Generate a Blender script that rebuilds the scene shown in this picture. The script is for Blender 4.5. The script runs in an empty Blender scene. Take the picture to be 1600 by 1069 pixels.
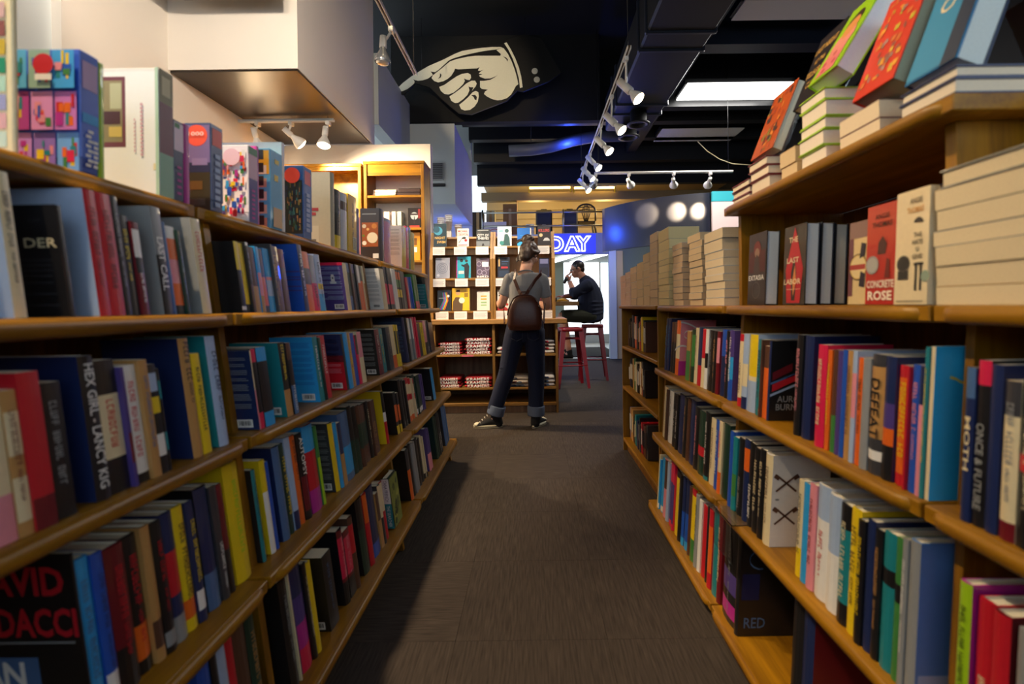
import bpy, bmesh, math, random
from mathutils import Vector, Matrix
random.seed(7)
SC = bpy.context.scene
COL = SC.collection
# ------------------------------------------------------------------ camera, world, exposure
W, H = 1600, 1069
F, CX, CY, EYE, ROLL = 760.0, 833.0, 478.0, 1.10, 0.013      # level camera looking down the aisle, lens shifted
AX = Vector((math.cos(ROLL), math.sin(ROLL), 0)); AZ = Vector((-math.sin(ROLL), math.cos(ROLL), 0)); AY = Vector((0, 0, -1))
CAM_LOC = Vector((0, 0, EYE))
cam = bpy.data.cameras.new('camera'); cam_ob = bpy.data.objects.new('camera', cam); COL.objects.link(cam_ob)
cam.sensor_width = 36; cam.lens = F/W*36; cam.clip_start = 0.02
cam.shift_x = (W/2-CX)/W; cam.shift_y = -(H/2-CY)/W
cam_ob.matrix_world = Matrix.Translation(CAM_LOC) @ Matrix((AX, AY, AZ)).to_4x4()
cam.dof.use_dof = True; cam.dof.focus_distance = 4.4; cam.dof.aperture_fstop = 2.8
SC.camera = cam_ob
SC.view_settings.view_transform = 'Standard'; SC.view_settings.look = 'None'
SC.view_settings.gamma = 1; SC.view_settings.use_curve_mapping = False
SC.view_settings.exposure = 0.27
world = bpy.data.worlds.new('daylight'); SC.world = world; world.use_nodes = True
world.node_tree.nodes['Background'].inputs[0].default_value = (0.74, 0.88, 1.0, 1)
world.node_tree.nodes['Background'].inputs[1].default_value = 1.8

def ray(px, py):
    d = Vector(((px-CX)/F, -(py-CY)/F, -1))
    return Vector((AX.dot(d), AY.dot(d), AZ.dot(d)))
def un(px, py, axis, val):
    d = ray(px, py); t = (val-CAM_LOC[axis])/d[axis]
    return CAM_LOC + d*t
def pr(p):
    q = Vector(p) - CAM_LOC
    c = AX*q.x + AY*q.y + AZ*q.z
    return CX + F*c.x/-c.z, CY - F*c.y/-c.z

# ------------------------------------------------------------------ colours and materials
def lin(h):
    if not isinstance(h, str): return tuple(h)
    h = h.lstrip('#'); v = [int(h[i:i+2], 16)/255 for i in (0, 2, 4)]
    return tuple(c/12.92 if c <= .04045 else ((c+.055)/1.055)**2.4 for c in v)
PAL = {'K': '1b1a1c', 'D': '3b3a3e', 'E': '8d8f90', 'W': 'e6e3de', 'C': 'e0cfa6', 'A': 'b98a50', 'U': '57382a', 'N': '1d2a55',
       'B': '2353b4', 'S': '2f9cdc', 'T': '1d7f88', 'G': '3f7f3e', 'L': 'a0c81e', 'Y': 'e8c71c', 'O': 'e2661e', 'R': 'c21d2b',
       'M': '6d1520', 'P': '4d3c80', 'V': 'b3278d', 'I': 'e08c98', 'Z': 'a3b7d6', 'F': '1e3a2e', 'H': 'd8224c', 'X': '4a6a96'}
WORD = {'K': 'black', 'D': 'charcoal', 'E': 'grey', 'W': 'white', 'C': 'cream', 'A': 'tan', 'U': 'brown', 'N': 'navy', 'B': 'blue',
        'S': 'sky blue', 'T': 'teal', 'G': 'green', 'L': 'lime', 'Y': 'yellow', 'O': 'orange', 'R': 'red', 'M': 'maroon', 'P': 'purple',
        'V': 'magenta', 'I': 'pink', 'Z': 'pale blue', 'F': 'dark green', 'H': 'crimson', 'X': 'slate blue'}
def colr(c): return lin(PAL[c]) if c in PAL else lin(c)

def new_mat(name):
    m = bpy.data.materials.new(name); m.use_nodes = True
    return m, m.node_tree, m.node_tree.nodes['Principled BSDF']
def simple(name, col, rough=.5, metal=0., emit=None, es=0., bump=0., bscale=60., var=0., coat=0.):
    m, nt, b = new_mat(name)
    c = (*lin(col), 1)
    b.inputs['Base Color'].default_value = c; b.inputs['Roughness'].default_value = rough; b.inputs['Metallic'].default_value = metal
    if coat: b.inputs['Coat Weight'].default_value = coat
    if emit is not None:
        b.inputs['Emission Color'].default_value = (*lin(emit), 1); b.inputs['Emission Strength'].default_value = es
    if bump or var:
        tc = nt.nodes.new('ShaderNodeTexCoord'); n = nt.nodes.new('ShaderNodeTexNoise'); n.inputs['Scale'].default_value = bscale; n.inputs['Detail'].default_value = 4
        nt.links.new(tc.outputs['Object'], n.inputs['Vector'])
        if bump:
            bp = nt.nodes.new('ShaderNodeBump'); bp.inputs['Strength'].default_value = bump; bp.inputs['Distance'].default_value = .004
            nt.links.new(n.outputs['Fac'], bp.inputs['Height']); nt.links.new(bp.outputs['Normal'], b.inputs['Normal'])
        if var:
            mx = nt.nodes.new('ShaderNodeMix'); mx.data_type = 'RGBA'
            mx.inputs['A'].default_value = tuple(x*(1-var) for x in c[:3])+(1,); mx.inputs['B'].default_value = tuple(min(1, x*(1+var)) for x in c[:3])+(1,)
            nt.links.new(n.outputs['Fac'], mx.inputs['Factor']); nt.links.new(mx.outputs['Result'], b.inputs['Base Color'])
    return m
def attr_mat(name, rough, var=.06, scale=90., coat=0.):
    m, nt, b = new_mat(name)
    a = nt.nodes.new('ShaderNodeVertexColor'); a.layer_name = 'Col'
    tc = nt.nodes.new('ShaderNodeTexCoord'); n = nt.nodes.new('ShaderNodeTexNoise'); n.inputs['Scale'].default_value = scale
    nt.links.new(tc.outputs['Object'], n.inputs['Vector'])
    mr = nt.nodes.new('ShaderNodeMapRange'); mr.inputs['To Min'].default_value = 1-var; mr.inputs['To Max'].default_value = 1+var
    nt.links.new(n.outputs['Fac'], mr.inputs['Value'])
    vm = nt.nodes.new('ShaderNodeVectorMath'); vm.operation = 'SCALE'
    nt.links.new(a.outputs['Color'], vm.inputs[0]); nt.links.new(mr.outputs['Result'], vm.inputs['Scale'])
    nt.links.new(vm.outputs['Vector'], b.inputs['Base Color'])
    b.inputs['Roughness'].default_value = rough
    if coat: b.inputs['Coat Weight'].default_value = coat
    return m
def wood(name, c1, c2, axis, rough=.40, scale=7.):
    m, nt, b = new_mat(name)
    tc = nt.nodes.new('ShaderNodeTexCoord'); mp = nt.nodes.new('ShaderNodeMapping')
    s = [scale*3]*3; s[axis] = scale*.22; mp.inputs['Scale'].default_value = s
    nt.links.new(tc.outputs['Object'], mp.inputs['Vector'])
    n1 = nt.nodes.new('ShaderNodeTexNoise'); n1.inputs['Scale'].default_value = 1.; n1.inputs['Detail'].default_value = 6; n1.inputs['Distortion'].default_value = .6
    nt.links.new(mp.outputs['Vector'], n1.inputs['Vector'])
    n2 = nt.nodes.new('ShaderNodeTexNoise'); n2.inputs['Scale'].default_value = 7.; n2.inputs['Detail'].default_value = 3
    nt.links.new(mp.outputs['Vector'], n2.inputs['Vector'])
    ad = nt.nodes.new('ShaderNodeMath'); ad.operation = 'MULTIPLY_ADD'; ad.inputs[1].default_value = .35; 
    nt.links.new(n2.outputs['Fac'], ad.inputs[0]); nt.links.new(n1.outputs['Fac'], ad.inputs[2])
    cr = nt.nodes.new('ShaderNodeValToRGB'); cr.color_ramp.elements[0].position = .42; cr.color_ramp.elements[1].position = .92
    cr.color_ramp.elements[0].color = (*lin(c1), 1); cr.color_ramp.elements[1].color = (*lin(c2), 1)
    nt.links.new(ad.outputs[0], cr.inputs['Fac']); nt.links.new(cr.outputs['Color'], b.inputs['Base Color'])
    b.inputs['Roughness'].default_value = rough; b.inputs['Specular IOR Level'].default_value = .35
    bp = nt.nodes.new('ShaderNodeBump'); bp.inputs['Strength'].default_value = .12; bp.inputs['Distance'].default_value = .002
    nt.links.new(n1.outputs['Fac'], bp.inputs['Height']); nt.links.new(bp.outputs['Normal'], b.inputs['Normal'])
    return m
def glassy(name, col=(1, 1, 1), rough=.02, alpha=.25):
    m, nt, b = new_mat(name)
    b.inputs['Base Color'].default_value = (*lin(col), 1); b.inputs['Roughness'].default_value = rough
    b.inputs['Transmission Weight'].default_value = 1.; b.inputs['IOR'].default_value = 1.3
    return m
M = {}
M['oak_y'] = wood('honey oak along the aisle', '6f470a', 'b17c12', 1)
M['oak_x'] = wood('honey oak crosswise', '6f470a', 'b17c12', 0)
M['oak_z'] = wood('honey oak upright', '66410a', 'a37212', 2)
M['oak_back'] = wood('oak veneer back', '4f2f10', '8a5a22', 2, rough=.55)
M['pale_x'] = wood('pale oak crosswise', '7a5226', 'b0834a', 0, rough=.42)
M['pale_z'] = wood('pale oak upright', '94692f', 'c89a55', 2, rough=.42)
M['pale_back'] = wood('pale oak veneer', 'a98660', 'cfaa80', 2, rough=.5)
M['counter_y'] = wood('dull oak crosswise', '7a5424', 'a87c3c', 0, rough=.5)
M['counter_z'] = wood('dull oak upright', '745022', 'a07638', 2, rough=.5)
M['dim_back'] = wood('dull walnut veneer', '6a5040', '94755a', 2, rough=.5)
M['cover'] = attr_mat('printed book cover', .36, coat=.15)
M['paper'] = attr_mat('paper edges', .85, var=.1, scale=300.)
M['cloth'] = attr_mat('woven cloth', .9, var=.1, scale=160.)
M['print'] = attr_mat('flat ink', .45, var=.02)
M['paint'] = attr_mat('painted surface', .5)
M['white_wall'] = simple('warm white plaster', 'efe6da', .85, bump=.1, var=.03, bscale=3.)
M['cool_wall'] = simple('cool white plaster', 'dfe4e4', .85, bump=.1, var=.03, bscale=3.)
M['grey_wall'] = simple('light grey plaster', 'b9bdba', .85, bump=.15, var=.05, bscale=2.)
M['black_ceiling'] = simple('matt black ceiling paint', '070708', .85, bump=.3, var=.2, bscale=4.)
M['black_duct'] = simple('black painted sheet metal', '0b0b0d', .55, var=.2, bscale=3.)
M['navy_beam'] = simple('navy painted steel', '141c2c', .45, var=.15, bscale=3.)
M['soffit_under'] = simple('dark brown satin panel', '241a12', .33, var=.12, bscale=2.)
M['white_metal'] = simple('white enamel', 'e4e0d8', .35)
M['steel'] = simple('brushed steel', '9a9894', .3, metal=1.)
M['black_plastic'] = simple('black plastic', '111113', .45)
M['bulb_on'] = simple('lit lamp glass', 'fff2dd', .3, emit=(1, .78, .48), es=26.)
M['bulb_off'] = simple('frosted lamp glass', 'c8c8c8', .25, metal=.6)
M['acrylic'] = glassy('clear acrylic')
M['carpet'] = None

# ------------------------------------------------------------------ mesh helpers
class MB:
    def __init__(s): s.v, s.f, s.c, s.sm = [], [], [], []
    def add(s, vs, fs, col='W', smooth=False):
        o = len(s.v); s.v += [tuple(p) for p in vs]
        cc = colr(col) if isinstance(col, str) else col
        for k, f in enumerate(fs):
            s.f.append([i+o for i in f]); s.c.append(cc[k] if isinstance(cc, list) else cc); s.sm.append(smooth)
        return s
    def box(s, a, b, col='W', mtx=None, bev=0.):
        x0, x1 = sorted((a[0], b[0])); y0, y1 = sorted((a[1], b[1])); z0, z1 = sorted((a[2], b[2]))
        if bev > 0:
            bev = min(bev, (x1-x0)*.45, (y1-y0)*.45, (z1-z0)*.45)
            vs = []; idx = {}
            for i, x in enumerate((x0, x1)):
                for j, y in enumerate((y0, y1)):
                    for k, z in enumerate((z0, z1)):
                        dx, dy, dz = (bev if i == 0 else -bev), (bev if j == 0 else -bev), (bev if k == 0 else -bev)
                        idx[i, j, k] = len(vs); vs += [(x, y+dy, z+dz), (x+dx, y, z+dz), (x+dx, y+dy, z)]
            g = lambda i, j, k, a: idx[i, j, k]+a
            fs = []
            for i in (0, 1): fs.append([g(i, 0, 0, 0), g(i, 1, 0, 0), g(i, 1, 1, 0), g(i, 0, 1, 0)][::(1 if i else -1)])
            for j in (0, 1): fs.append([g(0, j, 0, 1), g(1, j, 0, 1), g(1, j, 1, 1), g(0, j, 1, 1)][::(-1 if j else 1)])
            for k in (0, 1): fs.append([g(0, 0, k, 2), g(1, 0, k, 2), g(1, 1, k, 2), g(0, 1, k, 2)][::(1 if k else -1)])
            for i in (0, 1):
                for j in (0, 1): fs.append([g(i, j, 0, 0), g(i, j, 1, 0), g(i, j, 1, 1), g(i, j, 0, 1)])
                for k in (0, 1): fs.append([g(i, 0, k, 0), g(i, 1, k, 0), g(i, 1, k, 2), g(i, 0, k, 2)])
            for j in (0, 1):
                for k in (0, 1): fs.append([g(0, j, k, 1), g(1, j, k, 1), g(1, j, k, 2), g(0, j, k, 2)])
            for i in (0, 1):
                for j in (0, 1):
                    for k in (0, 1): fs.append([g(i, j, k, 0), g(i, j, k, 1), g(i, j, k, 2)])
        else:
            vs = [(x, y, z) for x in (x0, x1) for y in (y0, y1) for z in (z0, z1)]
            fs = [[0, 1, 3, 2], [4, 6, 7, 5], [0, 4, 5, 1], [2, 3, 7, 6], [0, 2, 6, 4], [1, 5, 7, 3]]
        if mtx is not None: vs = [tuple(mtx @ Vector(p)) for p in vs]
        return s.add(vs, fs, col)
    def prism(s, poly, ax, a, b, col='W', mtx=None):
        """poly: 2-D outline in the two axes other than ax; extruded from a to b along ax."""
        n = len(poly); o = [i for i in range(3) if i != ax]
        def p3(q, t):
            r = [0, 0, 0]; r[o[0]], r[o[1]], r[ax] = q[0], q[1], t; return tuple(r)
        vs = [p3(q, a) for q in poly]+[p3(q, b) for q in poly]
        if mtx is not None: vs = [tuple(mtx @ Vector(p)) for p in vs]
        fs = [list(range(n))[::-1], list(range(n, 2*n))]+[[i, (i+1) % n, n+(i+1) % n, n+i] for i in range(n)]
        return s.add(vs, fs, col)
    def rings(s, rs, col='W', caps=True, closed=False, smooth=True):
        n = len(rs[0]); vs = [p for r in rs for p in r]; fs = []
        m = len(rs)
        for k in range(m if closed else m-1):
            for i in range(n):
                fs.append([k*n+i, k*n+(i+1) % n, ((k+1) % m)*n+(i+1) % n, ((k+1) % m)*n+i])
        s.add(vs, fs, col, smooth)
        if caps and not closed:
            o = len(s.v)-len(vs); cc = colr(col) if isinstance(col, str) else col
            cc = cc[0] if isinstance(cc, list) else cc
            for r in (list(range(n))[::-1], list(range((m-1)*n, m*n))):
                s.f.append([i+o for i in r]); s.c.append(cc); s.sm.append(False)
        return s
    def tube(s, pts, r, col='W', n=8, closed=False, caps=True):
        pts = [Vector(p) for p in pts]; m = len(pts)
        rr = r if isinstance(r, (list, tuple)) else [r]*m
        rs = []; up = None
        for i, p in enumerate(pts):
            a = pts[(i-1) % m] if (closed or i > 0) else p; b = pts[(i+1) % m] if (closed or i < m-1) else p
            t = (b-a).normalized()
            if up is None:
                up = Vector((0, 0, 1)) if abs(t.z) < .9 else Vector((1, 0, 0))
            u = (up - t*up.dot(t)).normalized(); w = t.cross(u); up = u
            rs.append([p+(u*math.cos(2*math.pi*k/n)+w*math.sin(2*math.pi*k/n))*rr[i] for k in range(n)])
        return s.rings(rs, col, caps, closed)
    def sweep(s, path, prof, col='W', up=Vector((0, 0, 1))):
        """prof (side, up) swept along path with mitred corners."""
        path = [Vector(p) for p in path]; m = len(path); rs = []
        for i, p in enumerate(path):
            t1 = (path[i]-path[i-1]).normalized() if i else (path[1]-path[0]).normalized()
            t2 = (path[i+1]-path[i]).normalized() if i < m-1 else t1
            n1, n2 = t1.cross(up).normalized(), t2.cross(up).normalized()
            nn = (n1+n2).normalized(); k = 1/max(.4, nn.dot(n1))
            rs.append([p+nn*a*k+up*b for a, b in prof])
        return s.rings(rs, col, True, False)
    def lathe(s, prof, n=16, col='W', mtx=None, caps=True):
        rs = []
        for r, z in prof:
            ring = [Vector((r*math.cos(2*math.pi*k/n), r*math.sin(2*math.pi*k/n), z)) for k in range(n)]
            rs.append([mtx @ p for p in ring] if mtx is not None else ring)
        return s.rings(rs, col, caps)
    def quad(s, a, b, c, d, col='W'): return s.add([a, b, c, d], [[0, 1, 2, 3]], col)
    def build(s, name, mat, parent=None, fix=True, origin=None):
        me = bpy.data.meshes.new(name)
        vs = s.v
        if origin is not None: vs = [(p[0]-origin[0], p[1]-origin[1], p[2]-origin[2]) for p in vs]
        me.from_pydata(vs, [], s.f)
        if fix:
            bm = bmesh.new(); bm.from_mesh(me); bmesh.ops.recalc_face_normals(bm, faces=bm.faces); bm.to_mesh(me); bm.free()
        ca = me.color_attributes.new('Col', 'FLOAT_COLOR', 'CORNER')
        buf = []
        for p, c in zip(me.polygons, s.c): buf += [c[0], c[1], c[2], 1.]*p.loop_total
        ca.data.foreach_set('color', buf)
        if any(s.sm): me.polygons.foreach_set('use_smooth', s.sm)
        me.materials.append(mat)
        o = bpy.data.objects.new(name, me); COL.objects.link(o)
        if origin is not None: o.location = origin
        if parent is not None: o.parent = parent
        return o
def empty(name, loc=(0, 0, 0)):
    o = bpy.data.objects.new(name, None); o.location = loc; COL.objects.link(o); o.empty_display_size = .05
    return o
def tag(o, label=None, cat=None, group=None, kind=None):
    if label: o['label'] = label
    if cat: o['category'] = cat
    if group: o['group'] = group
    if kind: o['kind'] = kind
    return o
def kids(o, p):                            # keep world geometry while parenting to an empty away from the origin
    o.parent = p; o.matrix_parent_inverse = Matrix.Translation(p.location).inverted(); return o
def structure(o, label=None): o['kind'] = 'structure'; return tag(o, label)
def text_mesh(txt, size, extrude=0., align='CENTER', bold=0.):
    cu = bpy.data.curves.new('lettering', 'FONT'); cu.body = txt; cu.size = size; cu.align_x = align; cu.align_y = 'CENTER'
    cu.resolution_u = 2; cu.extrude = extrude; cu.offset = bold
    ob = bpy.data.objects.new('lettering', cu); COL.objects.link(ob)
    dg = bpy.context.evaluated_depsgraph_get(); me = bpy.data.meshes.new_from_object(ob.evaluated_get(dg))
    bpy.data.objects.remove(ob); bpy.data.curves.remove(cu)
    vs = [tuple(v.co) for v in me.vertices]; fs = [list(p.vertices) for p in me.polygons]
    bpy.data.meshes.remove(me)
    return vs, fs
_TXT = {}
def add_text(mb, txt, col, o, ux, uy, w, h=None, bold=0.):
    """Flat lettering centred at o, along unit vectors ux, uy, fitted to width w (and height h)."""
    key = (txt, bold)
    if key not in _TXT: _TXT[key] = text_mesh(txt, 1., bold=bold)
    vs, fs = _TXT[key]
    if not vs: return
    xs = [v[0] for v in vs]; ys = [v[1] for v in vs]
    x0, x1, y0, y1 = min(xs), max(xs), min(ys), max(ys)
    sx = w/(x1-x0); sy = (h/(y1-y0)) if h else sx
    o = Vector(o); ux = Vector(ux); uy = Vector(uy)
    mb.add([o+ux*((v[0]-(x0+x1)/2)*sx)+uy*((v[1]-(y0+y1)/2)*sy) for v in vs], fs, col)
def ngrid(n): return range(n)
# ------------------------------------------------------------------ the room
def sbox(name, a, b, mat, label=None, bev=0.):
    return structure(MB().box(a, b, 'W', bev=bev).build(name, mat), label)
def carpet_mat():
    m, nt, b = new_mat('brown loop carpet')
    tc = nt.nodes.new('ShaderNodeTexCoord'); mp = nt.nodes.new('ShaderNodeMapping'); mp.inputs['Scale'].default_value = (150, 9, 1)
    nt.links.new(tc.outputs['Object'], mp.inputs['Vector'])
    n = nt.nodes.new('ShaderNodeTexNoise'); n.inputs['Scale'].default_value = 1; n.inputs['Detail'].default_value = 5
    nt.links.new(mp.outputs['Vector'], n.inputs['Vector'])
    oi = nt.nodes.new('ShaderNodeObjectInfo')
    cr = nt.nodes.new('ShaderNodeValToRGB'); cr.color_ramp.elements[0].position = .3; cr.color_ramp.elements[1].position = .75
    cr.color_ramp.elements[0].color = (*lin('2c2520'), 1); cr.color_ramp.elements[1].color = (*lin('463d36'), 1)
    nt.links.new(n.outputs['Fac'], cr.inputs['Fac'])
    mr = nt.nodes.new('ShaderNodeMapRange'); mr.inputs['To Min'].default_value = .95; mr.inputs['To Max'].default_value = 1.05
    nt.links.new(oi.outputs['Random'], mr.inputs['Value'])
    vm = nt.nodes.new('ShaderNodeVectorMath'); vm.operation = 'SCALE'
    nt.links.new(cr.outputs['Color'], vm.inputs[0]); nt.links.new(mr.outputs['Result'], vm.inputs['Scale'])
    nt.links.new(vm.outputs['Vector'], b.inputs['Base Color']); b.inputs['Roughness'].default_value = .9
    b.inputs['Specular IOR Level'].default_value = .25
    bp = nt.nodes.new('ShaderNodeBump'); bp.inputs['Strength'].default_value = .2; bp.inputs['Distance'].default_value = .002
    nt.links.new(n.outputs['Fac'], bp.inputs['Height']); nt.links.new(bp.outputs['Normal'], b.inputs['Normal'])
    return m
M['carpet'] = carpet_mat()
floor = sbox('floor', (-4.6, -1.7, -.12), (4.6, 14.5, -.006), simple('floor underlay', '241f1b', .9))
TS = .5
tile0 = None
for iy in range(0, 18):
    for ix in range(-3, 6):
        x0, y0 = ix*TS-.27, .6+iy*TS
        if abs(x0+TS/2) > 1.0 and y0 < 3.4: continue
        if y0 + TS > 9.8: continue
        if tile0 is None:
            me_o = MB().box((-TS/2+.0005, -TS/2+.0005, -.006), (TS/2-.0005, TS/2-.0005, 0), 'W').build('carpet_tile', M['carpet'], floor)
            tile0 = me_o
        else:
            me_o = tile0.copy(); COL.objects.link(me_o); me_o.parent = floor
        me_o.location = (x0+TS/2, y0+TS/2, 0); me_o.rotation_euler.z = math.pi/2*(1 if (ix*7+iy*5) % 11 in (3, 7) else 0)
CZ = 5.0
structure(MB().box((-4.6, -1.7, CZ), (4.6, 14.5, CZ+.1)).build('ceiling', M['black_ceiling']))
sbox('wall_left', (-2.95, -1.7, 0), (-2.85, 2.9, CZ), M['cool_wall'])
sbox('wall_left.001', (-2.95, 2.9, 0), (-2.79, 5.5, CZ), M['white_wall'])
sbox('wall_right', (4.5, -1.7, 0), (4.6, 14.5, CZ), M['black_ceiling'])
# shop front behind the camera: mullioned opening, sill and header shaped to limit daylight
sbox('wall_front', (-2.95, -1.7, 0), (4.6, -1.6, 1.3), M['cool_wall'])
sbox('wall_front.001', (-2.95, -1.7, 2.9), (4.6, -1.6, CZ), M['cool_wall'])
w2 = sbox('window_2', (-2.85, -1.68, 1.3), (4.5, -1.6, 1.36), M['white_metal'])
for x in (-2.85, -1.0, .85, 2.7, 4.44): MB().box((x, -1.68, 1.36), (x+.06, -1.62, 2.9)).build('mullion', M['white_metal'], w2)
# white soffit with its dark underside
so = sbox('ceiling_soffit', (-2.79, 3.75, 2.955), (-1.79, 5.57, CZ), M['white_wall'])
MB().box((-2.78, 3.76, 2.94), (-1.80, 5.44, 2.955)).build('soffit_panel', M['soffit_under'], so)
sbox('wall_partition', (-2.95, 5.45, 0), (-1.13, 5.57, 2.93), M['white_wall'])
sbox('wall_upper', (-1.9, 5.57, 3.2), (-1.74, 7.0, 4.02), M['grey_wall'])
# dark duct hanging in front of the soffit
dk = empty('air_duct', (-2.2, 3.2, 3.75)); tag(dk, 'dark square air duct hanging under the ceiling before the white soffit', 'duct')
for a, b, nm in (((-2.52, 2.2, 3.36), (-1.80, 3.0, 3.9), 'duct_section'), ((-2.52, 3.006, 3.36), (-1.80, 3.55, 3.9), 'duct_section')):
    kids(MB().box(a, b, bev=.008).build(nm, M['black_duct']), dk)
# grey bulkhead with the vent
sbox('wall_bulkhead', (-2.6, 7.0, 2.58), (-1.10, 8.9, 3.74), M['grey_wall'])
sbox('wall_behind_bulkhead', (-2.6, 8.9, 0), (-1.10, 9.0, CZ), M['grey_wall'])
vt = empty('air_vent', (-1.38, 6.99, 2.95)); tag(vt, 'louvred metal air vent on the light grey bulkhead', 'vent')
vx0, vx1, vz0, vz1 = -1.47, -1.26, 2.92, 3.17
kids(MB().box((vx0, 6.975, vz0), (vx1, 6.995, vz1), 'E').build('vent_frame', M['paint']), vt)
for k in range(9):
    z = vz0+.02+k*.0255
    kids(MB().box((vx0+.012, 6.962, z), (vx1-.012, 6.976, z+.014), 'D').build('slat', M['paint']), vt)
sl = tag(MB().box((-1.48, 6.97, 2.83), (-1.235, 6.995, 2.875), 'K', bev=.008).build('slot_diffuser', M['black_plastic']), 'black slot just below the louvred vent', 'vent')
# black bulkhead behind the hand sign, header over the mezzanine, ceiling beams
sbox('ceiling_bulkhead', (-2.0, 7.0, 3.76), (1.0, 7.12, CZ), M['black_ceiling'])
sbox('wall_header', (-1.1, 9.85, 3.56), (4.5, 10.0, CZ), M['black_ceiling'])
for k, (y, z) in enumerate(((7.7, 4.0), (8.6, 4.05), (9.3, 3.86))):
    sbox('ceiling_beam' + ('' if k == 0 else '.%03d' % k), (-1.1, y, z), (4.5, y+.16, CZ), M['black_duct'])
sbox('ceiling_beam.003', (1.9, 5.35, 3.95), (4.5, 5.55, CZ), M['navy_beam'])
sbox('ceiling_beam.004', (1.9, 6.95, 3.92), (4.5, 7.1, CZ), M['black_duct'])
sbox('ceiling_beam.005', (1.82, 4.0, 4.0), (1.98, 9.3, CZ), M['black_duct'])
# big black duct to the right with its seams
bd = empty('supply_duct', (1.45, 5, 4.0)); tag(bd, 'long black supply duct with raised seams along the ceiling', 'duct')
kids(MB().box((1.12, 2.3, 3.70), (1.77, 7.3, 4.2), bev=.02).build('duct_body', M['black_duct']), bd)
for y in (3.1, 4.62, 4.95, 6.3, 6.62):
    kids(MB().box((1.10, y, 3.68), (1.79, y+.05, 4.22), bev=.01).build('duct_seam', M['navy_beam']), bd)
for x, y in ((1.45, 6.55), (1.42, 7.05)):
    mt = Matrix.Translation((x, y, 0))
    kids(MB().lathe([(.11, 3.72), (.11, 3.56), (.155, 3.53), (.155, 3.515), (.10, 3.515), (.10, 3.55)], 20, 'K', mt).build('round_diffuser', M['black_duct']), bd)
# flexible round duct that the blue light catches
pts = [un(x, y, 1, 8.42) for x, y in ((795, 236), (830, 234), (860, 230), (895, 220), (930, 213), (985, 212))]
tag(MB().tube([p+Vector((0, .015*math.sin(i*2), 0)) for i, p in enumerate(pts)], .10, 'K', 12).build('flexible_duct', simple('dull dark foil', '555a66', .45)), 'round flexible duct sagging below the black ceiling', 'duct')
fd = bpy.data.objects['flexible_duct']
for p in (pts[1], pts[4]): MB().tube([p+Vector((0, 0, .095)), Vector((p.x, p.y, CZ))], .006, 'K', 6).build('hanger', M['black_duct'], fd)
# ceiling light panels
def panel(name, px, zz, mat, lab, cat, grp=None):
    p = [un(x, y, 2, zz) for x, y in px]
    x0, x1 = min(p[0].x, p[3].x), max(p[1].x, p[2].x); y0, y1 = p[2].y, p[0].y
    r = empty(name, ((x0+x1)/2, (y0+y1)/2, zz)); tag(r, lab, cat, grp)
    kids(MB().box((x0-.03, y0-.03, zz+.012), (x1+.03, y1+.03, zz+.08), 'K').build('frame', M['black_duct']), r)
    kids(MB().box((x0, y0, zz), (x1, y1, zz+.012)).build('diffuser', mat), r)
    return r
M['panel_on'] = simple('lit diffuser', 'ffffff', .5, emit=(1, .98, .94), es=7.)
M['panel_off'] = simple('unlit prismatic diffuser', 'ddd6cc', .4)
panel('ceiling_light', [(1075, 131), (1206, 128), (1210, 155), (1063, 157)], 4.0, M['panel_on'], 'bright rectangular ceiling light over the right bookcases', 'ceiling light')
panel('ceiling_light', [(1040, 202), (1150, 197), (1140, 220), (1020, 223)], 4.05, M['panel_off'], 'unlit pale ceiling panel beyond the bright one', 'ceiling light')
panel('ceiling_light', [(1165, 1), (1330, -8), (1330, 30), (1140, 36)], 4.0, M['panel_off'], 'large unlit ceiling panel nearest above the leaning books', 'ceiling light')
# cable sagging between the panels
cb = [un(x, y, 1, 8.0) for x, y in ((1090, 221), (1105, 236), (1125, 249), (1145, 256), (1175, 258))]
tag(MB().tube(cb, .008, 'C', 6).build('ceiling_cable', M['paint']), 'thin pale cable sagging from the unlit ceiling panel', 'cable')

# ------------------------------------------------------------------ back wall, doorway, mezzanine
YB = 9.95
dx0, dx1, dz = .30, 1.58, 2.15
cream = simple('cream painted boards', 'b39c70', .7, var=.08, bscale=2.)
cream2 = simple('shaded cream boards', '8d7750', .7, var=.08, bscale=2.)  # darker copy of the cream, with shade put into its colour
sbox('wall_back', (-1.1, YB, 0), (dx0, YB+.12, 2.56), M['grey_wall'])
sbox('wall_back.001', (dx1, YB, 0), (4.5, YB+.12, 2.56), simple('grey green wall', '6f7c78', .8, var=.06, bscale=2.))
sbox('wall_back.002', (dx0, YB, dz), (dx1, YB+.12, 2.56), M['cool_wall'])
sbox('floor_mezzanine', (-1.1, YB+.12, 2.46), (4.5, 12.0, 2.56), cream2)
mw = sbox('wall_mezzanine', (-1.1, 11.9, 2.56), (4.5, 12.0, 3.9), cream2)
for k in range(6):
    z = 2.58+k*.215
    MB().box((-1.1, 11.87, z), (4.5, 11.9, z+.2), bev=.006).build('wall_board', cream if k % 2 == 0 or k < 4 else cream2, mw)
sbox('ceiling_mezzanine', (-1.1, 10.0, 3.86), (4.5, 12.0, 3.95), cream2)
sbox('trim_1', (-1.1, 10.6, 3.40), (4.5, 10.8, 3.58), cream2)
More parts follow.
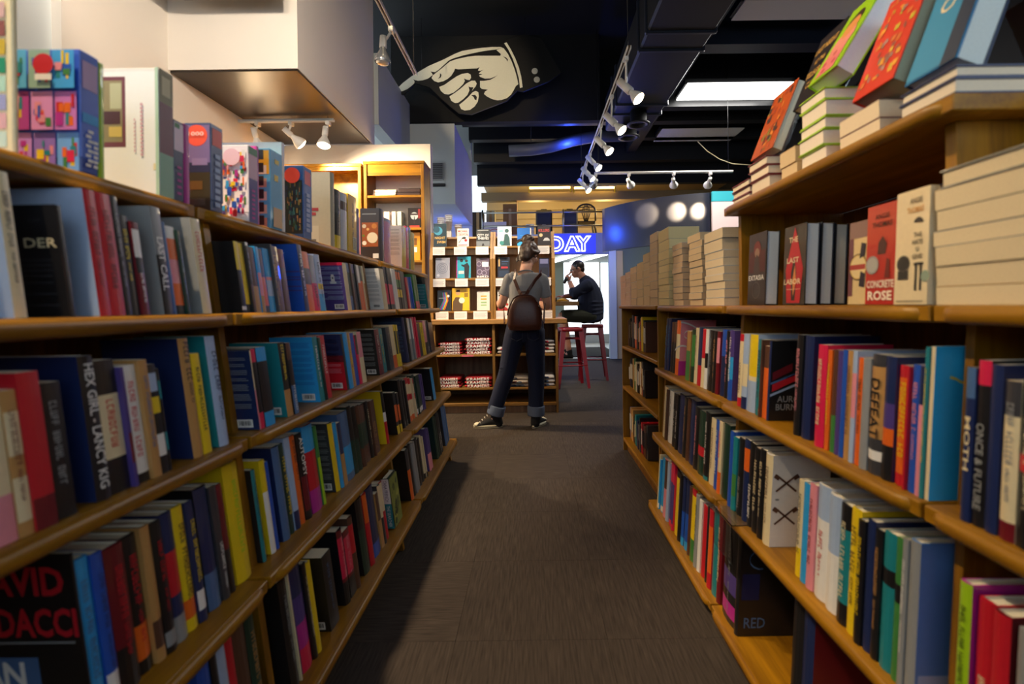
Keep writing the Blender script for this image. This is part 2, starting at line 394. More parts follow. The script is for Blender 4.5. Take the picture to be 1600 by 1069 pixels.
# fluorescent tubes of the mezzanine
for i, (xa, xb) in enumerate(((825, 893), (895, 962))):
    a, b = un(xa, 294, 1, 10.5), un(xb, 292, 1, 10.5)
    r = empty('tube_light', (a+b)/2); tag(r, ('yellow tube light over the black cases on the mezzanine', 'yellow tube light beside it, over the stacked chair')[i], 'light')
    kids(MB().box((a.x, 10.46, a.z+.02), (b.x, 10.54, a.z+.09), 'C').build('housing', M['paint']), r)
    kids(MB().tube([(a.x+.03, 10.5, a.z), (b.x-.03, 10.5, a.z)], .022, 'Y', 8).build('tube', simple('warm fluorescent tube', 'ffdf80', .4, emit=(1, .68, .17), es=9.)), r)
    for xx in (a.x+.2, b.x-.2): kids(MB().tube([(xx, 10.5, a.z+.09), (xx, 10.5, 3.87)], .006, 'K', 6).build('hanger', M['black_duct']), r)
    for xx in (a.x+.01, b.x-.03):
        kids(MB().box((xx, 10.48, a.z-.10), (xx+.02, 10.52, a.z+.02), 'Y').build('lamp_holder', M['paint']), r)
# doorway: post, frame, bright room beyond
tr = sbox('trim_2', (dx1-.02, YB-.06, 0), (dx1+.12, YB+.1, dz+.1), simple('pale blue white post', 'd5dee2', .5))
sbox('trim_3', (dx1+.13, YB-.04, 0), (dx1+.26, YB+.1, dz+.05), simple('cream post', 'cdb58c', .6))
sbox('floor_vestibule', (dx0-1.2, YB+.12, -.02), (dx1+1.0, 14.4, 0.0), simple('pale tiles', '9c9c92', .35, var=.1, bscale=6.))
tag(MB().box((.35, 10.3, .001), (1.85, 12.6, .016), 'K', bev=.004).build('door_mat', simple('black ribbed mat', '141414', .9, bump=.4, bscale=200.)), 'black rubber mat on the pale floor beyond the doorway', 'mat')
sbox('wall_vestibule_right', (2.45, YB+.12, 0), (2.55, 14.4, 2.5), simple('beige wall', 'b7a98e', .7))
sbox('wall_vestibule_left', (-1.0, YB+.12, 0), (-.9, 14.4, 2.5), simple('pale green grey wall', 'a9b1a8', .7))
sbox('ceiling_vestibule', (-1.0, YB+.12, 2.35), (2.55, 14.4, 2.45), simple('grey ceiling', '8b918f', .7))
wn = structure(MB().box((-1.0, 14.2, 0), (2.55, 14.3, .25)).build('window_1', M['cool_wall']))
M['daylight'] = simple('bright day behind glass', 'ffffff', .1, emit=(.93, .97, 1.0), es=1.6)
sbox('wall_vestibule_end', (-1.0, 14.16, 0), (.90, 14.3, 2.36), simple('pale sage wall', 'b4bdb0', .7))
for x0 in (.92,):
    MB().box((x0, 14.22, .25), (x0+1.02, 14.24, 2.35)).build('pane', M['daylight'], wn)
    MB().box((x0+1.02, 14.18, .25), (x0+1.06, 14.28, 2.35), 'W').build('mullion', M['paint'], wn)
for k, x in enumerate((.1, .75, 1.4)):
    mtx = Matrix.Translation((x, 12.2, 2.26)) @ Matrix.Rotation(.25, 4, 'Z')
    r = tag(MB().box((-.05, -1.3, -.02), (.05, 1.3, .05), mtx=mtx).build('strip_light' , simple('vestibule strip light', 'ffffff', .4, emit=(.95, .98, 1), es=2.5)),
            'white strip light under the grey ceiling beyond the doorway, ' + ('at its dark left corner', 'the middle one', 'over the pale post')[k], 'light', 'strip lights beyond the doorway')
# mezzanine railing
rl = empty('mezzanine_railing', (.3, YB+.05, 2.56)); tag(rl, 'steel pipe railing along the mezzanine edge', 'railing')
xs = [un(x, 340, 1, YB+.05).x for x in (754, 880)]
for zz in (3.02, 2.74):
    kids(MB().tube([(xs[0], YB+.05, zz), (2.0, YB+.05, zz)], .018, 'E', 8).build('rail', M['steel']), rl)
for x in xs:
    kids(MB().tube([(x, YB+.05, 2.56), (x, YB+.05, 3.08)], .02, 'E', 8).build('post', M['steel']), rl)
# curved blue grey fascia over the right bookcases, with its poster end
def curve_wall(name, p0, p1, bul, z0, z1, t, mat, seg=20):
    a, b = Vector((*p0, 0)), Vector((*p1, 0)); d = b-a; n = Vector((d.y, -d.x, 0)).normalized()
    if n.y > 0: n = -n
    outer = [a+d*(i/seg)+n*bul*4*(i/seg)*(1-i/seg) for i in range(seg+1)]
    inner = [p-n*t for p in outer]
    pts = [(p.x, p.y) for p in outer]+[(p.x, p.y) for p in inner[::-1]]
    mb = MB(); N = len(pts)
    mb.add([(x, y, z0) for x, y in pts]+[(x, y, z1) for x, y in pts], [[i, (i+1) % N, N+(i+1) % N, N+i] for i in range(N)], 'X', True)
    h = seg+1
    mb.add([(x, y, z1) for x, y in pts], [[i, i+1, N-2-i, N-1-i] for i in range(seg)], 'X'); mb.add([(x, y, z0) for x, y in pts], [[i, i+1, N-2-i, N-1-i] for i in range(seg)], 'X')
    return mb.build(name, mat)
fas = curve_wall('curved_fascia', (1.30, 9.0), (2.83, 7.75), .24, 2.08, 2.87, .06, simple('satin slate blue panel', '1d2030', .44, bump=.25, var=.06, bscale=3.))
tag(fas, 'curved slate blue fascia panel above the white paperback stacks', 'sign panel')
ps = empty('poster_panel', (3.15, 7.7, 2.5)); tag(ps, 'pale pink lit poster with a teal top beside the curved fascia', 'poster')
kids(MB().box((2.86, 7.72, .0), (3.75, 7.76, 2.72), 'f2d6d2').build('print', M['print']), ps)
kids(MB().box((2.86, 7.715, 2.72), (3.75, 7.76, 2.88), '35aab8').build('print_band', M['print']), ps)
# ------------------------------------------------------------------ bookcases along the aisle
def shelf_board(mb_name, s, edge, back, y0, y1, top, parent, th=.027, mat=None, nose=True):
    """Board from the back to the nosing; the nosing is a rounded bar with turned corners (a sub-part)."""
    mat = mat or M['oak_y']
    b = MB().box((s*(edge+.012), y0, top-th), (s*back, y1, top), bev=.002).build(mb_name, mat)
    b.parent = parent; b.matrix_parent_inverse = Matrix.Translation(parent.location).inverted()
    if nose:
        r = .05
        prof = [(-.012, -.0135), (.003, -.0145), (.010, -.010), (.0125, 0), (.010, .010), (.003, .0138), (-.012, .0135)]
        e = edge+.012
        path = [(e+.07, y0+.014), (e+.035, y0+.016)] + [(e+.035-.035*math.sin(a), y0+.016+.035*(1-math.cos(a))) for a in (.4, .8, 1.2, 1.57)]
        path += [(p[0], y0+y1-p[1]) for p in path[::-1]]
        path = [Vector((s*x, y, top-.0145)) for x, y in path]
        if s > 0: path = path[::-1]
        n = MB().sweep(path, prof).build('nosing', mat)
        n.parent = b
    return b
def bookcase(label, s, y0, y1, shelves, front, back=1.06, top=None, group=None, zmax=None, panels=None):
    r = empty('bookcase', (s*(front(.5)+back)/2, (y0+y1)/2, 0)); tag(r, label, 'bookcase', group)
    zt = zmax or max(t for t, e in shelves)-.028
    for ya, yb in panels or ((y0+.006, y0+.028), (y1-.028, y1-.006)):
        zs = [0, .3, .6, .9, zt]
        poly = [(s*front(z), z) for z in zs]+[(s*back, zt), (s*back, 0)]
        kids(MB().prism(poly, 1, ya, yb).build('side_panel', M['oak_z']), r)
    kids(MB().box((s*back, y0, .02), (s*(back+.012), y1+.0045, zt)).build('back_panel', M['oak_back']), r)
    for t, e in shelves: shelf_board('shelf', s, e, back, y0+.003, y1-.003, t, r)
    t5, e5 = shelves[-1]
    kids(MB().box((s*(e5+.09), y0+.03, 0), (s*(e5+.11), y1-.03, t5-.028)).build('kick_board', M['oak_back']), r)
    return r
SH_L = [(1.334, .742), (1.092, .66), (.812, .63), (.494, .59), (.155, .55)]
SH_R = [(1.092, .652), (.762, .632), (.418, .615), (.058, .59)]
fl = lambda z: .62+(z-.15)*.13
fr = lambda z: .65+.065*z
GL, GR = 'oak bookcases along the aisle', 'oak bookcases along the aisle'
bookcase('oak bookcase nearest on the side of the puzzle boxes, cut by the frame', -1, -1.45, 1.092, SH_L, fl, group=GL, panels=((-1.444, -1.422), (-.2, -.178)))  # near end runs on unseen behind the camera, added to block low daylight
bookcase('middle oak bookcase on the side of the puzzle boxes', -1, 1.097, 2.388, SH_L, fl, group=GL, panels=((1.137, 1.159), (2.198, 2.22)))
bookcase('far oak bookcase on the side of the puzzle boxes, ending near the standing woman', -1, 2.393, 3.5, SH_L, fl, group=GL, panels=((3.472, 3.494),))
bookcase('oak bookcase nearest under the tallest cream paper stack', 1, -1.45, .811, SH_R, fr, group=GR, panels=((-1.444, -1.422), (-.2, -.178), (.790, .807)))  # stretched back unseen past the camera to keep daylight off lower shelves
rc = bookcase('oak bookcase with a raised top shelf of leaning hardcovers', 1, .813, 1.684, SH_R, fr, group=GR, panels=((1.656, 1.678),))
bookcase('oak bookcase under the row of tall white paperback stacks', 1, 1.686, 2.60, SH_R, fr, group=GR, panels=((2.572, 2.594),))
# raised top shelf: sides, back and board belong to the middle case
for ya, yb in ((.814, .836), (1.656, 1.678)):
    kids(MB().box((.712, ya, 1.092), (1.06, yb, 1.40)).build('riser_side', M['oak_z']), rc)
kids(MB().box((1.06, .814, 1.092), (1.072, 1.678, 1.40)).build('riser_back', M['oak_back']), rc)
kids(MB().box((1.0605, .814, 1.4285), (1.072, 1.678, 1.5)).build('riser_lip', M['oak_back']), rc)
shelf_board('top_shelf', 1, .655, 1.06, .768, 1.69, 1.428, rc)
# far end case with thin shelves
fc = empty('bookcase', (.9, 3.15, 0)); tag(fc, 'far end bookcase of thin plain shelves below the smallest paperback stacks', 'bookcase', GR)
for ya, yb in ((2.62, 2.64), (3.68, 3.70)):
    kids(MB().box((.672, ya, 0), (1.06, yb, 1.07)).build('side_panel', M['oak_z']), fc)
kids(MB().box((1.06, 2.62, 0), (1.072, 3.70, 1.07)).build('back_panel', M['oak_back']), fc)
FC_T = [(1.092, .655), (.79, .668), (.49, .668), (.10, .668)]
for k, (t, e) in enumerate(FC_T):
    y0, y1 = (2.606, 3.72) if k == 0 else (2.642, 3.678)
    kids(MB().box((e, y0, t-.022), (1.058, y1, t), bev=.004).build('shelf', M['oak_y']), fc)
kids(MB().box((.70, 2.64, 0), (.715, 3.68, .078)).build('kick_board', M['oak_back']), fc)
# clear acrylic sign holder folded over a shelf nosing
ah = empty('sign_holder', (.6, 1.66, .42)); tag(ah, 'clear acrylic label holder folded over the shelf edge', 'label holder')
kids(MB().box((.612, 1.485, .4195), (.70, 1.63, .4215)).build('top_flap', M['acrylic']), ah)
kids(MB().box((.596, 1.485, .30), (.5985, 1.63, .4215)).build('front_flap', M['acrylic']), ah)
kids(MB().box((.5985, 1.485, .4195), (.612, 1.63, .4215)).build('fold', M['acrylic']), ah)
# ------------------------------------------------------------------ books
ORD = 'first second third fourth fifth sixth seventh eighth ninth tenth eleventh twelfth thirteenth fourteenth fifteenth sixteenth seventeenth eighteenth nineteenth twentieth twenty-first twenty-second twenty-third twenty-fourth twenty-fifth twenty-sixth twenty-seventh'.split()
rng = random.Random(11)
BK = {}
def solve(fn, lo, hi, target, n=36):
    a = fn(lo) < fn(hi)
    for _ in range(n):
        m = (lo+hi)/2
        if (fn(m) < target) == a: lo = m
        else: hi = m
    return (lo+hi)/2
def shade(c, k): c = colr(c); return tuple(min(1, x*k) for x in c)

def make_book(s, d, y0, T, h, z, lean, col, bands=(), cov=None, D=None, hard=None, name='book', wrap=False, parent=None, pages='e9e0c8'):
    """A closed book standing on its tail, spine toward the aisle (x = s*d), thickness along +y."""
    D = D or max(.105, min(.2, h*.66)); hard = (h > .218) if hard is None else hard
    t = min(.0028 if hard else .0009, T*.2)
    lv = sorted({0., 1., *[b[1] for b in bands], *[b[2] for b in bands]})
    bul = min(.006, T*.16) if hard else min(.0015, T*.06)
    k = 4
    outer = [(D, 0)]+[(max(0, -bul*math.sin(math.pi*i/k)), T*i/k) for i in range(k+1)]
    outer = [(D, 0)]+[(bul*(1-math.sin(math.pi*i/k)), T*i/k) for i in range(k+1)]+[(D, T)]
    inner = [(D, t)]+[(bul+t, t+(T-2*t)*i/k) for i in range(k+1)]+[(D, T-t)]
    n = len(outer)
    P = lambda q, v: (s*(q[0]+lean*v), q[1], v)
    mb = MB(); cc = cov or col
    for a, b in zip(lv[:-1], lv[1:]):
        m = (a+b)/2; bc = col
        for c, lo, hi in bands:
            if lo <= m <= hi: bc = c
        for i in range(n-1):
            side = 'sp' if 1 <= i <= k else ('near' if i == 0 else 'far')
            c = bc if (side == 'sp' or wrap) else cc
            mb.add([P(outer[i], a*h), P(outer[i+1], a*h), P(outer[i+1], b*h), P(outer[i], b*h)], [[0, 1, 2, 3]], c)
        for i in range(n-1):
            mb.add([P(inner[i], a*h), P(inner[i+1], a*h), P(inner[i+1], b*h), P(inner[i], b*h)], [[3, 2, 1, 0]], 'ded6c4')
        for i in (0, n-1):
            mb.add([P(outer[i], a*h), P(inner[i], a*h), P(inner[i], b*h), P(outer[i], b*h)], [[0, 1, 2, 3]], cc)
    for v in (0, h):
        for i in range(n-1):
            mb.add([P(outer[i], v), P(outer[i+1], v), P(inner[i+1], v), P(inner[i], v)], [[0, 1, 2, 3]], cc)
    o = mb.build(name, M['cover'], fix=True); o.location = (s*d, y0, z+.0006)
    g = .004 if hard else .0004
    pm = MB(); q = [(bul+t, t*1.02), (D-g, t*1.02), (D-g, T-t*1.02), (bul+t, T-t*1.02)]
    vs = [P(p, v) for v in (g, h-g) for p in q]
    pm.add(vs, [[3, 2, 1, 0], [4, 5, 6, 7], [0, 1, 5, 4], [1, 2, 6, 5], [2, 3, 7, 6], [3, 0, 4, 7]], pages)
    pm.build('page_block', M['paper'], o)
    return o, dict(s=s, d=d, y0=y0, T=T, h=h, z=z, lean=lean, D=D, o=o, bul=bul)
def sp_pt(b, y, v, off=.0006): return Vector((b['s']*(-off+b['lean']*v), y, v))
def spine_glyphs(b, c, lo=.24, hi=.86, seed=0):
    """Small lettering too fine to read: a run of letter-sized strokes down the spine, one or two lines."""
    r = random.Random(seed); T, h = b['T'], b['h']; mb = MB()
    w = min(.013, T*r.uniform(.34, .5)); st = w*.62
    runs = [(hi*h, (lo+(hi-lo)*.42)*h, w), ((lo+(hi-lo)*.34)*h, lo*h, w*.6)] if r.random() < .6 else [(hi*h, lo*h, w)]
    for v, end, ww in runs:
        y0 = (T-ww)/2; st = ww*.66; k = 0
        while v > end:
            if k % 7 != 5 or r.random() < .4:
                e = st*.72; q = st*.2; full = [sp_pt(b, y0, v), sp_pt(b, y0+ww, v), sp_pt(b, y0+ww, v-q), sp_pt(b, y0, v-q)]
                mb.add(full, [[0, 1, 2, 3]], c)
                for f in r.sample((.0, .42, .82), r.choice((1, 2, 2))):
                    mb.add([sp_pt(b, y0+ww*f, v-q), sp_pt(b, y0+ww*(f+.18), v-q), sp_pt(b, y0+ww*(f+.18), v-e), sp_pt(b, y0+ww*f, v-e)], [[0, 1, 2, 3]], c)
                if r.random() < .4: mb.add([sp_pt(b, y0, v-e+q), sp_pt(b, y0+ww, v-e+q), sp_pt(b, y0+ww, v-e), sp_pt(b, y0, v-e)], [[0, 1, 2, 3]], c)
            v -= st; k += 1
    if mb.f: mb.build('title', M['print'], b['o'], fix=False)
def spine_text(b, txt, c, lo, hi, fill=.62):
    mb = MB(); s, h, T = b['s'], b['h'], b['T']
    o = sp_pt(b, T/2, h*(lo+hi)/2); ux = Vector((-s*b['lean'], 0, -1)).normalized(); uy = Vector((0, 1 if s < 0 else -1, 0))
    add_text(mb, txt, c, o, ux, uy, h*(hi-lo), T*fill, bold=.012); mb.build('title', M['print'], b['o'], fix=False)
def near_pt(b, u, v, off=.0008): return Vector((b['s']*(b['D']*u+b['lean']*v*b['h']), -off, v*b['h']))
def near_rect(mb, b, u0, u1, v0, v1, c, off=.0008):
    mb.add([near_pt(b, u0, v0, off), near_pt(b, u1, v0, off), near_pt(b, u1, v1, off), near_pt(b, u0, v1, off)], [[0, 1, 2, 3]], c)
def near_text(mb, b, txt, c, u, v, w, hgt=None, off=.0009, bold=.01):
    add_text(mb, txt, c, near_pt(b, u, v, off), Vector((1, 0, 0)), Vector((b['s']*b['lean'], 0, 1)).normalized(), w*b['D'], hgt*b['h'] if hgt else None, bold=bold)
def barcode(b, u0=.12, u1=.42, v0=.03, v1=.13):
    mb = MB(); near_rect(mb, b, u0, u1, v0, v1, 'W')
    n = 11
    for i in range(n):
        a = u0+.03+(u1-u0-.06)*i/n
        near_rect(mb, b, a, a+(u1-u0)*.045*rng.choice((.6, 1, 1.3)), v0+.025, v1-.015, 'D', .0012)
    mb.build('barcode_label', M['print'], b['o'], fix=False)
def blurb(b, c, seed=0, v0=.25, v1=.9):
    r = random.Random(seed); mb = MB(); v = v1
    while v > v0:
        n = r.choice((2, 3, 4))
        for _ in range(n):
            a = .08+r.uniform(0, .05); near_rect(mb, b, a, r.uniform(.55, .9), v, v+.007, c); v -= .022
        v -= .035
    mb.build('back_blurb', M['print'], b['o'], fix=False)

def band_words(bands): 
    w = []
    for c, lo, hi in bands:
        n = WORD[c] if c in WORD else None
        if n and n not in w: w.append(n)
    return w
def describe(col, bands, tcol, cov, bar, T, txt=None):
    d = WORD.get(col, 'dark')
    size = 'thick ' if T > .042 else ('slim ' if T < .013 else '')
    w = [x for x in band_words(bands) if x != d][:1]
    s = size+d+(' and '+w[0] if w else '')+' book'
    if bar: s += ' showing barcode'
    elif tcol and WORD.get(tcol) and not w: s += ' with '+WORD[tcol]+' lettering'
    return s
ROWS = []; DBG = []; BAYS = {}
def row(key, s, z, d, lean, edge, side, shelf, bay, conv, data, cat='book', from_far=False):
    """Places one bay of books. data: near_px far_px top_px colour features, in the coordinates conv turns into photo pixels."""
    ox, oy, k = conv; items = []
    if bay == 'far' or key in ('L4c', 'L5c', 'L3d'): data = split_far(data, s, z, d, conv)
    for ln in data.strip().splitlines():
        tk = ln.split()
        if not tk: continue
        a, b, t = (float(x) for x in tk[:3]); items.append((ox+a/k, ox+b/k, oy+t/k, tk[3], tk[4:]))
    if s > 0: items = [(b, a, t, c, f) for a, b, t, c, f in items[::-1]]   # right side is written left to right, far to near
    cur = None; prev = None; n = len(items); out = []
    for i, (a, b, t, col, ft) in enumerate(items):
        px = lambda dd, y, v=0: pr((s*dd, y, z+v))[0]
        dd = d; clamped = False
        if cur is None: cur = solve(lambda y: px(d, y), .25, 9, a)
        elif (a-prev)*-s > 1.2: cur = max(cur, solve(lambda y: px(d, y), .25, 9, a)-.001)      # a gap: its near cover shows
        else: dd = d+rng.uniform(-.004, .005)
        ye = min(solve(lambda y: px(dd, y), .2, 12, b), YMAX[s, bay]); cur = max(cur, YMIN[s, bay])
        if ye-cur < .0045: prev = b; continue
        T = max(.005, ye-cur)
        if clamped and T > .06: T = .055
        h = solve(lambda v: pr((s*(dd+lean*v), cur, z+v))[1], .02, .5, t); h = max(.07, min(GAP.get((s, round(z, 3)), .4)-.004, h))
        bands, tc, cov, bar, lines, txt, D, kid, hard, wrap, nm, lab = [], None, None, 0, None, None, None, None, None, False, None, None
        for f in ft:
            if f.startswith('lab='): lab = f[4:].replace('_', ' ')
            elif f.startswith('id='): kid = f[3:]
            elif f == 'hc': hard = True
            elif f == 'pb': hard = False
            elif f[0] == 'b' and '@' in f: c, r = f[1:].split('@'); lo, hi = r.split('-'); bands.append((c, float(lo), float(hi)))
            elif f[0] == 't': 
                c, _, r = f[1:].partition('@'); lo, hi = (float(x) for x in r.split('-')) if r else (.24, .86); tc = (c, lo, hi)
            elif f[0] == '"': x, c, r = f[1:].rsplit('/', 2); lo, hi = r.split('-'); txt = (x.replace('_', ' '), c, float(lo), float(hi))
            elif f == 'q': bar = 1
            elif f[0] == 'l': lines = f[1:]
            elif f[0] == 'c': cov = f[1:]
            elif f[0] == 'D': D = float(f[1:])
            elif f == 'w': wrap = True
        D_ = min(D or 1, 1.055-dd-lean*h) if D else min(max(.105, min(.2, h*.66)), 1.05-dd-lean*h)
        o, bk = make_book(s, dd, cur+.0004, T-.0008, h, z, lean, col, bands, cov, D_, hard, wrap=wrap)
        if txt: spine_text(bk, *txt)
        elif tc: spine_glyphs(bk, *tc, seed=hash_(key, i))
        if bar: barcode(bk)
        if lines: blurb(bk, lines, hash_(key, i))
        tag(o, lab, cat, f'books on the {side} {shelf} shelf')
        if not lab: BAYS.setdefault((side, shelf, bay, from_far), []).append((cur, o, describe(col, bands, tc[0] if tc else (txt[1] if txt else None), cov, bar, T)))
        else: BAYS.setdefault((side, shelf, bay, from_far), []).append((cur, o, None))
        if kid: BK[kid] = bk
        DBG.append((key, i, round(T, 3), round(h, 3), round(dd, 3), round(cur, 3)))
        out.append(bk); cur = ye; prev = b
    ROWS.append((key, n)); return out
def split_far(data, s, z, d, conv):
    """A far strip wider than one book is a run of like volumes: give each its own line."""
    res = []
    for ln in data.strip().splitlines():
        tk = ln.split()
        if not tk: continue
        a, b = float(tk[0]), float(tk[1]); ya, yb = (solve(lambda y: pr((s*d, y, z))[0], .2, 12, conv[0]+q/conv[2]) for q in (a, b))
        n = int(round(abs(yb-ya)/.046)); special = any(f.startswith(('id=', '"', 'q', 'lab=')) for f in tk[4:])
        if n < 2 or special: res.append(ln); continue
        for k in range(n):
            p0, p1 = a+(b-a)*k/n, a+(b-a)*(k+1)/n
            res.append(' '.join([f'{p0:.1f}', f'{p1:.1f}', f'{float(tk[2])+(k % 2)*2:.1f}']+tk[3:]))
    return '\n'.join(res)
def hash_(k, i): return sum(ord(c)*(j+3) for j, c in enumerate(k))*131+i*17
GAP = {(-1, round(SH_L[i][0], 3)): SH_L[i-1][0]-.033-SH_L[i][0] for i in range(1, 5)}
GAP.update({(1, round(SH_R[i][0], 3)): SH_R[i-1][0]-.033-SH_R[i][0] for i in range(1, 4)})
YMIN = {(-1, 'near'): .05, (-1, 'middle'): 1.161, (-1, 'far'): 2.224, (1, 'near'): .0, (1, 'middle'): .811, (1, 'far'): 1.681}
YMAX = {(-1, 'near'): 1.134, (-1, 'middle'): 2.194, (-1, 'far'): 3.469, (1, 'near'): .787, (1, 'middle'): 1.652, (1, 'far'): 2.569}
LL, LR = .13, .065
ZL = dict(zip((1, 2, 3, 4, 5), (t for t, e in SH_L))); EL = dict(zip((1, 2, 3, 4, 5), (e for t, e in SH_L)))
ZR = dict(zip((2, 3, 4, 5), (t for t, e in SH_R))); ER = dict(zip((2, 3, 4, 5), (e for t, e in SH_R)))
# --- left side, eye-level shelf
row('L2a', -1, ZL[2], .69, LL, EL[2], 'left', 'eye-level', 'near', (0, 260, 4), '''
95 180 20 C tD cZ
445 480 240 K id=der
632 705 95 R tM cZ
705 795 120 R tM
795 835 155 K tE
835 885 300 K tY@.35-.86
885 945 345 M bW@.62-.92 bK@.45-.62 tW@.15-.45
1035 1095 210 E bK@0-.55 id=lastcall "LAST_CALL/W/.22-.72 cE
1095 1110 345 X
1110 1165 370 O bW@.86-1 bI@.35-.62 bK@0-.1
1165 1195 400 F tZ
1275 1330 320 C tR@.4-.86 cE lE''', from_far=True)
row('L2b', -1, ZL[2], .69, LL, EL[2], 'left', 'eye-level', 'middle', (320, 340, 6.68), '''
285 352 195 K tY@.52-.96 lE
352 404 240 C bZ@0-.13 pb
404 450 245 K bY@.6-1 bW@.04-.09
450 495 262 Y bK@0-.12
495 550 255 K bW@.95-1 bU@0-.4 tE@.45-.85
550 605 300 U bA@0-.4
605 650 300 S bI@.25-.6 bA@0-.25
650 690 318 D bO@.1-.55
690 757 318 S bZ@.25-.5 bI@.5-.55
757 800 275 D tY@.1-.7
800 850 290 U tA
850 910 325 U bM@.7-1
1058 1102 225 N tW cB id=bluebig
1102 1160 350 O bK@.45-.72
1160 1216 390 H bE@.5-1 tK@.08-.45
1226 1276 380 Z bS@0-.3 bY@.38-.48 tN''')
row('L2c', -1, ZL[2], .69, LL, EL[2], 'left', 'eye-level', 'middle', (490, 370, 8), '''
438 487 322 C cP q lZ id=purple lab=purple_book_showing_its_back_cover_with_a_white_chess_piece,_left_eye-level_shelf
487 520 325 X bF@.3-.8
520 550 335 U
550 580 340 P bK@0-.8
580 610 345 K
610 640 352 O bW@.6-1
640 667 360 O bK@.65-1
667 690 366 C bA@0-.6''')
row('L2d', -1, ZL[2], .69, LL, EL[2], 'left', 'eye-level', 'far', (490, 370, 8), '''
888 940 395 C cW q lE
940 1030 345 K bH@.12-.6
1030 1085 325 W
1085 1140 370 K bO@.75-.95 bG@.55-.75 bY@.3-.5
1140 1190 380 D
1190 1226 508 R
1226 1272 503 B
1292 1338 440 G bH@0-.22 cG
1440 1472 455 U cT q lZ id=cyanbk''')
# --- left side, shelf below eye level
row('L3a', -1, ZL[3], .655, LL, EL[3], 'left', 'middle-height', 'near', (0, 500, 2.674), '''
-40 85 385 C bI@0-.35
85 152 300 A bC@.55-.85 bC@.1-.4 tM
152 252 225 R bM@0-.2
252 330 270 K tE
418 478 155 K "HEX_GIRL_-_LANCY_KIG/W/.08-.95 cN
478 552 175 K bC@.26-.74 tR@.36-.7
552 585 200 P bM@.2-.45
585 632 195 W bK@0-.08 tR
632 682 170 A tX
682 712 190 K bZ@.75-.92 bY@.55-.7 bW@.16-.36
712 722 205 K bT@.7-.88 bT@.2-.38''', from_far=True)
row('L3b', -1, ZL[3], .655, LL, EL[3], 'left', 'middle-height', 'near', (0, 500, 4), '''
1225 1287 120 A tK@.45-.97 cN
1287 1332 215 Y tK
1388 1446 105 Z tN cT''', from_far=True)
row('L3c', -1, ZL[3], .655, LL, EL[3], 'left', 'middle-height', 'middle', (340, 500, 5.345), '''
316 368 258 I bC@.5-1 cN q lE tK
368 405 245 K bH@.83-1 bH@0-.2
405 490 235 K bS@.82-1 bS@0-.18
592 642 195 K bA@0-.36 tY@.45-.97 cT q lT
642 688 195 K bU@.76-1 bX@0-.4 tW@.06-.4
866 905 145 T tW cS q lB id=bluecov
905 930 150 F bK@0-.5
930 962 135 R tW@.4-.85''')
row('L3d', -1, ZL[3], .655, LL, EL[3], 'left', 'middle-height', 'middle', (510, 480, 7.635), '''
256 286 325 K cR q lI id=redcov
286 336 305 S
336 366 315 A tY
366 406 315 B
406 442 335 H bU@.6-1
442 490 300 C bI@.5-1
645 697 270 M tW cK q lE id=yellowarc
697 745 262 T tY''')
row('L3e', -1, ZL[3], .655, LL, EL[3], 'left', 'middle-height', 'far', (510, 480, 7.635), '''
775 820 245 D tE
820 862 220 C bO@0-.3
862 912 212 Y bK@.3-.85
980 1006 125 N cN lX
1006 1036 130 K tY@.4-.95
1036 1087 135 E bW@.5-1
1087 1136 120 H
1136 1162 200 D
1162 1200 185 Y tK
1200 1228 165 I bK@0-.35
1228 1262 160 D tW@.05-.2
1262 1300 185 U''')
# --- left side, second lowest shelf
row('L4a', -1, ZL[4], .65, LL, EL[4], 'left', 'second-lowest', 'near', (0, 0, 1), '''
147 152 866 K id=bigname hc D.24
152 174 881 S tX
174 194 870 B bW@.02-.2 tN
194 226 862 M bK@0-.3 tR
226 244 845 K bO@.1-.35 tR
244 264 827 A bU@.1-.3
264 281 820 K bE@.05-.16 tR@.3-.85
281 298 808 N bR@.36-.7 bE@0-.2
298 314 797 Y bO@.1-.25 tU
314 328 788 N bW@.1-.26 tY@.35-.85
332 351 768 N bX@0-.3 cK
351 363 764 D tW@.1-.5
363 371 760 M bK@0-.4
376 397 731 Y tL cY''', from_far=True)
row('L4b', -1, ZL[4], .65, LL, EL[4], 'left', 'second-lowest', 'middle', (370, 640, 4.455), '''
160 217 430 T tF cK
253 287 365 W bY@.66-1 cY
287 305 372 B
343 390 275 X cN q
390 416 255 F tY
416 460 205 Z bN@0-.2
460 492 195 O tU@.5-.95
492 540 180 K "AUTOPSY/W/.5-.96 bM@.1-.5
546 613 128 R bS@.7-1 bV@0-.26 w
613 631 120 G bL@0-.6
706 736 104 Y cD q lE
736 756 95 S
756 780 100 A bN@.5-1
780 836 40 X bS@.1-.5''')
row('L4c', -1, ZL[4], .65, LL, EL[4], 'left', 'second-lowest', 'middle', (510, 580, 5.94), '''
284 352 340 F bK@.5-1
352 430 330 U bF@.3-.7
430 456 290 K tC
456 506 285 U tA@.1-.6
576 613 195 W bK@.6-1 bR@0-.42 cY
613 652 165 F tA''')
row('L4d', -1, ZL[4], .65, LL, EL[4], 'left', 'second-lowest', 'far', (510, 580, 5.94), '''
668 714 205 K bO@.3-.7 bY@0-.2
728 792 90 K tE@.02-.12
792 852 70 C bR@.86-1 bR@.48-.62 bO@0-.12
852 902 45 F bW@.04-.16
902 930 30 P
1000 1022 -20 S cK q
1092 1114 -40 C cN''')
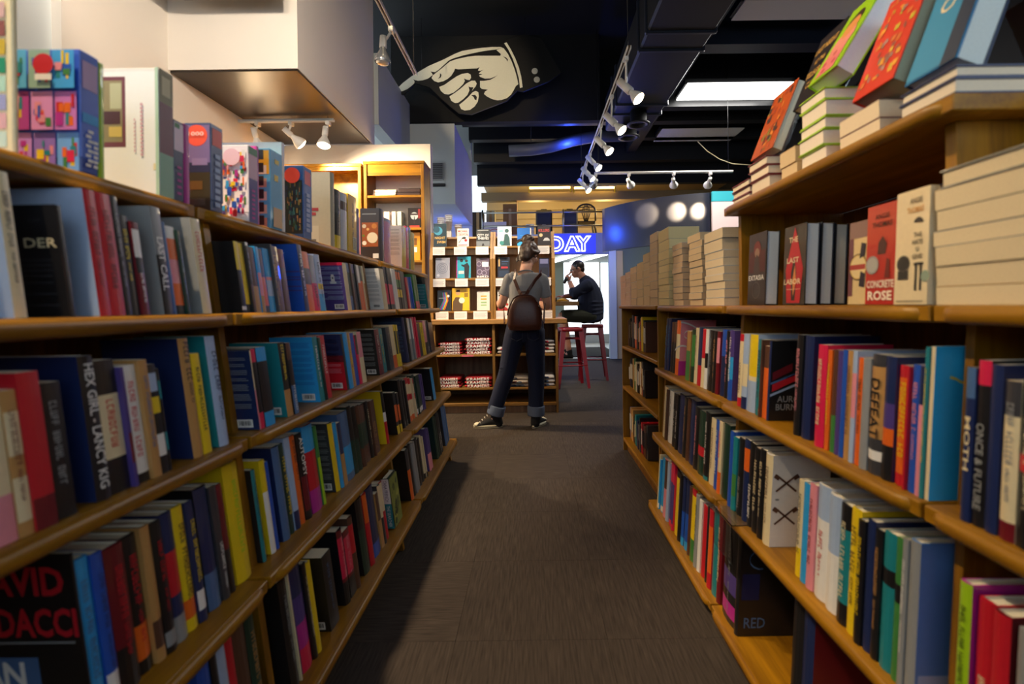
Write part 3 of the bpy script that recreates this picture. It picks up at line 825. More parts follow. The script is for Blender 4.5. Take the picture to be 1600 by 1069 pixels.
# --- left side, lowest shelf
row('L5a', -1, ZL[5], .60, LL, EL[5], 'left', 'lowest', 'near', (0, 0, 1), '''
342 360 1050 B
360 369 1030 K
369 382 1008 Z bN@0-.3
382 392 1003 R
392 411 985 O bU@.4-1
411 424 968 F tA''', from_far=True)
row('L5b', -1, ZL[5], .60, LL, EL[5], 'left', 'lowest', 'middle', (280, 880, 5.66), '''
1020 1083 190 K tE cK hc
1083 1098 98 C
1118 1198 50 P bN@.7-1 bV@.22-.45 bH@0-.22
1198 1238 22 K tC
1238 1276 15 Y
1352 1424 -40 K tX cK q''')
row('L5c', -1, ZL[5], .60, LL, EL[5], 'left', 'lowest', 'middle', (480, 700, 4.11), '''
262 322 545 M bH@.35-.9 bK@0-.3 tI@.35-.9 cK
322 356 460 U bR@.5-.9
380 418 350 F bK@.6-1 cK
418 446 310 R bO@.6-1
446 482 282 N bB@0-.2
482 502 300 A bU@.5-1
502 520 250 D bC@.45-1
520 534 235 R bC@.5-1''')
row('L5d', -1, ZL[5], .60, LL, EL[5], 'left', 'lowest', 'middle', (480, 700, 4.11), '''
566 660 200 F D.034 hc id=searcher lab=book_facing_out_with_stormy_green_seascape_cover_on_the_left_lowest_shelf
660 690 90 K''')
row('L5e', -1, ZL[5], .60, LL, EL[5], 'left', 'lowest', 'far', (600, 600, 5.34), '''
240 262 560 O bD@.6-1 cK
262 276 520 K
276 313 500 E
313 346 470 K
346 370 440 C bK@0-.12
392 418 380 I bP@.4-1 cP
455 477 275 F cF
477 502 250 K tW@.1-.5
522 552 190 X cD''')
# --- right side, shelf below eye level
row('R3c', 1, ZR[3], .675, LR, ER[3], 'right', 'middle-height', 'far', (960, 470, 5.94), '''
455 505 165 N tS
505 548 200 K bU@.6-1
548 582 185 O bC@.3-.75 cI id=pinkcov lab=pink_cover_with_a_white_swirl_facing_the_camera_on_the_right_middle-height_shelf
652 690 285 A bG@0-.6
690 722 270 F bG@.3-.9
722 750 255 C tU
750 786 250 N bR@0-.35
786 816 265 C bR@.5-1
816 846 270 W bK@.35-.6
846 890 280 K tE
890 920 285 K tA
920 962 290 M bI@.5-.9
962 1000 270 B bN@0-.6
1000 1030 285 K tI
1030 1085 280 P bS@.3-.62 bB@0-.3 tW@.3-.9''')
row('R3b', 1, ZR[3], .665, LR, ER[3], 'right', 'middle-height', 'middle', (1120, 500, 4.86), '''
140 166 110 C bR@0-.12 bR@.9-1 tU@.15-.6
166 213 110 Z bN@0-.16 bC@.3-.6
213 276 115 Z bY@.45-1 bC@.4-.46
276 306 155 T tF
306 336 155 U tO@.02-.1
336 370 205 O bU@.7-1
368 384 160 N cK hc id=aurora lab=dark_hardcover_reading_AURORA_BURNING_turned_to_the_camera,_right_middle-height_shelf
564 620 118 K tI
620 686 128 N cN''')
row('R3a', 1, ZR[3], .66, LR, ER[3], 'right', 'middle-height', 'middle', (1240, 510, 3.563), '''
100 160 108 H tC
160 190 135 O tY
190 215 135 U bG@0-.36
215 240 140 P
240 266 135 B
266 296 140 A tU
296 326 140 Z bI@.4-.8
326 350 180 O tK@.3-.8
350 395 185 E
395 466 165 D bA@.3-.9 bW@.12-.2 "DEFEAT/K/.3-.8
470 546 175 N bO@.28-.42 bK@0-.28 bP@.42-.62
546 598 228 R bO@.1-.9 tY
598 622 228 R
622 666 220 B tI
666 690 225 I bN@.7-1
690 722 118 T tY
722 746 115 C c35b8f2 D.15 id=cyan hc lab=tall_cyan_book_with_a_cream_edge_beside_the_upright,_right_middle-height_shelf''')
row('R3n', 1, ZR[3], .655, LR, ER[3], 'right', 'middle-height', 'near', (0, 0, 1), '''
1497 1514 576 N "MOTH/C/.33-.68 bX@.8-1 tC
1514 1534 565 K bH@.85-1 "ONCE_&_FUTURE/E/.1-.62
1534 1552 572 N cN
1556 1580 598 C bM@0-.12 bD@.78-1 tE
1582 1612 596 K bR@.45-.55 tC''')
# --- right side, second lowest shelf
row('R4c', 1, ZR[4], .655, LR, ER[4], 'right', 'second-lowest', 'far', (970, 590, 4.455), '''
283 298 72 C
298 318 88 U tW
318 345 104 W tK@.15-.9
345 386 124 K tW@.2-.7
386 416 128 N
416 440 150 K tA
440 462 150 U
462 490 170 N
490 520 218 K tI
520 560 250 F bR@.3-.45
560 600 255 K bT@0-.06 tW
600 632 300 C tU
632 655 310 B tW
655 686 315 C tR bO@0-.3
686 726 340 F''')
row('R4b', 1, ZR[4], .643, LR, ER[4], 'right', 'second-lowest', 'middle', (1120, 660, 3.565), '''
40 66 58 B
66 96 92 T bG@.2-.5 hc
96 126 102 K tE@.1-.5
126 156 108 N bO@.62-.9
156 180 128 K tW@.1-.5
180 210 158 K tC
210 241 164 K tC
241 278 190 C tU cW id=axes hc lab=white_hardcover_with_two_crossed_axes_turned_to_the_camera,_right_second-lowest_shelf
425 452 335 C bY@0-.3 tD
452 482 355 S
482 516 360 I tM
516 526 365 K
526 588 375 W tR@.2-.6 bZ@.7-1
588 652 430 Z bW@0-.5 cW''')
row('R4a', 1, ZR[4], .635, LR, ER[4], 'right', 'second-lowest', 'middle', (1220, 740, 3.25), '''
266 320 180 K bT@.18-.8 tC
320 356 200 Y tU
356 402 250 K tY
402 442 255 N
442 482 300 K tA
482 546 330 T bK@.62-.74
546 578 350 G bK@.55-.68
578 612 345 E tW
612 664 360 E c5a86c4 id=sleuth lab=pale_slate_book_with_a_profile_cover_beside_the_upright,_right_second-lowest_shelf''')
row('R4n', 1, ZR[4], .63, LR, ER[4], 'right', 'second-lowest', 'near', (1220, 740, 3.25), '''
858 918 575 L tK cV
950 1025 680 R tC@.1-.55
1025 1110 742 R tC@.1-.5 cM
1150 1230 830 E''')
# --- right side, lowest shelf
row('R5c', 1, ZR[5], .625, LR, ER[5], 'right', 'lowest', 'far', (1000, 690, 3.6875), '''
95 100 80 C
100 124 108 S bW@.02-.12
124 139 115 I bU@.5-1
139 158 130 Z
158 190 138 H bP@.1-.7
190 206 185 K bY@0-.9
206 226 200 K tE
226 262 215 N bS@0-.12 bB@.12-.5
262 276 270 U
276 298 285 Y bG@0-.3 bR@.9-1
298 318 320 E tK
318 341 350 W
341 363 385 R
363 373 395 K
373 401 410 R bO@.2-.8
401 429 425 T
429 450 440 M tC
450 465 450 A''')
row('R5b', 1, ZR[5], .62, LR, ER[5], 'right', 'lowest', 'middle', (1000, 690, 3.6875), '''
462 532 478 K bV@.06-.2 bP@.3-.5 tE@.1-.95 hc
532 552 525 K hc id=redrising D.22 lab=black_hardcover_reading_RED_with_a_blue_glow_turned_to_the_camera,_right_lowest_shelf
842 900 950 K hc cN
900 960 985 N hc cM''')

for (side, shelf, bay, ff), lst in BAYS.items():         # which one it is, counted along its bay
    lst.sort(key=lambda q: q[0])
    for i, (_, o, ds) in enumerate(lst):
        if ds:
            pos = ORD[len(lst)-1-i]+' from far end' if ff else ORD[i]+' from near end'
            t = f"{pos} of {side} {shelf} shelf, {bay} bay"
            while len((ds+' '+t).split()) > 16: ds = ds.split(' with ')[0] if ' with ' in ds else ' '.join(ds.split()[1:])
            tag(o, ds+', '+t)

# special printing on covers that face the camera
b = BK['der']; mb = MB()
near_text(mb, b, 'DER', 'C', .26, .66, .44, .085); near_text(mb, b, 'OF', 'D', .3, .86, .18, .03)
r = random.Random(3)
for v in (.5, .455, .41, .36, .3, .2, .1):
    near_rect(mb, b, .12+r.uniform(0, .06), .8, v, v+.012, 'D')
near_rect(mb, b, .62, .9, .72, .84, 'A')
mb.build('cover_print', M['print'], b['o'], fix=False)
b = BK['bigname']; mb = MB()
near_text(mb, b, 'DAVID', 'R', .36, .84, .6, .17, bold=.03); near_text(mb, b, 'BALDACCI', 'R', .40, .60, .78, .17, bold=.03)
near_rect(mb, b, .04, .8, .48, .49, 'E'); near_rect(mb, b, .28, .95, .06, .40, 'X')
near_text(mb, b, 'MEAN', 'W', .62, .30, .5, .15, bold=.03); near_text(mb, b, 'STREAK', 'W', .62, .13, .5, .13, bold=.03)
mb.build('cover_print', M['print'], b['o'], fix=False)
b = BK['purple']; mb = MB(); near_rect(mb, b, .0, 1, .94, 1.0, 'H'); 
near_rect(mb, b, .26, .46, .56, .6, 'W'); near_rect(mb, b, .30, .42, .6, .72, 'W'); near_rect(mb, b, .32, .40, .72, .75, 'W'); near_rect(mb, b, .34, .38, .66, .69, 'K', .0012)
mb.build('cover_print', M['print'], b['o'], fix=False)
b = BK['bluebig']; mb = MB(); r = random.Random(5)
for v in (.3, .36, .46, .5, .58): near_rect(mb, b, .02, r.uniform(.3, .8), v, v+.02, 'P')
near_rect(mb, b, .3, .62, .86, .875, 'Z'); mb.build('cover_print', M['print'], b['o'], fix=False)
b = BK['cyanbk']; mb = MB(); near_rect(mb, b, 0, 1, .78, 1.0, 'K'); mb.build('cover_print', M['print'], b['o'], fix=False)
b = BK['yellowarc']; mb = MB()
pts = [near_pt(b, .98, 1.0)]+[near_pt(b, .98-.42*math.sin(a), 1-.10*math.cos(a)) for a in [i*.157 for i in range(11)]]
mb.add(pts, [list(range(len(pts)))], 'A'); mb.build('cover_print', M['print'], b['o'], fix=False)
b = BK['redcov']; mb = MB(); near_rect(mb, b, 0, 1, .62, 1.0, 'N'); near_rect(mb, b, 0, 1, .5, .62, 'M'); mb.build('cover_print', M['print'], b['o'], fix=False)
b = BK['pinkcov']; mb = MB()
def curve_strip(mb, b, pts, w, c, off=.001):
    for (u0, v0), (u1, v1) in zip(pts[:-1], pts[1:]):
        mb.add([near_pt(b, u0, v0-w/2, off), near_pt(b, u1, v1-w/2, off), near_pt(b, u1, v1+w/2, off), near_pt(b, u0, v0+w/2, off)], [[0, 1, 2, 3]], c)
curve_strip(mb, b, [(.03+.06*i, .97-.0016*i*i-.004*i) for i in range(11)], .03, 'W')
curve_strip(mb, b, [(.25+.12*math.cos(a), .74+.07*math.sin(a)) for a in [i*.5 for i in range(13)]], .018, 'W')
curve_strip(mb, b, [(.10+.2*math.sin(a), .44+.10*math.cos(a)) for a in [-1.4+i*.3 for i in range(9)]], .03, 'W')
near_rect(mb, b, .02, .4, .0, .26, 'V', .0008); mb.build('cover_print', M['print'], b['o'], fix=False)
b = BK['aurora']; mb = MB()
near_text(mb, b, 'AURORA', 'E', .47, .27, .62, .08); near_text(mb, b, 'BURNING', 'E', .47, .17, .66, .08)
for q, c in (((.05, .5, .42, .62, .10), 'M'), ((.05, .36, .5, .50, .09), 'R'), ((.02, .3, .6, .46, .03), 'Z'), ((.02, .45, .5, .57, .025), 'X')):
    u0, v0, u1, v1, w = q; mb.add([near_pt(b, u0, v0), near_pt(b, u1, v1), near_pt(b, u1, v1+w), near_pt(b, u0, v0+w)], [[0, 1, 2, 3]], c)
mb.build('cover_print', M['print'], b['o'], fix=False)
b = BK['axes']; mb = MB()
def near_stroke(mb, b, u0, v0, u1, v1, w, c, off=.001):
    k = b['h']/b['D']; du, dv = (u1-u0), (v1-v0)*k; L = math.hypot(du, dv); nx, ny = -dv/L*w, du/L*w/k
    mb.add([near_pt(b, u0+nx, v0+ny, off), near_pt(b, u1+nx, v1+ny, off), near_pt(b, u1-nx, v1-ny, off), near_pt(b, u0-nx, v0-ny, off)], [[0, 1, 2, 3]], c)
for cv in (.70, .34):
    for sx in (-1, 1):
        near_stroke(mb, b, .27-sx*.17, cv-.09, .27+sx*.17, cv+.09, .016, 'U')
        near_stroke(mb, b, .27+sx*.12, cv+.05, .27+sx*.20, cv+.085, .035, 'U', .0012)
near_rect(mb, b, .10, .16, .51, .53, 'E'); mb.build('cover_print', M['print'], b['o'], fix=False)
b = BK['redrising']; mb = MB(); near_text(mb, b, 'RED', 'X', .25, .13, .3, .10)
curve_strip(mb, b, [(.30+.16*math.cos(a), .74+.09*math.sin(a)) for a in [i*.45 for i in range(12)]], .018, 'X'); near_rect(mb, b, .05, .3, .35, .6, '0c1c50', .0006)
mb.build('cover_print', M['print'], b['o'], fix=False)
b = BK['cyan']; mb = MB(); curve_strip(mb, b, [(.18, .8), (.24, .79), (.3, .77), (.34, .765)], .016, 'Y'); near_rect(mb, b, .8, .95, .78, .86, 'Y'); mb.build('cover_print', M['print'], b['o'], fix=False)
b = BK['sleuth']; mb = MB()
pts = [(1, .95), (.75, .9), (.62, .7), (.5, .52), (.66, .46), (.72, .3), (1, .25)]
mb.add([near_pt(b, *p) for p in pts], [list(range(len(pts)))], 'N'); near_rect(mb, b, .05, .5, .0, .16, 'Z', .0006)
mb.build('cover_print', M['print'], b['o'], fix=False)
# face-out book: storm picture on the aisle face, title on its spine toward the camera
b = BK['searcher']; mb = MB(); T, h = b['T'], b['h']
def face_poly(mb, b, pts, c, off=.0012): mb.add([sp_pt(b, b['T']*u, b['h']*v, off) for u, v in pts], [list(range(len(pts)))], c)
face_poly(mb, b, [(.03, .02), (.97, .02), (.97, .98), (.03, .98)], '7f8a3c', .0008)
r = random.Random(2)
for k in range(16):
    u, v = r.uniform(.1, .8), r.uniform(.08, .85); w = r.uniform(.1, .3)
    face_poly(mb, b, [(u-w, v), (u, v-.05), (u+w*.6, v+.02), (u+w*.3, v+.09), (u-w*.4, v+.06)] if u-w > .03 and u+w*.6 < .97 else [(u-.05, v), (u+.05, v), (u, v+.06)], r.choice(('F', '2d3a20', 'a8ac50', '55602c')), .0012+k*.00002)
mb.build('cover_picture', M['print'], b['o'], fix=False)
mb = MB(); near_rect(mb, b, .04, .96, .5, .99, 'W'); near_rect(mb, b, .04, .96, .01, .5, 'T')
ux = Vector((-b['s']*b['lean'], 0, -1)).normalized()
add_text(mb, 'TANA FRENCH', 'N', near_pt(b, .5, .75, .0012), ux, Vector((1, 0, 0)), h*.42, b['D']*.4)
add_text(mb, 'THE SEARCHER', 'W', near_pt(b, .5, .25, .0012), ux, Vector((1, 0, 0)), h*.42, b['D']*.4)
mb.build('spine_print', M['print'], b['o'], fix=False)

# far end case: too small to pick apart, one object
mb = MB(); r = random.Random(9)
for z, seq in ((.79, 'UDKZKDOOKARDAYDU'), (.4905, 'DNKWWAGFCKKACODK'), (.1005, 'BAOAKFTNNKDRKMUD')):
    y = 3.66
    for c in seq:
        T = r.uniform(.022, .05); h = r.uniform(.17, .235)
        if y-T < 2.66: break
        mb.box((.715+r.uniform(-.006, .006), y-T, z+.0008), (.87, y-.001, z+h), shade(c, 1), bev=.002); 
        mb.box((.7125, y-T*.75, z+h*.3), (.716, y-T*.25, z+h*.8), r.choice('WCEAK')) 
        y -= T
o = mb.build('books', M['cover']); tag(o, 'small dark books on the thin shelves of the far end case', 'books', kind='stuff')
# ------------------------------------------------------------------ games and books on the top of the left cases
def carton(s, d, y0, T, h, z, D, col, name='puzzle_box', lid=None):
    b = dict(s=s, d=d, y0=y0, T=T, h=h, z=z, lean=0., D=D, bul=0)
    mb = MB().box((0, 0, 0), (s*D, T, h), col, bev=.002)
    o = mb.build(name, M['cover']); o.location = (s*d, y0, z+.0006); b['o'] = o
    if lid:
        MB().box((-s*.0015, -.0012, h*.12), (s*(D+.0012), T+.0012, h+.0015), lid, bev=.0015).build('lid', M['cover'], o)
        b['off'] = .0016
    return b
def _pr(mb, b, e, off):
    if e[0] == 'o': near_disc(mb, b, e[1], e[2], e[3], e[4], off, 20)
    else: near_rect(mb, b, *e, off)
def box_prints(b, near=(), side=(), nm='printed_panel', txt=()):
    mb = MB(); q = b.get('off', 0)
    for i, e in enumerate(near): _pr(mb, b, e, q+.0006+.00012*i)
    if txt:
        for t, c, u, v, w, hh in txt: near_text(mb, b, t, c, u, v, w, hh, q+.004)
    if mb.f: mb.build('front_print', M['print'], b['o'], fix=False)
    mb = MB()
    for i, e in enumerate(side):
        u0, u1, v0, v1, c = e
        face_poly(mb, b, [(u0, v0), (u1, v0), (u1, v1), (u0, v1)], c, q+.0006+.00015*i)
    if mb.f: mb.build('side_print', M['print'], b['o'], fix=False)
def near_disc(mb, b, u, v, ru, c, off, n=16):
    k = b['D']/b['h']; mb.add([near_pt(b, u+ru*math.cos(2*math.pi*i/n), v+ru*k*math.sin(2*math.pi*i/n), off) for i in range(n)], [list(range(n))], c)
L1 = {}
zt1, d1 = SH_L[0][0], .757
def top_item(key, conv, a, b_, t, w_near, col, lab, kind='box', cov=None, bands=(), lid=None, tcol=None, hard=None, gap=0):
    """One item on the left top shelf: near and far pixel of the aisle face, top pixel, left pixel of the near face."""
    ox, oy, k = conv; a, b_, t = ox+a/k, ox+b_/k, oy+t/k
    px = lambda y: pr((-d1, y, zt1))[0]
    ya = max(solve(px, .2, 6, a), L1.get('cur', 0)+.001); yb = solve(px, .2, 6, b_)
    h = solve(lambda v: pr((-d1, ya, zt1+v))[1], .02, .6, t)
    T = max(.008, yb-ya)
    if kind == 'box':
        D = min(.285, w_near); b = carton(-1, d1, ya, T, h, zt1, D, col, lid=lid); tag(b['o'], lab, 'box', 'boxed games and puzzles on the left top shelf')
    else:
        o, b = make_book(-1, d1, ya, T, h, zt1, 0., col, bands, cov, min(.2, w_near), hard); tag(o, lab, 'book', 'books among the boxes on the left top shelf')
        if tcol: spine_glyphs(b, tcol, seed=hash_(key, 3))
    L1['cur'] = ya+T; L1[key] = b; return b
c1, c2 = (0, 60, 4), (380, 220, 5.333)
b = top_item('stripes', c1, 88, 108, -262, .2, 'e8d8a8', 'tall cream box with pastel stripes, cut by the frame above the eye-level shelf')
box_prints(b, [(.05, .93, .035+.118*i, .135+.118*i, c) for i, c in enumerate(('c5dccb', 'dba8aa', '9a9cc4', 'aed6bd', '0b8a5c', 'c7a818', '8a4a40', 'd0a8a0'))])
b = top_item('animals', c1, 505, 617, 75, .115, '1c3f9c', 'blue cube box printed with a grid of small bright pictures', lid='3a62c8')
r = random.Random(4); near = []
for j in range(3):
    for i in range(3):
        u0, v0 = .005+i*.333, .01+j*.33
        near.append((u0, u0+.315, v0, v0+.31, [('6fa8e8', '8f6fc0', 'c48ad8'), ('c878c0', 'd890c8', 'b03c90'), ('3fa0e0', '8fb0a0', '58b0e0')][j][i]))
        for _ in range(9):
            a, c = u0+r.uniform(.02, .2), v0+r.uniform(.02, .2); near.append((a, a+r.uniform(.03, .11), c, c+r.uniform(.03, .11), r.choice(('R', 'Y', 'T', 'V', 'G', 'B', 'O', 'I', 'H'))))
near += [('o', .42, .86, .15, 'R'), (.3, .54, .73, .78, 'W')]
box_prints(b, near, [(.08, .92, .70, .93, 'c0a0c8'), (.05, .95, .42, .50, 'S')]+[(.2+.12*(k % 2), .5+.12*(k % 2), .06+.04*k, .085+.04*k, 'W') for k in range(8)]+[(.6, .85, .06+.04*k, .085+.04*k, 'W') for k in range(6)])
top_item('lime', c1, 620, 655, 148, .17, 'L', 'slim lime green book squeezed between the blue cube and the white set', 'book', hard=False)
b = top_item('whiteset', c1, 1000, 1086, 183, .13, 'dcdcdc', 'large white boxed set with a framed picture and a dusty green edge')
box_prints(b, [(.0, 1, .0, .97, 'e8e8ea'), (.52, .97, .38, .93, '6e3a48'), (.57, .93, .42, .90, '8a8060'), (.58, .76, .68, .88, 'b0b090'), (.6, .93, .56, .66, '4a2a30'), (.58, .78, .46, .54, 'c8b060'), (.05, .09, .2, .25, 'C'), (.0, .05, 0, 1, 'a8c4b0')],
           [(0, 1, 0, .34, '8fb89c'), (0, 1, .34, .74, '7c4a50'), (0, 1, .74, 1, '8a8058'), (.2, .8, .8, .95, 'c8bc90')])
mb = MB(); 
for k in range(14): near_rect(mb, b, .24, .28, .70-.03*k, .72-.03*k, 'c89aa8', .0024)
for k in range(9): near_rect(mb, b, .36, .38, .58-.03*k, .60-.03*k, 'c89aa8', .0024)
mb.build('faint_lettering', M['print'], b['o'], fix=False)
b = top_item('moods', c1, 1085, 1152, 500, .2, 'N', 'navy box with a green and pink label, behind the white boxed set')
box_prints(b, (), [(.05, .95, .62, .97, 'e8d0e0'), (.1, .6, .9, .96, 'G')]+[(.3, .7, .08+.08*k, .11+.08*k, 'V') for k in range(5)])
top_item('magenta', c1, 1155, 1188, 533, .2, 'V', 'slim magenta book beside the mountain puzzle', 'book', hard=False)
b = top_item('mountain', c1, 1320, 1392, 533, .06, '30406e', 'puzzle box with a mountain valley picture and a coral badge', lid='3c4f7e')
box_prints(b, [(.0, .93, .0, .50, '3a3420'), (.0, .93, .44, .55, '2a3050'), (.0, .93, .55, .98, '7a6a9c'), (.1, .7, .52, .6, '8a7aa8'), (.2, .9, .06, .14, '5a5648'), (.3, .9, .24, .34, '6a4a20'), ('o', .5, .86, .42, 'ee5a44')],
           [(.1, .9, .76, .96, 'ee5a44')]+[(.28, .72, .06+.08*k, .11+.08*k, 'Z') for k in range(8)], txt=[('1000', 'W', .5, .875, .6, .045)])
b = top_item('party', c2, 45, 118, 42, .075, 'f0e6ea', 'white puzzle box covered in bright cartoon colours', lid='f2eaee')
r = random.Random(8); near = []
for _ in range(70):
    u, v = r.uniform(.02, .82), r.uniform(.03, .86); near.append((u, u+r.uniform(.05, .16), v, v+r.uniform(.03, .11), r.choice(('R', 'Y', 'S', 'V', 'B', 'O', 'H', 'I', 'G', 'W', 'P', 'B', 'H'))))
near.append(('o', .5, .84, .3, 'f0c8d8')); near.append((.0, .98, .0, .06, 'W'))
box_prints(b, near, [(0, 1, 0, .58, 'P'), (0, 1, .58, .9, 'e0b0c0'), (0, 1, .9, 1, 'G')]+[(.3, .65, .05+.06*k, .08+.06*k, 'V') for k in range(7)])
top_item('magenta2', c2, 119, 136, 45, .2, 'V', 'thin magenta board against the bright cartoon puzzle box', 'book', hard=False)
b = top_item('cats', c2, 228, 326, 68, .055, '4fa0c8', 'light blue box with yellow top and a column of little dogs', lid='5aacd2')
near = [(.02, .98, .68, .98, 'f0b020')]+[(.15, .9, .02+.165*k, .13+.165*k, ('c88a70', 'd8b8a0', 'e0c0b0', 'c89880', 'e8d0b8')[k % 5]) for k in range(5)]+[(.3, .6, .04+.165*k, .16+.165*k, '2a2420') for k in range(6)]
box_prints(b, near, [(.2, .95, .03, .28, 'd8b078'), (.3, .62, .62, .70, 'f0d030'), (.35, .7, .84, .9, 'f0d030')])
top_item('whitecard', c2, 330, 352, 12, .2, 'W', 'tall thin white board behind the light blue box', 'book', hard=False)
b = top_item('crowd', c2, 503, 572, 210, .062, '245a9c', 'puzzle box with a dark crowd picture and a coral badge', lid='2a62a8')
r = random.Random(6); near = [(.02, .95, .06, .80, '16242c')]
for _ in range(60):
    u, v = r.uniform(.04, .84), r.uniform(.08, .72); near.append((u, u+r.uniform(.03, .1), v, v+r.uniform(.03, .09), r.choice(('1c5a60', '2a4a30', '8a7a40', 'a87850', '3a7a80', '1a2a50', '5a4a30'))))
near.append(('o', .5, .86, .42, 'ee4a38'))
box_prints(b, near, [(.15, .85, .76, .95, 'ee5a48')]+[(.3, .7, .1+.07*k, .15+.07*k, 'Z') for k in range(8)], txt=[('1000', 'W', .5, .875, .6, .045)])
b = top_item('beige', c2, 742, 774, 260, .2, 'b8b098', 'pale beige set wrapped in clear plastic after the dark crowd puzzle', 'book', cov='b8b098')
mb = MB(); near_rect(mb, b, .25, .6, .48, .52, 'a83a40'); near_rect(mb, b, .3, .6, .42, .46, 'a83a40'); near_rect(mb, b, .25, .9, .05, .28, 'c8c2ae', .0005); near_rect(mb, b, .3, .6, .06, .10, '6a6458', .0012)
mb.build('back_print', M['print'], b['o'], fix=False)
b = top_item('darkyellow', c2, 775, 826, 398, .2, 'K', 'black book with a bright yellow foot beside the plastic-wrapped set', 'book', bands=[('Y', 0, .22), ('D', .6, .9)], tcol='E')
top_item('paleblue', c2, 827, 880, 425, .2, 'c8ccd8', 'pale grey book between the yellow-footed one and the yellow one', 'book', bands=[('U', .7, .85)])
b = top_item('yellow', c2, 880, 950, 438, .2, 'e0b010', 'tall yellow book with a barcode low on its spine, left top shelf', 'book', cov='e0b010', tcol='K', hard=False)
mb = MB(); face_poly(mb, b, [(.45, .05), (.9, .05), (.9, .28), (.45, .28)], 'd8d0b0', .0012)
for k in range(8): face_poly(mb, b, [(.5, .07+.025*k), (.85, .07+.025*k), (.85, .08+.025*k), (.5, .08+.025*k)], 'D', .0014)
mb.build('barcode_label', M['print'], b['o'], fix=False)
top_item('purplethin', c2, 950, 973, 560, .2, 'P', 'slim purple book before the ramen cookbook', 'book', hard=False)
b = top_item('ramen', c2, 1146, 1186, 562, .10, '3a302c', 'dark cookbook with a photograph of soup bowls on its back', 'book', cov='3a302c', hard=True)
mb = MB(); near_rect(mb, b, .12, .92, .27, .73, 'a0562c'); near_rect(mb, b, .2, .9, .88, .90, 'E'); near_rect(mb, b, .1, .38, .05, .14, 'W', .001)
for u, v, ru, c in ((.4, .44, .27, 'efe2c8'), (.4, .44, .21, 'e0902c'), (.42, .46, .1, 'f0d070'), (.8, .66, .1, 'd8c8b0'), (.3, .66, .13, 'c8803c'), (.8, .34, .11, 'f0ece0'), (.62, .6, .07, 'e8b878'), (.84, .48, .06, '6a8a30'), (.25, .36, .05, '3a7a28')):
    near_disc(mb, b, u, v, ru, c, .0011+ru*.001)
mb.build('back_picture', M['print'], b['o'], fix=False)
top_item('pink', c2, 1188, 1240, 640, .16, 'I', 'pink book with rose lettering beside the ramen cookbook', 'book', bands=[('E', .93, 1)], tcol='V')
b = top_item('whiteyellow', c2, 1326, 1360, 705, .16, 'Y', 'white-backed book with a yellow spine, left top shelf', 'book', cov='d8d8d4', hard=False); blurb(b, 'E', 4)
top_item('rose', c2, 1361, 1384, 710, .16, 'H', 'slim crimson book after the yellow-spined one, left top shelf', 'book', hard=False, tcol='W')
top_item('leaf', c2, 1385, 1400, 718, .16, 'G', 'slim green book near the far end of the left top shelf', 'book', hard=False, tcol='Y')
top_item('lastyellow', c2, 1401, 1430, 758, .16, 'd8b818', 'last yellow book at the far end of the left top shelf', 'book', hard=False, tcol='G')

# ------------------------------------------------------------------ flat stacks on the right
def flat_book(x0, x1, y0, y1, z0, z1, col, hard, pages, spine='back', name='paperback'):
    """Lying book. spine: side the spine is on ('back' = away from the aisle, 'far')."""
    t = .0028 if hard else .0008; o_ = .003 if hard else 0.0
    mb = MB(); ox, oy, oz = x0, y0, z0; X, Y, Z = x1-x0, y1-y0, z1-z0
    mb.box((0, 0, 0), (X, Y, t), col); mb.box((0, 0, Z-t), (X, Y, Z), col)
    if spine == 'back': mb.box((X-t, 0, t), (X, Y, Z-t), col); px0, px1, py0, py1 = o_, X-t-.0003, o_, Y-o_
    else: mb.box((0, Y-t, t), (X, Y, Z-t), col); px0, px1, py0, py1 = o_, X-o_, o_, Y-t-.0003
    o = mb.build(name, M['cover'], fix=False); o.location = (ox, oy, oz)
    MB().box((px0, py0, t+.0002), (px1, py1, Z-t-.0002), pages).build('page_block', M['paper'], o)
    return o
def stack(where, n, conv, xl, xr, top, d, zb, depth, cols, pages, hard=False, grp='', cat='paperback', heights=None, shifts=None, seed=1, spine='back', jit=.003, gapd=0):
    ox, oy, k = conv; xl, xr, top = ox+xl/k, ox+xr/k, oy+top/k; r = random.Random(seed)
    px = lambda y: pr((d, y, zb))[0]
    yn, yf = solve(px, .3, 6, xr), solve(px, .3, 6, xl)
    ht = solve(lambda v: pr((d, yn, zb+v))[1], .01, .9, top)
    hs = heights or [r.uniform(.8, 1.25) for _ in range(n)]; tot = sum(hs); z = zb+.0006; res = []
    for i in range(n):
        hh = ht*hs[i]/tot; sx, sy = r.uniform(-jit, jit), r.uniform(-jit, jit)*1.2
        if shifts: sy += shifts[i]
        c = cols[i % len(cols)]
        o = flat_book(d+sx+.003, d+depth+sx, yn+sy+.002, yf+sy-.004, z, z+hh-.0006, c, hard, shade(pages, r.uniform(.94, 1.04)), spine, 'hardcover' if hard else 'paperback')
        pos = 'topmost' if i == n-1 else ('lowest' if i == 0 else ORD[i]+' from below')
        tag(o, f'{pos} {"hardcover" if hard else "paperback"} in {where}', cat, grp); res.append(o); z += hh
    return res, yn, yf, zb+ht
c3 = (960, 340, 7.127); g2 = 'paperbacks stacked flat on the right eye-level shelf'
zb = SH_R[0][0]
TAN = 'd6b88c'
stack('the nearest white stack beside the upright', 9, c3, 1015, 1226, 100, .688, zb, .155, ['W', 'Z', 'E'], 'd9c4a0', grp=g2, heights=[1, 1.1, 1.0, .9, 1, 1.05, .95, 1.5, 1.3], shifts=[0, 0, 0, .006, .012, .018, .020, .018, .012], seed=1)
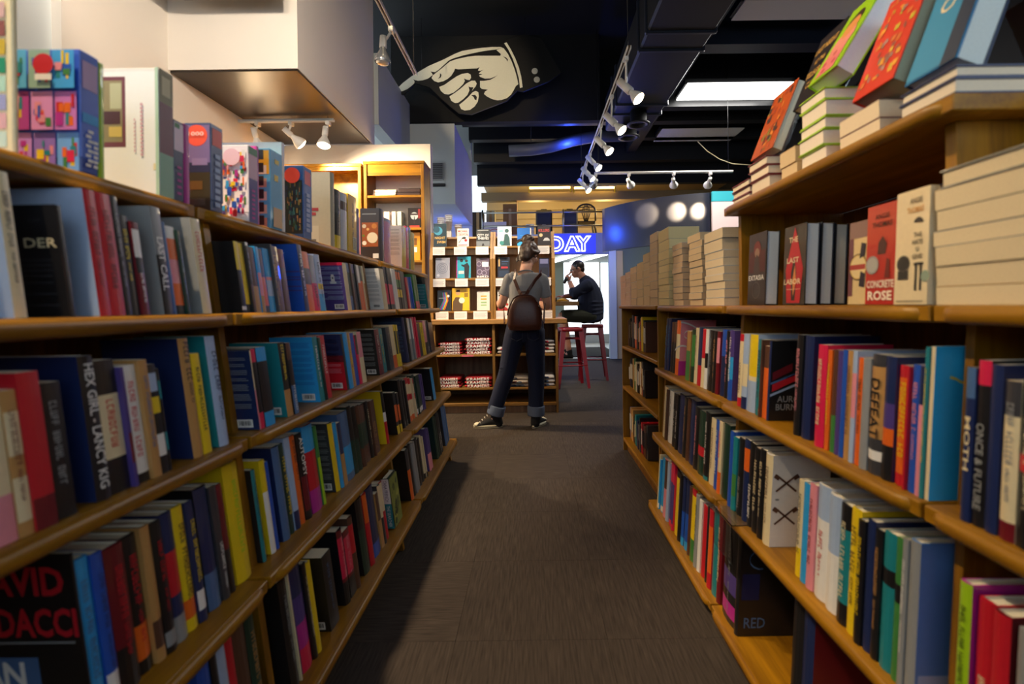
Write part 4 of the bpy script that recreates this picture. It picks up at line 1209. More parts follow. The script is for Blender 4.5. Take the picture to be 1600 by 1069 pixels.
stack('the second stack from the near upright, of many thin volumes', 11, c3, 830, 976, 150, .69, zb, .135, ['D', 'W', 'E', 'U'], 'cfb48c', grp=g2, heights=[1]*10+[1.2], shifts=[0]*10+[.02], seed=2)
stack('the third stack from the near upright, with pale lilac ends', 10, c3, 648, 756, 272, .692, zb, .135, ['W', 'U', 'E'], 'cbae8a', grp=g2, seed=3)
stack('the tall cream stack, fourth from the near upright', 10, c3, 489, 606, 100, .692, zb, .16, ['D', 'C', 'U', 'C'], 'e2cd96', grp=g2, heights=[1, 1, .9, .9, .8, 1, .8, 1.2, 1.4, 1.6], seed=4)
stack('the fifth stack, with dark gaps near its top', 9, c3, 392, 476, 150, .694, zb, .13, ['W', 'U', 'D'], 'cfb490', grp=g2, seed=5)
stack('the sixth stack from the near upright', 6, c3, 318, 390, 385, .695, zb, .13, ['W', 'C', 'U'], 'd2b890', grp=g2, seed=6)
stack('the seventh stack from the near upright', 5, c3, 247, 314, 490, .69, zb, .13, ['C', 'U', 'W'], 'd6ba90', grp=g2, seed=7)
stack('the eighth stack, third from the far end', 5, c3, 178, 244, 540, .685, zb, .13, ['W', 'D', 'W'], 'd6b894', grp=g2, seed=8)
stack('the pinkish stack, second from the far end', 7, c3, 122, 176, 600, .68, zb, .13, ['W', 'I', 'W'], 'd6b8a4', grp=g2, seed=9)
stack('the last small stack at the far end', 5, c3, 66, 120, 640, .675, zb, .13, ['W', 'I'], 'dcb8a4', grp=g2, seed=10)
# near bay: big pale volumes
c4 = (1400, 120, 2.815); g3 = 'thick pale volumes stacked at the frame edge'
yA, yB = .585, .8125; z = zb+.0006; hs = [.030, .034, .032, .026, .034, .034, .030]; r = random.Random(12)
for i, hh in enumerate(hs):
    dy = (0, .0, -.002, .003, -.003, .0, -.012)[i]
    o = flat_book(.672+r.uniform(-.002, .002), .79, yA+dy, yB+dy-.002, z, z+hh-.0005, ('C', 'A', 'C', 'E', 'D', 'C', '8a8678')[i], i == 6, shade('dcc79e', r.uniform(.95, 1.05)), 'back', 'hardcover' if i == 6 else 'paperback')
    tag(o, ('topmost hardcover' if i == 6 else ('lowest' if i == 0 else ORD[i]+' from below')+' thick paperback')+' of the nearest tan stack cut by the frame', 'paperback', g3); z += hh
z = zb+.0006
for i in range(9):
    hh = .0385
    o = flat_book(.83+r.uniform(-.003, .003), .97, .60+r.uniform(-.004, .004), .80+r.uniform(-.004, .004), z, z+hh-.0005, ('C', 'W', 'A')[i % 3], False, 'd8c79c')
    tag(o, (ORD[i]+' from below' if i else 'lowest')+' cream paperback in the taller stack behind the nearest tan one', 'paperback', 'cream volumes stacked behind the nearest tan stack'); z += hh

# raised shelf: hardcover stacks
c5, c6 = (1130, 80, 4.278), (1280, 0, 4.86); zr = 1.428; g4 = 'stacks on the raised top shelf'
_, _, _, t1 = stack('the last maroon stack on the raised shelf', 3, c5, 50, 165, 850, .672, zr, .15, ['M'], 'e8d6ba', True, g4, 'hardcover', seed=21)
_, y2n, y2f, t2 = stack('the maroon stack under the orange leaning book', 3, c5, 166, 292, 690, .672, zr, .15, ['M'], 'e8d6ba', True, g4, 'hardcover', seed=22)
stack('the plain tan pair between maroon and lime stacks', 2, c5, 372, 480, 628, .690, zr, .14, ['A'], 'dcc094', False, g4, 'paperback', seed=23)
_, y4n, y4f, t4 = stack('the lime-edged stack', 5, c5, 496, 671, 232, .672, zr, .16, ['L'], 'ecdcc6', True, g4, 'hardcover', seed=24)
_, y5n, y5f, t5 = stack('the tan pair under the red leaning book', 2, c6, 130, 440, 755, .672, zr, .15, ['M'], 'e2ccaa', False, g4, 'paperback', seed=25)
_, y6n, y6f, t6 = stack('the navy pair at the near end of the raised shelf', 2, c6, 594, 1040, 480, .672, zr, .29, ['N'], 'e8d8be', True, g4, 'hardcover', seed=26)
def face_book(d, y0, y1, z, T, h, slope, col, cov, label, hard=True, pages='d8dcd8', group=None, lean_rot=True, name='hardcover', cat='hardcover'):
    """Book turned cover out to the aisle: fore-edge toward the camera, spine at the far side; tilted back by slope."""
    t = .003 if hard else .0009; o_ = .003 if hard else 0
    Wd = y1-y0; mb = MB()
    mb.box((0, 0, 0), (t, Wd, h), cov, bev=.0004); mb.box((T-t, 0, 0), (T, Wd, h), col, bev=.0004); mb.box((t, Wd-t, 0), (T-t, Wd, h), col)
    o = mb.build(name, M['cover']); o.rotation_euler.y = math.atan(slope); o.location = (d, y0, z+.0008+(T*math.sin(math.atan(slope)) if slope > 0 else 0))
    MB().box((t+.0003, o_, o_), (T-t-.0003, Wd-t-.0003, h-o_), pages).build('page_block', M['paper'], o)
    tag(o, label, cat, group)
    return dict(o=o, W=Wd, h=h, T=T)
def cp(b, u, v, off=.0008): return Vector((-off, b['W']*(1-u), b['h']*v))     # u left to right as seen from the aisle
def crect(mb, b, u0, u1, v0, v1, c, off=.0008): mb.add([cp(b, u0, v0, off), cp(b, u1, v0, off), cp(b, u1, v1, off), cp(b, u0, v1, off)], [[0, 1, 2, 3]], c)
def cpoly(mb, b, pts, c, off=.001): mb.add([cp(b, u, v, off) for u, v in pts], [list(range(len(pts)))], c)
def cdisc(mb, b, u, v, r, c, off=.001, n=18, a0=0, a1=2*math.pi):
    k = b['W']/b['h']; cpoly(mb, b, [(u+r*math.cos(a0+(a1-a0)*i/n), v+r*k*math.sin(a0+(a1-a0)*i/n)) for i in range(n)], c, off)
def cring(mb, b, u, v, r0, r1, c, off=.001, n=28):
    k = b['W']/b['h']
    for i in range(n):
        a, e = 2*math.pi*i/n, 2*math.pi*(i+1)/n
        cpoly(mb, b, [(u+r0*math.cos(a), v+r0*k*math.sin(a)), (u+r1*math.cos(a), v+r1*k*math.sin(a)), (u+r1*math.cos(e), v+r1*k*math.sin(e)), (u+r0*math.cos(e), v+r0*k*math.sin(e))], c, off)
def ctext(mb, b, t, c, u, v, w, hh=None, off=.0014, bold=.012): add_text(mb, t, c, cp(b, u, v, off), Vector((0, -1, 0)), Vector((0, 0, 1)), w*b['W'], hh*b['h'] if hh else None, bold)
def done(mb, b, nm='cover_art'): mb.build(nm, M['print'], b['o'], fix=False)
g5 = 'leaning display books on the raised top shelf'
def easel(x, y0, y1, z, slope, h, lab):
    r = empty('easel_stand', (x, (y0+y1)/2, z)); tag(r, lab, 'stand', 'clear acrylic easels')
    a = math.atan(slope)
    k = kids(MB().box((0, 0, 0), (.003, y1-y0, h)).build('back_plate', M['acrylic']), r); k.matrix_parent_inverse = Matrix(); k.location = (0, -(y1-y0)/2, .0008); k.rotation_euler.y = a
    k = kids(MB().box((.02, 0, 0), (.09, y1-y0, .003)).build('foot', M['acrylic']), r); k.matrix_parent_inverse = Matrix(); k.location = (0, -(y1-y0)/2, .0008)
b = face_book(.676, 1.365, 1.50, t2, .032, .21, .40, '3a1c18', 'c0531c', 'orange and maroon hardcover leaning on the maroon stack', pages='d8d8c4', group=g5)
mb = MB(); r = random.Random(1)
for _ in range(40):
    u, v = r.uniform(.02, .85), r.uniform(.02, .9); crect(mb, b, u, u+r.uniform(.05, .15), v, v+r.uniform(.03, .1), r.choice(('e0862c', '7a2a18', '4a2420', 'a8401c', '8a7a28', '3a2a24')), .0008+_*.00001)
done(mb, b)
easel(.716, 1.375, 1.49, t2, .40, .17, 'clear acrylic easel behind the orange leaning hardcover')
b = face_book(.70, 1.187, 1.30, t4, .03, .205, .42, '1c1a1c', '241e22', 'black hardcover lettered LAST NIGHT behind the lime leaning book', group=g5)
mb = MB(); ctext(mb, b, 'LAST NIGHT', 'd8a850', .46, .80, .84, .09); ctext(mb, b, 'AT THE', 'd8a850', .4, .62, .4, .07); ctext(mb, b, 'TELEGRAPH', 'd8a850', .46, .46, .84, .09); ctext(mb, b, 'CLUB', 'd8a850', .4, .3, .4, .09); done(mb, b)
b = face_book(.674, 1.070, 1.182, t4, .045, .215, .62, '9fd01c', '9fd01c', 'lime green hardcover with a pink portrait, leaning on the lime-edged stack', pages='e6e6e6', group=g5)
mb = MB(); cdisc(mb, b, .5, .45, .36, 'e89080'); crect(mb, b, .18, .82, .04, .4, 'e07a78', .0010); cdisc(mb, b, .52, .62, .25, 'd8904c', .0013); cdisc(mb, b, .52, .70, .26, '3a2418', .0012)
for u, v in ((.3, .2), (.5, .3), (.66, .16), (.4, .1)): cdisc(mb, b, u, v, .06, 'b82a40', .0014)
done(mb, b)
easel(.745, 1.085, 1.17, t4, .62, .15, 'clear acrylic easel behind the lime leaning hardcover')
b = face_book(.674, .905, 1.02, t5, .062, .225, .40, 'd83a20', 'd83a20', 'thick red hardcover with an orange pattern, leaning on the tan pair', pages='a9a88c', group=g5)
mb = MB(); r = random.Random(14)
for _ in range(60):
    u, v = r.uniform(.06, .85), r.uniform(.04, .92); crect(mb, b, u, u+r.uniform(.03, .12), v, v+r.uniform(.02, .07), r.choice(('e8a02c', 'b08a80', '8a6a5a', 'd8702c', 'c8b02c', '9a5040')), .0008+_*.00001)
done(mb, b)
easel(.75, .915, 1.01, t5, .40, .17, 'clear acrylic easel behind the red leaning hardcover')
b = face_book(.688, .785, .895, t6, .05, .225, .38, '12264a', '1d6a9c', 'navy and cyan hardcover leaning on the navy pair', pages='d2dad6', group=g5)
mb = MB(); crect(mb, b, .02, .98, .02, .98, '2a86b0', .0007); crect(mb, b, .7, .98, .0, 1, '0f2440', .0009); ctext(mb, b, 'O', 'C', .4, .6, .3); done(mb, b)
b = face_book(.925, .775, .885, t6, .02, .16, -.42, '1a1918', '1a1918', 'plain black hardcover propped the other way behind the navy one', group=g5)
easel(.955, .785, .875, t6, -.42, .15, 'clear acrylic easel behind the propped black hardcover')

# ------------------------------------------------------------------ books facing out on the right eye-level shelf
g6 = 'books facing out below the raised shelf'; zf = zb
def yx(px, d): return solve(lambda y: pr((d, y, zf))[0], .3, 4, px)
def hpx(d, y, py): return solve(lambda v: pr((d, y, zf+v))[1], .02, .5, py)
y0 = yx(1194.6, .69); b = face_book(.69, y0, yx(1167.5, .69), zf, .040, hpx(.69, y0, 361), .05, '1a1c22', '241c1c', 'dark brown hardcover lettered EXTASIA facing the aisle', pages='d4dadd', group=g6)
mb = MB(); crect(mb, b, .05, .95, .45, .75, '4a1c1c', .0007); cdisc(mb, b, .5, .78, .2, '6a2420', .0009); cdisc(mb, b, .5, .72, .13, '8a6a58', .001); cpoly(mb, b, [(.3, .36), (.7, .36), (.62, .64), (.5, .7), (.38, .64)], '3a302e', .0011)
cring(mb, b, .5, .2, .2, .22, '5a5450', .001); ctext(mb, b, 'EXTASIA', 'W', .5, .375, .86, .07); done(mb, b)
y0 = yx(1256.4, .69); y1 = yx(1222.5, .69); hh = hpx(.69, y0, 348)
b = face_book(.69, y0, y1, zf, .035, hh, .05, '141a2c', '242420', 'first hardcover of three alike, red figure on black, facing the aisle', pages='d2d9dc', group=g6)
mb = MB(); cpoly(mb, b, [(.2, .02), (.8, .02), (.9, .45), (.72, .7), (.5, .98), (.3, .7), (.12, .45)], 'b01c28', .0007); cpoly(mb, b, [(.42, .05), (.58, .05), (.62, .4), (.5, .62), (.38, .4)], '2a2620', .0009); cpoly(mb, b, [(.5, .1), (.62, .3), (.55, .5), (.45, .3)], 'c87a40', .001)
ctext(mb, b, 'THE', 'C', .45, .82, .4, .07); ctext(mb, b, 'LAST', 'C', .45, .56, .55, .07); ctext(mb, b, 'LABOR', 'C', .45, .29, .76, .07); crect(mb, b, .2, .8, .19, .195, 'C', .001); done(mb, b)
for k, (dx, nm) in enumerate(((.039, 'second'), (.075, 'third'))):
    face_book(.69+dx, y0+.001*k, y1, zf, .032, hh-.004*k, .05, '141a2c', '1a1c22', nm+' of the three alike black hardcovers, standing behind the red figure cover', pages='c8c8bc' if k else 'd0d6d6', group=g6)  # third copy's pages browner, shade put into the colour
y0 = yx(1344, .703); b = face_book(.703, yx(1352, .703), yx(1324.5, .703), zf, .02, hpx(.703, y0, 346), .05, 'c8b080', 'd6bc88', 'cream paperback with a gold ring and dark figures, facing the aisle', False, 'd8c8a4', g6, name='paperback', cat='paperback')
mb = MB(); crect(mb, b, 0, 1, .8, 1, '8a6a60', .0006); crect(mb, b, 0, .25, .1, .8, '6a3a44', .0006); cdisc(mb, b, .55, .45, .5, 'd0aa5c', .0008, 28); cdisc(mb, b, .55, .45, .42, 'dcc48c', .0010, 28)
cpoly(mb, b, [(.62, .55), (.9, .58), (.95, .72), (.7, .74)], '2a2430', .0012); cpoly(mb, b, [(.62, .22), (.92, .2), (.95, .36), (.7, .4)], '2a2430', .0012); crect(mb, b, .05, .95, .42, .48, 'a83830', .0012); cring(mb, b, .55, .45, .47, .5, '1c2430', .0013); done(mb, b)
y0 = yx(1394.5, .684); b = face_book(.684, y0-.02, yx(1351, .684), zf, .016, hpx(.684, y0, 314), .05, '9a1c20', 'b4281e', 'red paperback lettered CONCRETE ROSE facing the aisle', False, 'd8c8a4', g6, name='paperback', cat='paperback')
mb = MB(); ctext(mb, b, 'ANGIE', '3a1410', .45, .88, .4, .05); ctext(mb, b, 'THOMAS', '3a1410', .45, .80, .56, .055); cpoly(mb, b, [(.34, .5), (.56, .5), (.6, .6), (.48, .68), (.36, .62)], '4a2420', .001); cpoly(mb, b, [(.55, .26), (.7, .26), (.68, .44), (.6, .46)], '6a1c18', .001)
cdisc(mb, b, .2, .40, .19, 'a8a49c', .0013); cring(mb, b, .2, .4, .16, .175, '7a766e', .0015); ctext(mb, b, 'CONCRETE', 'f0e0c8', .44, .205, .76, .075, bold=.02); ctext(mb, b, 'ROSE', 'f0e0c8', .44, .09, .68, .095, bold=.03); done(mb, b)
b = face_book(.663, .820, yx(1396, .663), zf, .016, hpx(.663, .834, 293), .05, 'd8c49c', 'e2cda2', 'cream paperback lettered THE HATE U GIVE facing the aisle', False, 'd8c8a4', g6, name='paperback', cat='paperback')
mb = MB(); ctext(mb, b, 'ANGIE', '5a5040', .62, .90, .36, .05); ctext(mb, b, 'THOMAS', 'd09a58', .6, .82, .5, .055)
for i, t in enumerate(('THE', 'HATE', 'U', 'GIVE')): ctext(mb, b, t, '4a4438', .70, .60-.062*i, (.24, .3, .08, .28)[i], .042)
cdisc(mb, b, .70, .70, .14, '3a342c', .001, 16, 0, math.pi); cdisc(mb, b, .28, .36, .20, '2a2824', .001); cring(mb, b, .28, .36, .17, .18, '6a6458', .0012); crect(mb, b, .12, .44, .22, .30, '2a2824', .0011)
crect(mb, b, .64, .70, .12, .36, '2c2824', .001); crect(mb, b, .78, .84, .12, .36, '2c2824', .001); crect(mb, b, .60, .88, .34, .36, '2c2824', .001); cdisc(mb, b, .95, .24, .13, '8a9a84', .0012); crect(mb, b, .1, .9, .025, .032, '4a4438', .001); done(mb, b)
# ------------------------------------------------------------------ counter with folded shirts
ct = empty('display_counter', (-.4, 5.3, 0)); tag(ct, 'oak counter with open shelves of folded shirts, in front of the standing woman', 'counter')
cx0, cx1, cy0, cy1 = -1.035, .25, 5.0, 5.6
kids(MB().box((-1.09, 4.96, .915), (.345, 5.66, .968), bev=.008).build('counter_top', M['pale_x']), ct)
for x in (cx0, cx1-.024): kids(MB().box((x, cy0, 0), (x+.024, cy1, .915)).build('side_panel', M['counter_z']), ct)
kids(MB().box((-.424, cy0, .105), (-.398, cy1, .915)).build('divider', M['counter_z']), ct)
kids(MB().box((cx0+.024, cy1-.03, .02), (cx1-.024, cy1-.015, .915)).build('back_panel', M['dim_back']), ct)
for xa, xb in ((cx0+.0245, -.4245), (-.3975, cx1-.0245)):
    for z in (.605, .262): kids(MB().box((xa, cy0+.004, z-.02), (xb, cy1-.031, z), bev=.002).build('shelf', M['counter_y']), ct)
kids(MB().box((cx0+.0245, cy0+.002, .075), (cx1-.0245, cy1-.031, .1045), bev=.002).build('bottom_shelf', M['counter_y']), ct)
kids(MB().box((cx0+.03, cy0+.03, 0), (cx1-.03, cy0+.05, .0745)).build('toe_kick', M['dim_back']), ct)
kids(MB().box((-.74, cy0+.001, .586), (-.62, cy0+.0035, .604), 'd86a78').build('price_strip', M['print']), ct)
def folded_shirt(x0, x1, y0, z, th, col, text, lab, grp, sag=.006, motif=None, seed=0):
    r = random.Random(seed); w = x1-x0; dp = .33; nx = 14; rs = []
    for i in range(nx+1):
        u = i/nx; e = min(1, min(u, 1-u)*9+.35); k = math.sin(min(1., min(u, 1-u)*7)*math.pi/2)
        dz = -sag*0*(2*u-1)**2; wob = .004*math.sin(5*u+seed)
        ring = []
        for a in range(12):
            t = 2*math.pi*a/12; cy, cz = math.cos(t), math.sin(t)
            sy = math.copysign(abs(cy)**.35, cy); sz = math.copysign(abs(cz)**.6, cz)
            ring.append(Vector((x0+w*u, y0+dp/2+dp/2*sy*(.97+.03*k)+wob, z+th/2+th/2*sz*(.55+.45*k)+.0004)))
        rs.append(ring)
    o = MB().rings(rs, col).build('folded_shirt', M['cloth']); tag(o, lab, 'shirt', grp)
    mb = MB()
    if text:
        vs, fs = text_mesh(text, 1., bold=.03); xs = [v[0] for v in vs]; ys = [v[1] for v in vs]
        a, b, c, d = min(xs), max(xs), min(ys), max(ys); tw = w*r.uniform(.78, .88); hgt = th*.92; off = r.uniform(-.02, .02)*w
        pts = []
        for v in vs:
            u = (v[0]-(a+b)/2)/(b-a); q = (v[1]-(c+d)/2)/(d-c)
            pts.append((x0+w/2+u*tw+off, y0-.0025+.004*math.sin(5*(u*.8+.5)+seed)+abs(q)**3*.02, z+th/2+q*hgt+.0004))
        mb.add(pts, fs, 'f2e6e0')
    if motif:
        for k in range(3):
            a = x0+w*r.uniform(.05, .5); c = r.choice(motif); q = r.uniform(.2, .4)*w
            mb.add([(a, y0-.003, z+th*.2), (a+q, y0-.003, z+th*.3), (a+q*.8, y0-.003, z+th*.8), (a+q*.2, y0-.003, z+th*.7)], [[0, 1, 2, 3]], c)
    if mb.f: mb.build('shirt_print', M['print'], o, fix=False)
    return th
yS = 5.03
def shirts(x0, x1, z, n, total, col, text, where, motif=None, seed=0):
    th = total/n; zz = z+.0006
    for i in range(n):
        r = random.Random(seed+i); dx = r.uniform(-.008, .008)
        c = shade(col if isinstance(col, str) else col[i % len(col)], r.uniform(.85, 1.1))
        pos = 'topmost' if i == n-1 else ('lowest' if i == 0 else ORD[i]+' from below')
        folded_shirt(x0+dx, x1+dx, yS+r.uniform(-.008, .012), zz, th-.001, c, text, f'{pos} folded {where}', 'folded shirts in the counter', seed=seed+i, motif=motif); zz += th
shirts(-.985, -.745, .605, 4, .125, 'a81420', 'KRAMERS', 'red lettered shirt of the pile at the upper shelf\'s left end', seed=10)
shirts(-.715, -.445, .605, 5, .170, 'a81420', 'KRAMERS', 'red lettered shirt of the tallest pile', seed=20)
shirts(-.985, -.755, .262, 3, .105, 'a81420', 'KRAMERS', 'red lettered shirt on the lower shelf, outer pile', seed=30)
shirts(-.715, -.44, .262, 3, .105, 'a81420', 'KRAMERS', 'red lettered shirt on the lower shelf beside the divider', seed=40)
shirts(-.375, -.17, .605, 2, .07, 'd8d0c8', None, 'white shirt beyond the woman\'s left leg, upper shelf', ('R', 'N'), seed=50)
shirts(.02, .215, .605, 4, .14, ['d8d0c8', 'd8d0c8', 'd8d0c8', '8a8a92'], None, 'shirt at the upper shelf\'s end by the red stools', ('R', 'R', 'd84028'), seed=60)
shirts(-.30, -.05, .262, 3, .105, 'e0d4c8', None, 'white printed shirt between the woman\'s legs', ('R', 'X', 'N'), seed=70)
shirts(.04, .215, .262, 3, .115, 'd8d4d4', None, 'white printed shirt on the lower shelf by the red stools', ('N', 'X', 'R'), seed=80)

# ------------------------------------------------------------------ slanted display rack with facing books and cards
rk = empty('display_rack', (-.43, 5.35, .968)); tag(rk, 'pale wood display rack of facing books on the oak counter', 'display rack')
RX0, RX1, RY = -1.085, .235, 5.13
for x, w in ((RX0, .034), (-.447, .026), (-.418, .026), (RX1-.034, .034)):
    kids(MB().prism([(RY-.02, .9685), (RY+.30, .9685), (RY+.30, 1.90), (RY+.10, 1.90), (RY-.02, 1.60)], 0, x, x+w, 'W').build('upright', M['counter_z']), rk)
for xa, xb in ((RX0+.034, -.447), (-.392, RX1-.034)):
    kids(MB().box((xa, RY+.255, .97), (xb, RY+.27, 1.86)).build('back_panel', M['pale_back']), rk)
    for z in (1.055, 1.40, 1.735):
        kids(MB().box((xa, RY, z-.02), (xb, RY+.254, z), bev=.002).build('ledge', M['counter_y']), rk)
        kids(MB().box((xa, RY+.06, z-.082), (xb, RY+.07, z-.02)).build('ledge_skirt', M['pale_back']), rk)
def display_book(px0, px1, ytop, z, col, lab, art=None, T=.022, pages=None):
    Y = RY+.02
    x0, x1 = un(px0, ytop, 1, Y).x, un(px1, ytop, 1, Y).x; h = un((px0+px1)/2, ytop, 1, Y).z-z
    b = dict(s=1, d=x0, y0=Y, T=T, h=h, z=z, lean=0., D=x1-x0, bul=0); w = x1-x0
    mb = MB().box((0, 0, 0), (w, .002, h), col).box((0, T-.002, 0), (w, T, h), col).box((0, .002, 0), (.002, T-.002, h), col)
    o = mb.build('book', M['cover'], fix=False); o.location = (x0, Y, z+.0008+T*.1); o.rotation_euler.x = -.10; b['o'] = o
    MB().box((.0022, .0022, .001), (w-.001 if not pages else w+.012, T-.0022, h-.001), 'e6e0d0').build('page_block', M['paper'], o)
    tag(o, lab, 'display book', 'books facing out on the display rack')
    if art:
        mb = MB(); art(mb, b); mb.build('cover_art', M['print'], o, fix=False)
    return b
def R_(mb, b, *q): near_rect(mb, b, *q)
def D_(mb, b, u, v, r, c, off=.0011): near_disc(mb, b, u, v, r, c, off)
def T_(mb, b, t, c, u, v, w, hh=None): near_text(mb, b, t, c, u, v, w, hh, .0016, .012)
def P_(mb, b, pts, c, off=.0012): mb.add([near_pt(b, u, v, off) for u, v in pts], [list(range(len(pts)))], c)
def cring_n(mb, b, u, v, r0, r1, c, off=.0012, n=18):
    k = b['D']/b['h']
    for i in range(n):
        a, e = 2*math.pi*i/n, 2*math.pi*(i+1)/n
        mb.add([near_pt(b, u+r0*math.cos(a), v+r0*k*math.sin(a), off), near_pt(b, u+r1*math.cos(a), v+r1*k*math.sin(a), off), near_pt(b, u+r1*math.cos(e), v+r1*k*math.sin(e), off), near_pt(b, u+r0*math.cos(e), v+r0*k*math.sin(e), off)], [[0, 1, 2, 3]], c)
zt, zm, zl = 1.735, 1.40, 1.055
display_book(677, 697, 349, zt, '16303e', 'dark teal book lettered NIGHT SWIM on the top ledge', lambda m, b: (D_(m, b, .35, .68, .34, '3a8aa8'), D_(m, b, .22, .74, .26, '1a4a60', .0013), T_(m, b, 'NIGHT', 'd8b060', .5, .38, .8, .11), T_(m, b, 'SWIM', 'd8b060', .6, .2, .66, .11)))
display_book(714, 732, 357, zt, 'e6ded4', 'white book with red lettering and a leaping black figure, top ledge', lambda m, b: (T_(m, b, 'MICHAEL', 'R', .5, .85, .84, .13), T_(m, b, 'CRICHTON', 'R', .5, .66, .84, .15), P_(m, b, [(.1, .2), (.2, .22), (.4, .42), (.7, .42), (.8, .5), (.6, .54), (.45, .5), (.3, .36)], 'K'), D_(m, b, .75, .34, .12, 'R'), R_(m, b, .1, .9, .06, .10, 'R')))
display_book(744, 765, 358, zt, '22262a', 'charcoal book lettered CITY OF THIEVES on the top ledge', lambda m, b: (T_(m, b, 'CITY OF', 'W', .5, .64, .84, .15), T_(m, b, 'THIEVES', 'W', .5, .46, .84, .15), R_(m, b, .1, .9, .9, .95, 'E'), R_(m, b, .0, 1, .0, .3, '6a7074'), P_(m, b, [(.4, .02), (.6, .02), (.55, .16), (.45, .16)], 'K')))
display_book(777, 799, 354, zt, 'dfe4e2', 'tall white book with a dark teal standing figure, top ledge', lambda m, b: (P_(m, b, [(.25, .02), (.9, .02), (.86, .4), (.72, .62), (.5, .6), (.45, .3)], '1c4a48'), D_(m, b, .66, .78, .15, '24504e'), D_(m, b, .3, .16, .16, '2a7a74', .0014), R_(m, b, .1, .4, .75, .8, '4ab0a8')))
display_book(808, 828, 356, zt, '1c6ac0', 'bright blue book above the woman\'s head, top ledge', lambda m, b: (R_(m, b, 0, 1, .0, .34, '2aa0d8'), R_(m, b, .2, .8, .55, .58, 'S')), pages=True)
display_book(840, 860, 354, zt, '2a2428', 'dark book with red lettering and a white car, top ledge', lambda m, b: (T_(m, b, 'KILLERS', 'd84a4a', .5, .80, .84, .14), D_(m, b, .25, .55, .14, 'd8c090'), P_(m, b, [(.4, .25), (.95, .25), (.9, .34), (.75, .42), (.55, .40)], 'c8c8c8')))
display_book(680, 702, 403, zm, 'a8aab8', 'pale grey book with a line-drawn animal face, middle ledge', lambda m, b: ([cring_n(m, b, .5, .5, q, q+.025, '6a6c80') for q in (.12, .24, .36)], D_(m, b, .2, .15, .1, 'd8d8e0')))
display_book(714, 735, 401, zm, '2a9ab0', 'teal book with a black suited figure, middle ledge', lambda m, b: (P_(m, b, [(.55, .0), (.85, .0), (.9, .55), (.75, .72), (.5, .62), (.3, .64), (.3, .58), (.52, .5)], '1a1c22'), D_(m, b, .68, .80, .11, '2a2420'), D_(m, b, .32, .82, .12, '1a1c22'), R_(m, b, .1, .5, .2, .34, 'e0c0c0'), R_(m, b, -.06, .0, 0, 1, 'V')))
display_book(744, 764, 403, zm, '5a4c60', 'mauve book with pale loops lettered BIRD, middle ledge', lambda m, b: ([cring_n(m, b, u, v, .16, .2, 'a89cb0') for u, v in ((.25, .3), (.6, .25), (.85, .5), (.2, .7))], R_(m, b, .45, .95, .55, .80, 'd8d4dc', .0014), T_(m, b, 'BIRD', 'W', .5, .06, .9, .10)))
display_book(777, 796, 402, zm, '20222e', 'navy book with a gold figure and red word, middle ledge left of the woman', lambda m, b: (R_(m, b, .08, .2, .55, .98, 'c8a060'), R_(m, b, .35, .9, .78, .80, 'X'), R_(m, b, .35, .8, .66, .68, 'X'), R_(m, b, .3, .85, .45, .54, 'b02a34'), R_(m, b, .1, .9, .05, .35, '22324a')))
display_book(842, 858, 403, zm, '2a2c4a', 'navy book with a lilac block, middle ledge right of the woman', lambda m, b: (R_(m, b, .1, .9, .7, .95, '7a7ca8'), R_(m, b, .1, .9, .1, .5, '1c1e30')))
display_book(683, 704, 454, zl, '16161a', 'black book with coloured winding lines, lowest ledge', lambda m, b: ([P_(m, b, [(.1+.1*k, .05), (.16+.1*k, .05), (.5+.08*k, .5), (.4+.08*k, .9), (.36+.08*k, .9), (.42+.08*k, .5)], c, .001+k*.0001) for k, c in enumerate(('T', 'V', 'S', 'Y', 'O'))], D_(m, b, .8, .72, .1, 'W', .0018), R_(m, b, .1, .7, .6, .64, 'E', .0018)))
display_book(706, 733, 451, zl, 'e0b012', 'thick yellow book with a brown suited figure, lowest ledge', lambda m, b: (P_(m, b, [(.02, .0), (.6, .0), (.62, .3), (.42, .6), (.2, .6), (.05, .4)], '5a4228'), D_(m, b, .34, .78, .13, 'c89868'), P_(m, b, [(.22, .84), (.46, .84), (.44, .93), (.26, .93)], '3a2818', .0014), D_(m, b, .56, .45, .17, 'e0d8c0', .0016), R_(m, b, .7, .92, .6, .78, '8a6a10')), T=.05)
display_book(745, 765, 455, zl, 'dccfc2', 'cream book with small orange and green text blocks, lowest ledge', lambda m, b: [R_(m, b, .3, .75, v, v+.07, c) for v, c in ((.70, 'd8a030'), (.55, 'd8a030'), (.38, '8ab078'), (.24, '9aba80'))])
display_book(777, 797, 453, zl, 'd8d0c4', 'white book over a red sweep with green leaves, lowest ledge', lambda m, b: (R_(m, b, .1, .5, .80, .87, '4a4038'), R_(m, b, .1, .6, .68, .76, '4a4038'), P_(m, b, [(0, 0), (1, 0), (.6, .16), (.25, .32), (0, .45)], 'a82a28'), D_(m, b, .6, .36, .16, '4a8a38', .0014), D_(m, b, .75, .28, .10, 'b03a30', .0016)))
display_book(842, 861, 456, zl, '4a1c22', 'dark maroon book on the lowest ledge right of the woman', lambda m, b: R_(m, b, .1, .9, .6, .75, '6a2a30'))
cards = [(677, 696, zt), (710, 730, zt), (744, 764, zt), (773, 793, zt), (810, 826, zt), (839, 859, zt), (676, 696, zm), (711, 731, zm), (743, 764, zm), (773, 790, zm), (846, 861, zm), (680, 700, zl), (709, 729, zl), (739, 761, zl), (773, 793, zl), (845, 864, zl)]
bel = ['NIGHT SWIM book', 'leaping figure book', 'CITY OF THIEVES book', 'dark teal figure book', 'bright blue book', 'white car book', 'line-drawn animal book', 'black suited figure book', 'mauve loops book', 'gold figure book', 'lilac block book', 'winding lines book', 'thick yellow book', 'small text blocks book', 'red sweep book', 'dark maroon book']
